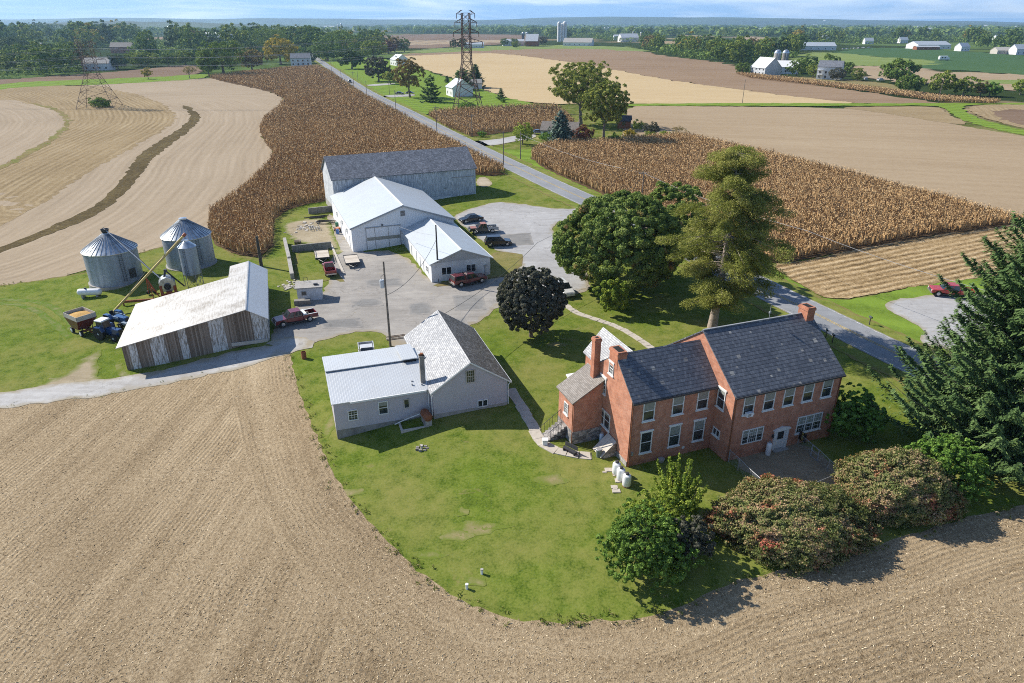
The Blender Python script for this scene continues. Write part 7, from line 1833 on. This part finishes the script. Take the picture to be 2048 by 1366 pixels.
def wire(label, pts, sag, rad, mat=WIRE, off=(0, 0, 0)):
    m = MB()
    for a, b in zip(pts, pts[1:]):
        a, b = Vector(a) + Vector(off), Vector(b) + Vector(off); d = (b-a).length; n = 12
        q = [a.lerp(b, i/n) - Vector((0, 0, sag*d*4*(i/n)*(1-i/n))) for i in range(n+1)]
        m.tube(q, rad, 4)
    tag(m.build('overhead_wire', mat), label, 'wire', 'overhead wires')
K = POLES
wire('upper wire strung along the poles left of the road', [K[k] for k in ('r1','r2','r3','r4','r5','r6','r7')], .012, .02, WIRE_D, (0, 0, -.4))
wire('lower wire strung along the poles left of the road', [K[k] for k in ('r1','r2','r3','r4','r5','r6','r7')], .014, .03, WIRE_D, (0, 0, -1.6))
wire('wire strung along the verge right of the road', [K['s4'], (22.5, 142, 10.5), K['s5'], (44.0, 99.0, 9.5), (58, 72, 9)], .015, .03, WIRE, (0, 0, -.6))
wire('slack service cable from the transformer pole to the annex pole', [(K['yard'][0], K['yard'][1], K['yard'][2]-4.3), (K['annex'][0], K['annex'][1], K['annex'][2]-2.2)], .06, .03, WIRE_D)
wire('thin cable from the annex pole over the workshop roof', [(K['annex'][0], K['annex'][1], K['annex'][2]-1.6), (-19.0, 112.0, 6.0)], .02, .02, WIRE)
wire('cable from the grey shed across the yard', [sw(-4, 13.5, 5.4), (3.8, 98.0, 7.4)], .03, .025, WIRE_D)
wire('long cable crossing the gravel parking', [(3.8, 98.0, 7.4), (K['s5'][0], K['s5'][1], K['s5'][2]-1.5)], .015, .02, WIRE_D)

def lattice_tower(label, px, py, top, wb, arms, rz, fine=1.0):
    x, y, z = T(px, py); Hh = ZAT(top, y) - z; e = empty('lattice_tower', (x, y, z), rz, label, 'transmission tower')
    levels = [0, .12, .25, .38, .50, .60, .68, .76, .84, .92, 1.0]
    def hw_(t): return (wb/2) * (1 - t/.50*.66) if t < .5 else (wb/2)*.34 * (1 - (t-.5)*.32)
    r0 = Hh*.0030*fine; C4 = ((-1,-1),(1,-1),(1,1),(-1,1))
    lg = [MB() for _ in range(4)]; br = MB()
    for a, b in zip(levels, levels[1:]):
        A, B_ = hw_(a), hw_(b)
        for i, (sx, sy) in enumerate(C4):
            lg[i].cyl((sx*A, sy*A, a*Hh), (sx*B_, sy*B_, b*Hh), r0*1.5, n=5)
            tx, ty = C4[(i+1) % 4]
            br.cyl((sx*A, sy*A, a*Hh), (tx*B_, ty*B_, b*Hh), r0, n=4); br.cyl((tx*A, ty*A, a*Hh), (sx*B_, sy*B_, b*Hh), r0, n=4)
            br.cyl((sx*B_, sy*B_, b*Hh), (tx*B_, ty*B_, b*Hh), r0, n=4)
    for l_ in lg: l_.build('leg', M['pylon'], e)
    br.build('bracing', M['pylon'], e)
    ends = []
    for t, s in arms:
        w_ = hw_(t); zt = t*Hh
        for sg in (-1, 1):
            m = MB()
            tip = (sg*s, 0, zt + .3)
            for sy in (-1, 1): m.cyl((sg*w_, sy*w_, zt), tip, r0*1.1, n=4); m.cyl((sg*w_, sy*w_, zt + Hh*.045), tip, r0*1.1, n=4)
            for f in (.35, .65): m.cyl(Vector((sg*w_, -w_, zt)).lerp(Vector(tip), f), Vector((sg*w_, w_, zt + Hh*.045)).lerp(Vector(tip), f), r0*.8, n=4)
            m.cyl(tip, (sg*s, 0, zt - 1.6), r0*1.3, n=5)
            ends.append((x + math.cos(rz)*sg*s, y + math.sin(rz)*sg*s, z + zt - 1.6))
            m.build('crossarm', M['pylon'], e)
    return ends, (x, y, z + Hh)
eA, tA = lattice_tower('tall rust brown lattice tower beside the roadside garden', 936, 216, 26, 11.5, [(.70, 7.2), (.80, 5.6), (.90, 4.8), (.985, 4.0)], R(14))
eB, tB = lattice_tower('rust brown lattice tower standing in the left stubble field', 200, 214, 82, 15.5, [(.72, 7.0), (.83, 5.4), (.95, 4.4)], R(14), .8)
for i in range(6): 
    a, b = eA[i], eB[i]; wire(['lower left', 'lower right', 'middle left', 'middle right', 'upper left', 'upper right'][i] + ' power line between the two lattice towers', [a, b, (b[0]-170, b[1]+8, b[2]-1)], .02, .055, WIRE)

# ================================================================ far buildings
def far_house(name, label, px, py, w, d, eave, ridge, rz, wallm, roofm, cat='house', along='u', wins=3, group=None, chim=False, nstory=1):
    x, y, z = T(px, py); r = empty(name, (x, y, z), R(rz), label, cat, group)
    m = MB(); gable_walls(m, -w/2, w/2, 0, d, -1, eave, ridge, d/2); m.build('wall', M[wallm], r)
    m = MB(); gable_roof_u(m, -w/2, w/2, 0, d, eave, ridge, d/2, .25, .4, 0, None, .3); rf = m.build('roof', M[roofm], r)
    if chim: MB().box(w*.2, w*.2+.8, d*.5, d*.5+.8, ridge-.5, ridge+1.2).build('chimney', M['chimney'], rf)
    for k in range(nstory):
        for i in range(wins): u = -w/2 + w*(i+.5)/wins; MB().box(u-.6, u+.6, -.06, -.01, 1.0+2.8*k, 2.4+2.8*k).build('window', M['glass'], r)
    return r
far_house('bungalow', 'small white house with a grey roof behind the blue spruce', 1117, 279, 12, 8, 2.8, 5.0, -12, 'white_lap', 'shingle', wins=4)
far_house('garden_shed', 'dark red garden shed at the edge of the neighbour garden', 1247, 257, 4.5, 3.5, 2.8, 4.2, -15, 'rust', 'iron', 'shed', wins=1)
r_ = far_house('gabled_house', 'white house with a steep gable beside the dark pine', 899, 192, 13, 11, 4.4, 8.2, -70, 'white_lap', 'shop_roof', wins=2, chim=True)
far_house('white_garage', 'small white garage behind the near lattice tower', 952, 178, 7, 6, 3.2, 5, 10, 'white_lap', 'concrete', 'garage', wins=1)
far_house('white_house', 'white house half hidden behind the purple tree', 787, 131, 15, 12, 5.0, 9, -60, 'white_lap', 'metal_roof', wins=3)
far_house('white_house', 'white two storey house at the end of the tall corn', 602, 132, 17, 11, 6.5, 10, 10, 'white_lap', 'barn_slate', wins=4, nstory=2)
far_house('white_house', 'white house behind the far left lattice tower', 194, 140, 20, 12, 5, 9, 5, 'white_lap', 'concrete', wins=4)
far_house('brown_house', 'brown brick house on a lawn in the left wood', 244, 106, 26, 14, 7, 12, 10, 'brick', 'shingle', wins=4, nstory=2)
far_house('white_house', 'low white house lost in the left wood', 66, 100, 22, 12, 5, 9, 10, 'white_lap', 'concrete', wins=4)
far_house('trailer_home', 'long white building behind the near lattice tower top', 948, 96, 30, 12, 5, 8, 0, 'white_lap', 'metal_roof', 'building', wins=4)
# farm with the three white silos
def silo(label, px, py, top, wpx, mat='white', dome=True, group=None, rib=True):
    x, y, z = T(px, py); Hh = ZAT(top, y) - z; rad = wpx/2 * (y*CT + (CAM_H-z)*ST)/F_PX; e = empty('silo', (x, y, z), 0, label, 'silo', group)
    MB().lathe(0, 0, [(rad, -1), (rad, Hh - rad)], 24).build('shaft', M[mat], e, smooth=True)
    pr = [(max(.05, rad*math.cos(PI/2*i/6)), Hh - rad + rad*math.sin(PI/2*i/6)) for i in range(7)] if dome else [(rad*1.02, Hh-rad), (rad*.3, Hh)]
    MB().lathe(0, 0, pr, 24).build('dome', M['bin_roof'] if mat != 'white' else M['white'], e, smooth=True)
    m = MB().box(-rad*.18, rad*.18, -rad*1.12, -rad*.98, 0, Hh - rad); m.build('chute', M['steel' if mat != 'white' else 'concrete_pale'], e)
silo('left white tower of the three tallest silos', 1117.5, 83, 43, 7, 'white', group='three tall white silos'); silo('middle and lowest white tower of the three tallest silos', 1122.5, 82.5, 46, 6, 'white', group='three tall white silos'); silo('right and widest white tower of the three tallest silos', 1128.5, 82.5, 42.5, 9, 'white', group='three tall white silos')
silo('dark silo beside the dark red far barn', 1046, 84, 64, 5.5, 'iron'); silo('grey silo beside the dark red far barn', 1053.5, 80, 64, 5, 'concrete')
silo('thin grey silo of the distant right farm, left one', 1265.5, 80, 63, 3.2, 'concrete'); silo('thin grey silo of the distant right farm, right one', 1281.5, 84, 64, 4, 'concrete'); silo('dark squat silo beside the thin right silo of the distant farm', 1286, 83, 74, 4.5, 'iron')
silo('grey white silo standing over the left wood', 343, 76, 51, 8.5, 'concrete_pale'); silo('left of the two pale silos above the road', 677.5, 66, 49, 3.4, 'concrete_pale'); silo('right of the two pale silos above the road', 684, 65, 46.5, 3.6, 'concrete_pale')
silo('left concrete silo of the pair behind the grey white barn', 1550.5, 140, 99, 13.5, 'concrete'); silo('right and darker concrete silo of the pair behind the grey white barn', 1567, 137, 99, 13, 'dark_wall')
far_house('long_barn', 'long low grey roofed barn below the three white silos', 1154, 91.5, 48, 30, 5, 11.5, -14, 'white_lap', 'concrete', 'barn', wins=6)
far_house('white_barn', 'long white barn left of the dark red far barn', 1027, 92, 36, 16, 7, 10, 4, 'white_lap', 'metal_roof', 'barn', wins=5)
far_house('red_barn', 'dark red barn with a white gable near the three white silos', 1063, 93, 20, 26, 8, 18, -8, 'rust', 'metal_roof', 'barn', wins=3)
far_house('white_barn', 'white barn beside the thin silos of the distant right farm', 1260, 84, 36, 24, 8, 15, 10, 'white_lap', 'metal_roof', 'barn', wins=4)
far_house('white_barn', 'low white shed left of the distant right farm', 1240, 79, 28, 12, 7, 10, 0, 'white_lap', 'metal_roof', 'barn', wins=3)
far_house('long_barn', 'long white roofed barn beside the grey white silo at the left', 417, 78, 95, 30, 9, 14, -6, 'white_lap', 'white', 'barn', wins=6)
far_house('long_barn', 'long white roofed barn below the two pale silos', 630, 75, 90, 30, 9, 13, 4, 'white_lap', 'white', 'barn', wins=6)
far_house('bank_barn', 'big grey white gabled barn in front of the concrete silo pair', 1514, 151, 17, 14, 5.5, 12, -72, 'barn_boards', 'metal_roof', 'barn', wins=4, nstory=2)
far_house('cow_shed', 'low white roofed cow shed beside the concrete silo pair', 1562, 147, 24, 20, 4.5, 8.5, -18, 'white_lap', 'white', 'barn', wins=4)
fh = far_house('farmhouse', 'white two storey farmhouse with porches among trees', 1655, 159, 15, 13, 8, 11.5, -30, 'white_lap', 'barn_slate', wins=4, nstory=2); m = MB().box(-7.2, -3.5, -2.5, -.05, 2.9, 3.15).box(-7.2, -3.5, -2.5, -.05, 5.8, 6.05)
for u in (-7.1, -5.4, -3.7): m.box(u, u+.2, -2.45, -2.25, -.5, 5.8)
m.build('porch', M['white'], fh)
far_house('farm_shop', 'large white and red roadside building beyond the green crop', 1868, 98, 50, 30, 5.5, 10, 4, 'white_lap', 'shop_roof', 'building', wins=7)
m_ = far_house('farm_stand', 'low red fronted shed in front of the large white building', 1856, 99.5, 34, 10, 3.6, 5, 4, 'rust', 'metal_roof', 'building', wins=5)
far_house('white_barn', 'wide pale roofed building left of the row of parked cars', 1636, 100, 48, 28, 5, 9.5, -8, 'white_lap', 'shop_roof', 'barn', wins=5)
far_house('red_house', 'long red and white building in the far right wood', 1568, 69, 60, 20, 9, 13, 0, 'rust', 'metal_roof', 'building', wins=6, nstory=2)
far_house('tan_house', 'tan roofed house at the right edge of the green crop', 2014, 108, 26, 13, 4, 7.5, 3, 'concrete_pale', 'concrete_pale', wins=4)
far_house('white_house', 'pale house cut by the right picture edge beyond the crop', 2046, 109, 18, 14, 6, 11, 3, 'white_lap', 'shop_roof', wins=3)
for i, (px, py, lb) in enumerate([(1651, 80, 'white house left in the far right wood'), (1738, 88, 'cream house in the middle of the far right wood'), (1808, 86, 'white house behind the far farm shop'), (1998, 80, 'white house on the far right wood edge'), (1930, 102, 'small white house beyond the shop parking')]):
    far_house('white_house', lb, px, py, 15, 11, 5.5, 10, i*7 - 10, 'white_lap', 'shop_roof', wins=3)
e = empty('camper', T(1886, 121), R(4), 'white camper parked on the track between the green crops', 'camper'); MB().box(-5, 4, -1.4, 1.4, .8, 4.4).build('body', M['white_gloss'], e, bevel=.4); MB().box(4.0, 6, -1.3, 1.3, .8, 2.8).build('cab', M['white_gloss'], e, bevel=.3); wheels(e, (-3, 4), 1.2, .6, .4)
for k in (-3, 0): MB().box(k, k+1.6, -1.43, -1.41, 2.2, 3.4).build('window', M['glass'], e)
for i, (px, py, lb) in enumerate([(1761, 162, 'white van at the end of the dry bean field'), (1730, 160, 'white van half hidden near the farmhouse trees')]):
    car(lb, onr(*T(px, py)[:2], .1), .4 + i, (0.6,0.6,0.6), 'suv', 5.4, 2.1, 'van')
e = empty('water_tower', T(1648, 51.5), 0, 'pale water tower on the far right skyline', 'water tower'); x, y, z = T(1648, 51.5); k = y / 1490
MB().lathe(0, 0, [(.5*k, 0), (.5*k, 5*k), (2.6*k, 6.5*k), (3.2*k, 8*k), (2.6*k, 9.6*k), (.6*k, 10.6*k)], 20).build('tank_body', M['white'], e, smooth=True); MB().cyl((0, 0, 10.5*k), (0, 0, 11*k), .3*k, n=8).build('vent', M['steel'], e)
rs_ = random.Random(21); fb = None
for i in range(60):
    px = rs_.uniform(200, 2040); py = 49 + 15*rs_.random()**1.5
    if 1095 < px < 1150: continue
    x, y, z = T(px, py); s = rs_.uniform(.45, 1.0) * (1 + y/9000)
    if fb is None:
        fb = MB().prism([(-6, 0), (6, 0), (6, 6), (0, 10), (-6, 6)], 'x', -14, 14).mesh('distant_building', M['white'])
    tag(link('distant_building', fb, None, (x, y, z + 4), rs_.uniform(-.4, .4), (s, s, s)), 'tiny white building far off among the distant woods', 'building', 'distant white buildings')
# ================================================================ sky, sun, haze, camera
SUN_EL, SUN_AZ = R(37), math.atan2(-.90, .44)      # azimuth from +Y towards +X
w = bpy.data.worlds.new('World'); SC.world = w; w.use_nodes = True
nt = w.node_tree; bg = nt.nodes['Background']
sky = nt.nodes.new('ShaderNodeTexSky'); sky.sky_type = 'NISHITA'; sky.sun_disc = False
sky.sun_elevation = SUN_EL; sky.sun_rotation = SUN_AZ; sky.altitude = 200; sky.air_density = 1.0; sky.dust_density = 0.3; sky.ozone_density = 2.0
tc = nt.nodes.new('ShaderNodeTexCoord'); mp = nt.nodes.new('ShaderNodeVectorMath'); mp.operation = 'MULTIPLY'; mp.inputs[1].default_value = (4, 4, 45)
nt.links.new(tc.outputs['Generated'], mp.inputs[0])
nz = nt.nodes.new('ShaderNodeTexNoise'); nz.inputs['Scale'].default_value = 1.0; nz.inputs['Detail'].default_value = 6; nz.inputs['Roughness'].default_value = .55; nz.inputs['Distortion'].default_value = .6
nt.links.new(mp.outputs[0], nz.inputs['Vector'])
rp = nt.nodes.new('ShaderNodeValToRGB'); rp.color_ramp.elements[0].position = .45; rp.color_ramp.elements[0].color = (0,0,0,1); rp.color_ramp.elements[1].position = .68; rp.color_ramp.elements[1].color = (.75,.75,.75,1)
nt.links.new(nz.outputs['Fac'], rp.inputs[0])
tint = nt.nodes.new('ShaderNodeMix'); tint.data_type = 'RGBA'; tint.blend_type = 'MULTIPLY'; tint.inputs[0].default_value = 1.0; tint.inputs[7].default_value = SKY_TINT
nt.links.new(sky.outputs[0], tint.inputs[6])
hb = nt.nodes.new('ShaderNodeMix'); hb.data_type = 'RGBA'; hb.inputs[7].default_value = HORIZON; nt.links.new(tint.outputs[2], hb.inputs[6])
mx = nt.nodes.new('ShaderNodeMix'); mx.data_type = 'RGBA'; mx.inputs[7].default_value = CLOUD
sz = nt.nodes.new('ShaderNodeSeparateXYZ'); nt.links.new(tc.outputs['Generated'], sz.inputs[0])
fo = nt.nodes.new('ShaderNodeMapRange'); fo.inputs['From Min'].default_value = .03; fo.inputs['From Max'].default_value = .16; fo.inputs['To Min'].default_value = 1; fo.inputs['To Max'].default_value = .12
nt.links.new(sz.outputs[2], fo.inputs['Value'])
fh = nt.nodes.new('ShaderNodeMapRange'); fh.inputs['From Min'].default_value = .02; fh.inputs['From Max'].default_value = .22; fh.inputs['To Min'].default_value = .8; fh.inputs['To Max'].default_value = 0; nt.links.new(sz.outputs[2], fh.inputs['Value']); nt.links.new(fh.outputs[0], hb.inputs[0])
cm_ = nt.nodes.new('ShaderNodeMath'); cm_.operation = 'MULTIPLY'; nt.links.new(rp.outputs[0], cm_.inputs[0]); nt.links.new(fo.outputs[0], cm_.inputs[1])
nt.links.new(cm_.outputs[0], mx.inputs[0]); nt.links.new(hb.outputs[2], mx.inputs[6]); nt.links.new(mx.outputs[2], bg.inputs['Color'])
bg.inputs['Strength'].default_value = SKY_STR

su = bpy.data.lights.new('sun', 'SUN'); su.energy = SUN_STR; su.angle = R(.53); su.color = (1.0, .94, .84)
so = bpy.data.objects.new('sun', su); COL.objects.link(so)
dv = Vector((math.sin(SUN_AZ)*math.cos(SUN_EL), math.cos(SUN_AZ)*math.cos(SUN_EL), math.sin(SUN_EL)))
so.rotation_euler = dv.to_track_quat('Z', 'Y').to_euler(); so.location = (-60, 30, 60)

if HAZE:
    hz = MB().box(-11000, 11000, -400, 10900, -4, 230).mesh('haze', [])
    n = bpy.data.materials.new('haze_air'); n.use_nodes = True; t = n.node_tree; t.nodes.remove(t.nodes['Principled BSDF'])
    v = t.nodes.new('ShaderNodeVolumePrincipled'); v.inputs['Color'].default_value = HAZE_COL; v.inputs['Density'].default_value = HAZE; v.inputs['Anisotropy'].default_value = .25
    t.links.new(v.outputs[0], t.nodes['Material Output'].inputs['Volume'])
    hz.materials.append(n); tag(link('haze', hz), kind='stuff')

cd = bpy.data.cameras.new('camera'); co = bpy.data.objects.new('camera', cd); COL.objects.link(co)
cd.sensor_width = 36; cd.sensor_fit = 'HORIZONTAL'; cd.lens = 36 * F_PX / 2048; cd.clip_end = 60000; cd.clip_start = .5
co.location = (0, 0, CAM_H); co.rotation_euler = (PI/2 - TH, 0, 0); SC.camera = co
SC.view_settings.view_transform = 'Standard'; SC.view_settings.look = 'None'; SC.view_settings.gamma = 1; SC.view_settings.use_curve_mapping = False; SC.view_settings.exposure = EXPO
c = SC.cycles
c.max_bounces = 5; c.diffuse_bounces = 2; c.glossy_bounces = 2; c.transmission_bounces = 2; c.volume_bounces = 0; c.transparent_max_bounces = 6
c.caustics_reflective = False; c.caustics_refractive = False; c.use_adaptive_sampling = True; c.adaptive_threshold = .012
c.filter_width = 1.0; c.use_denoising = False; c.denoiser = 'OPENIMAGEDENOISE'; c.denoising_input_passes = 'RGB_ALBEDO_NORMAL'; c.denoising_prefilter = 'ACCURATE'
c.sample_clamp_indirect = 4
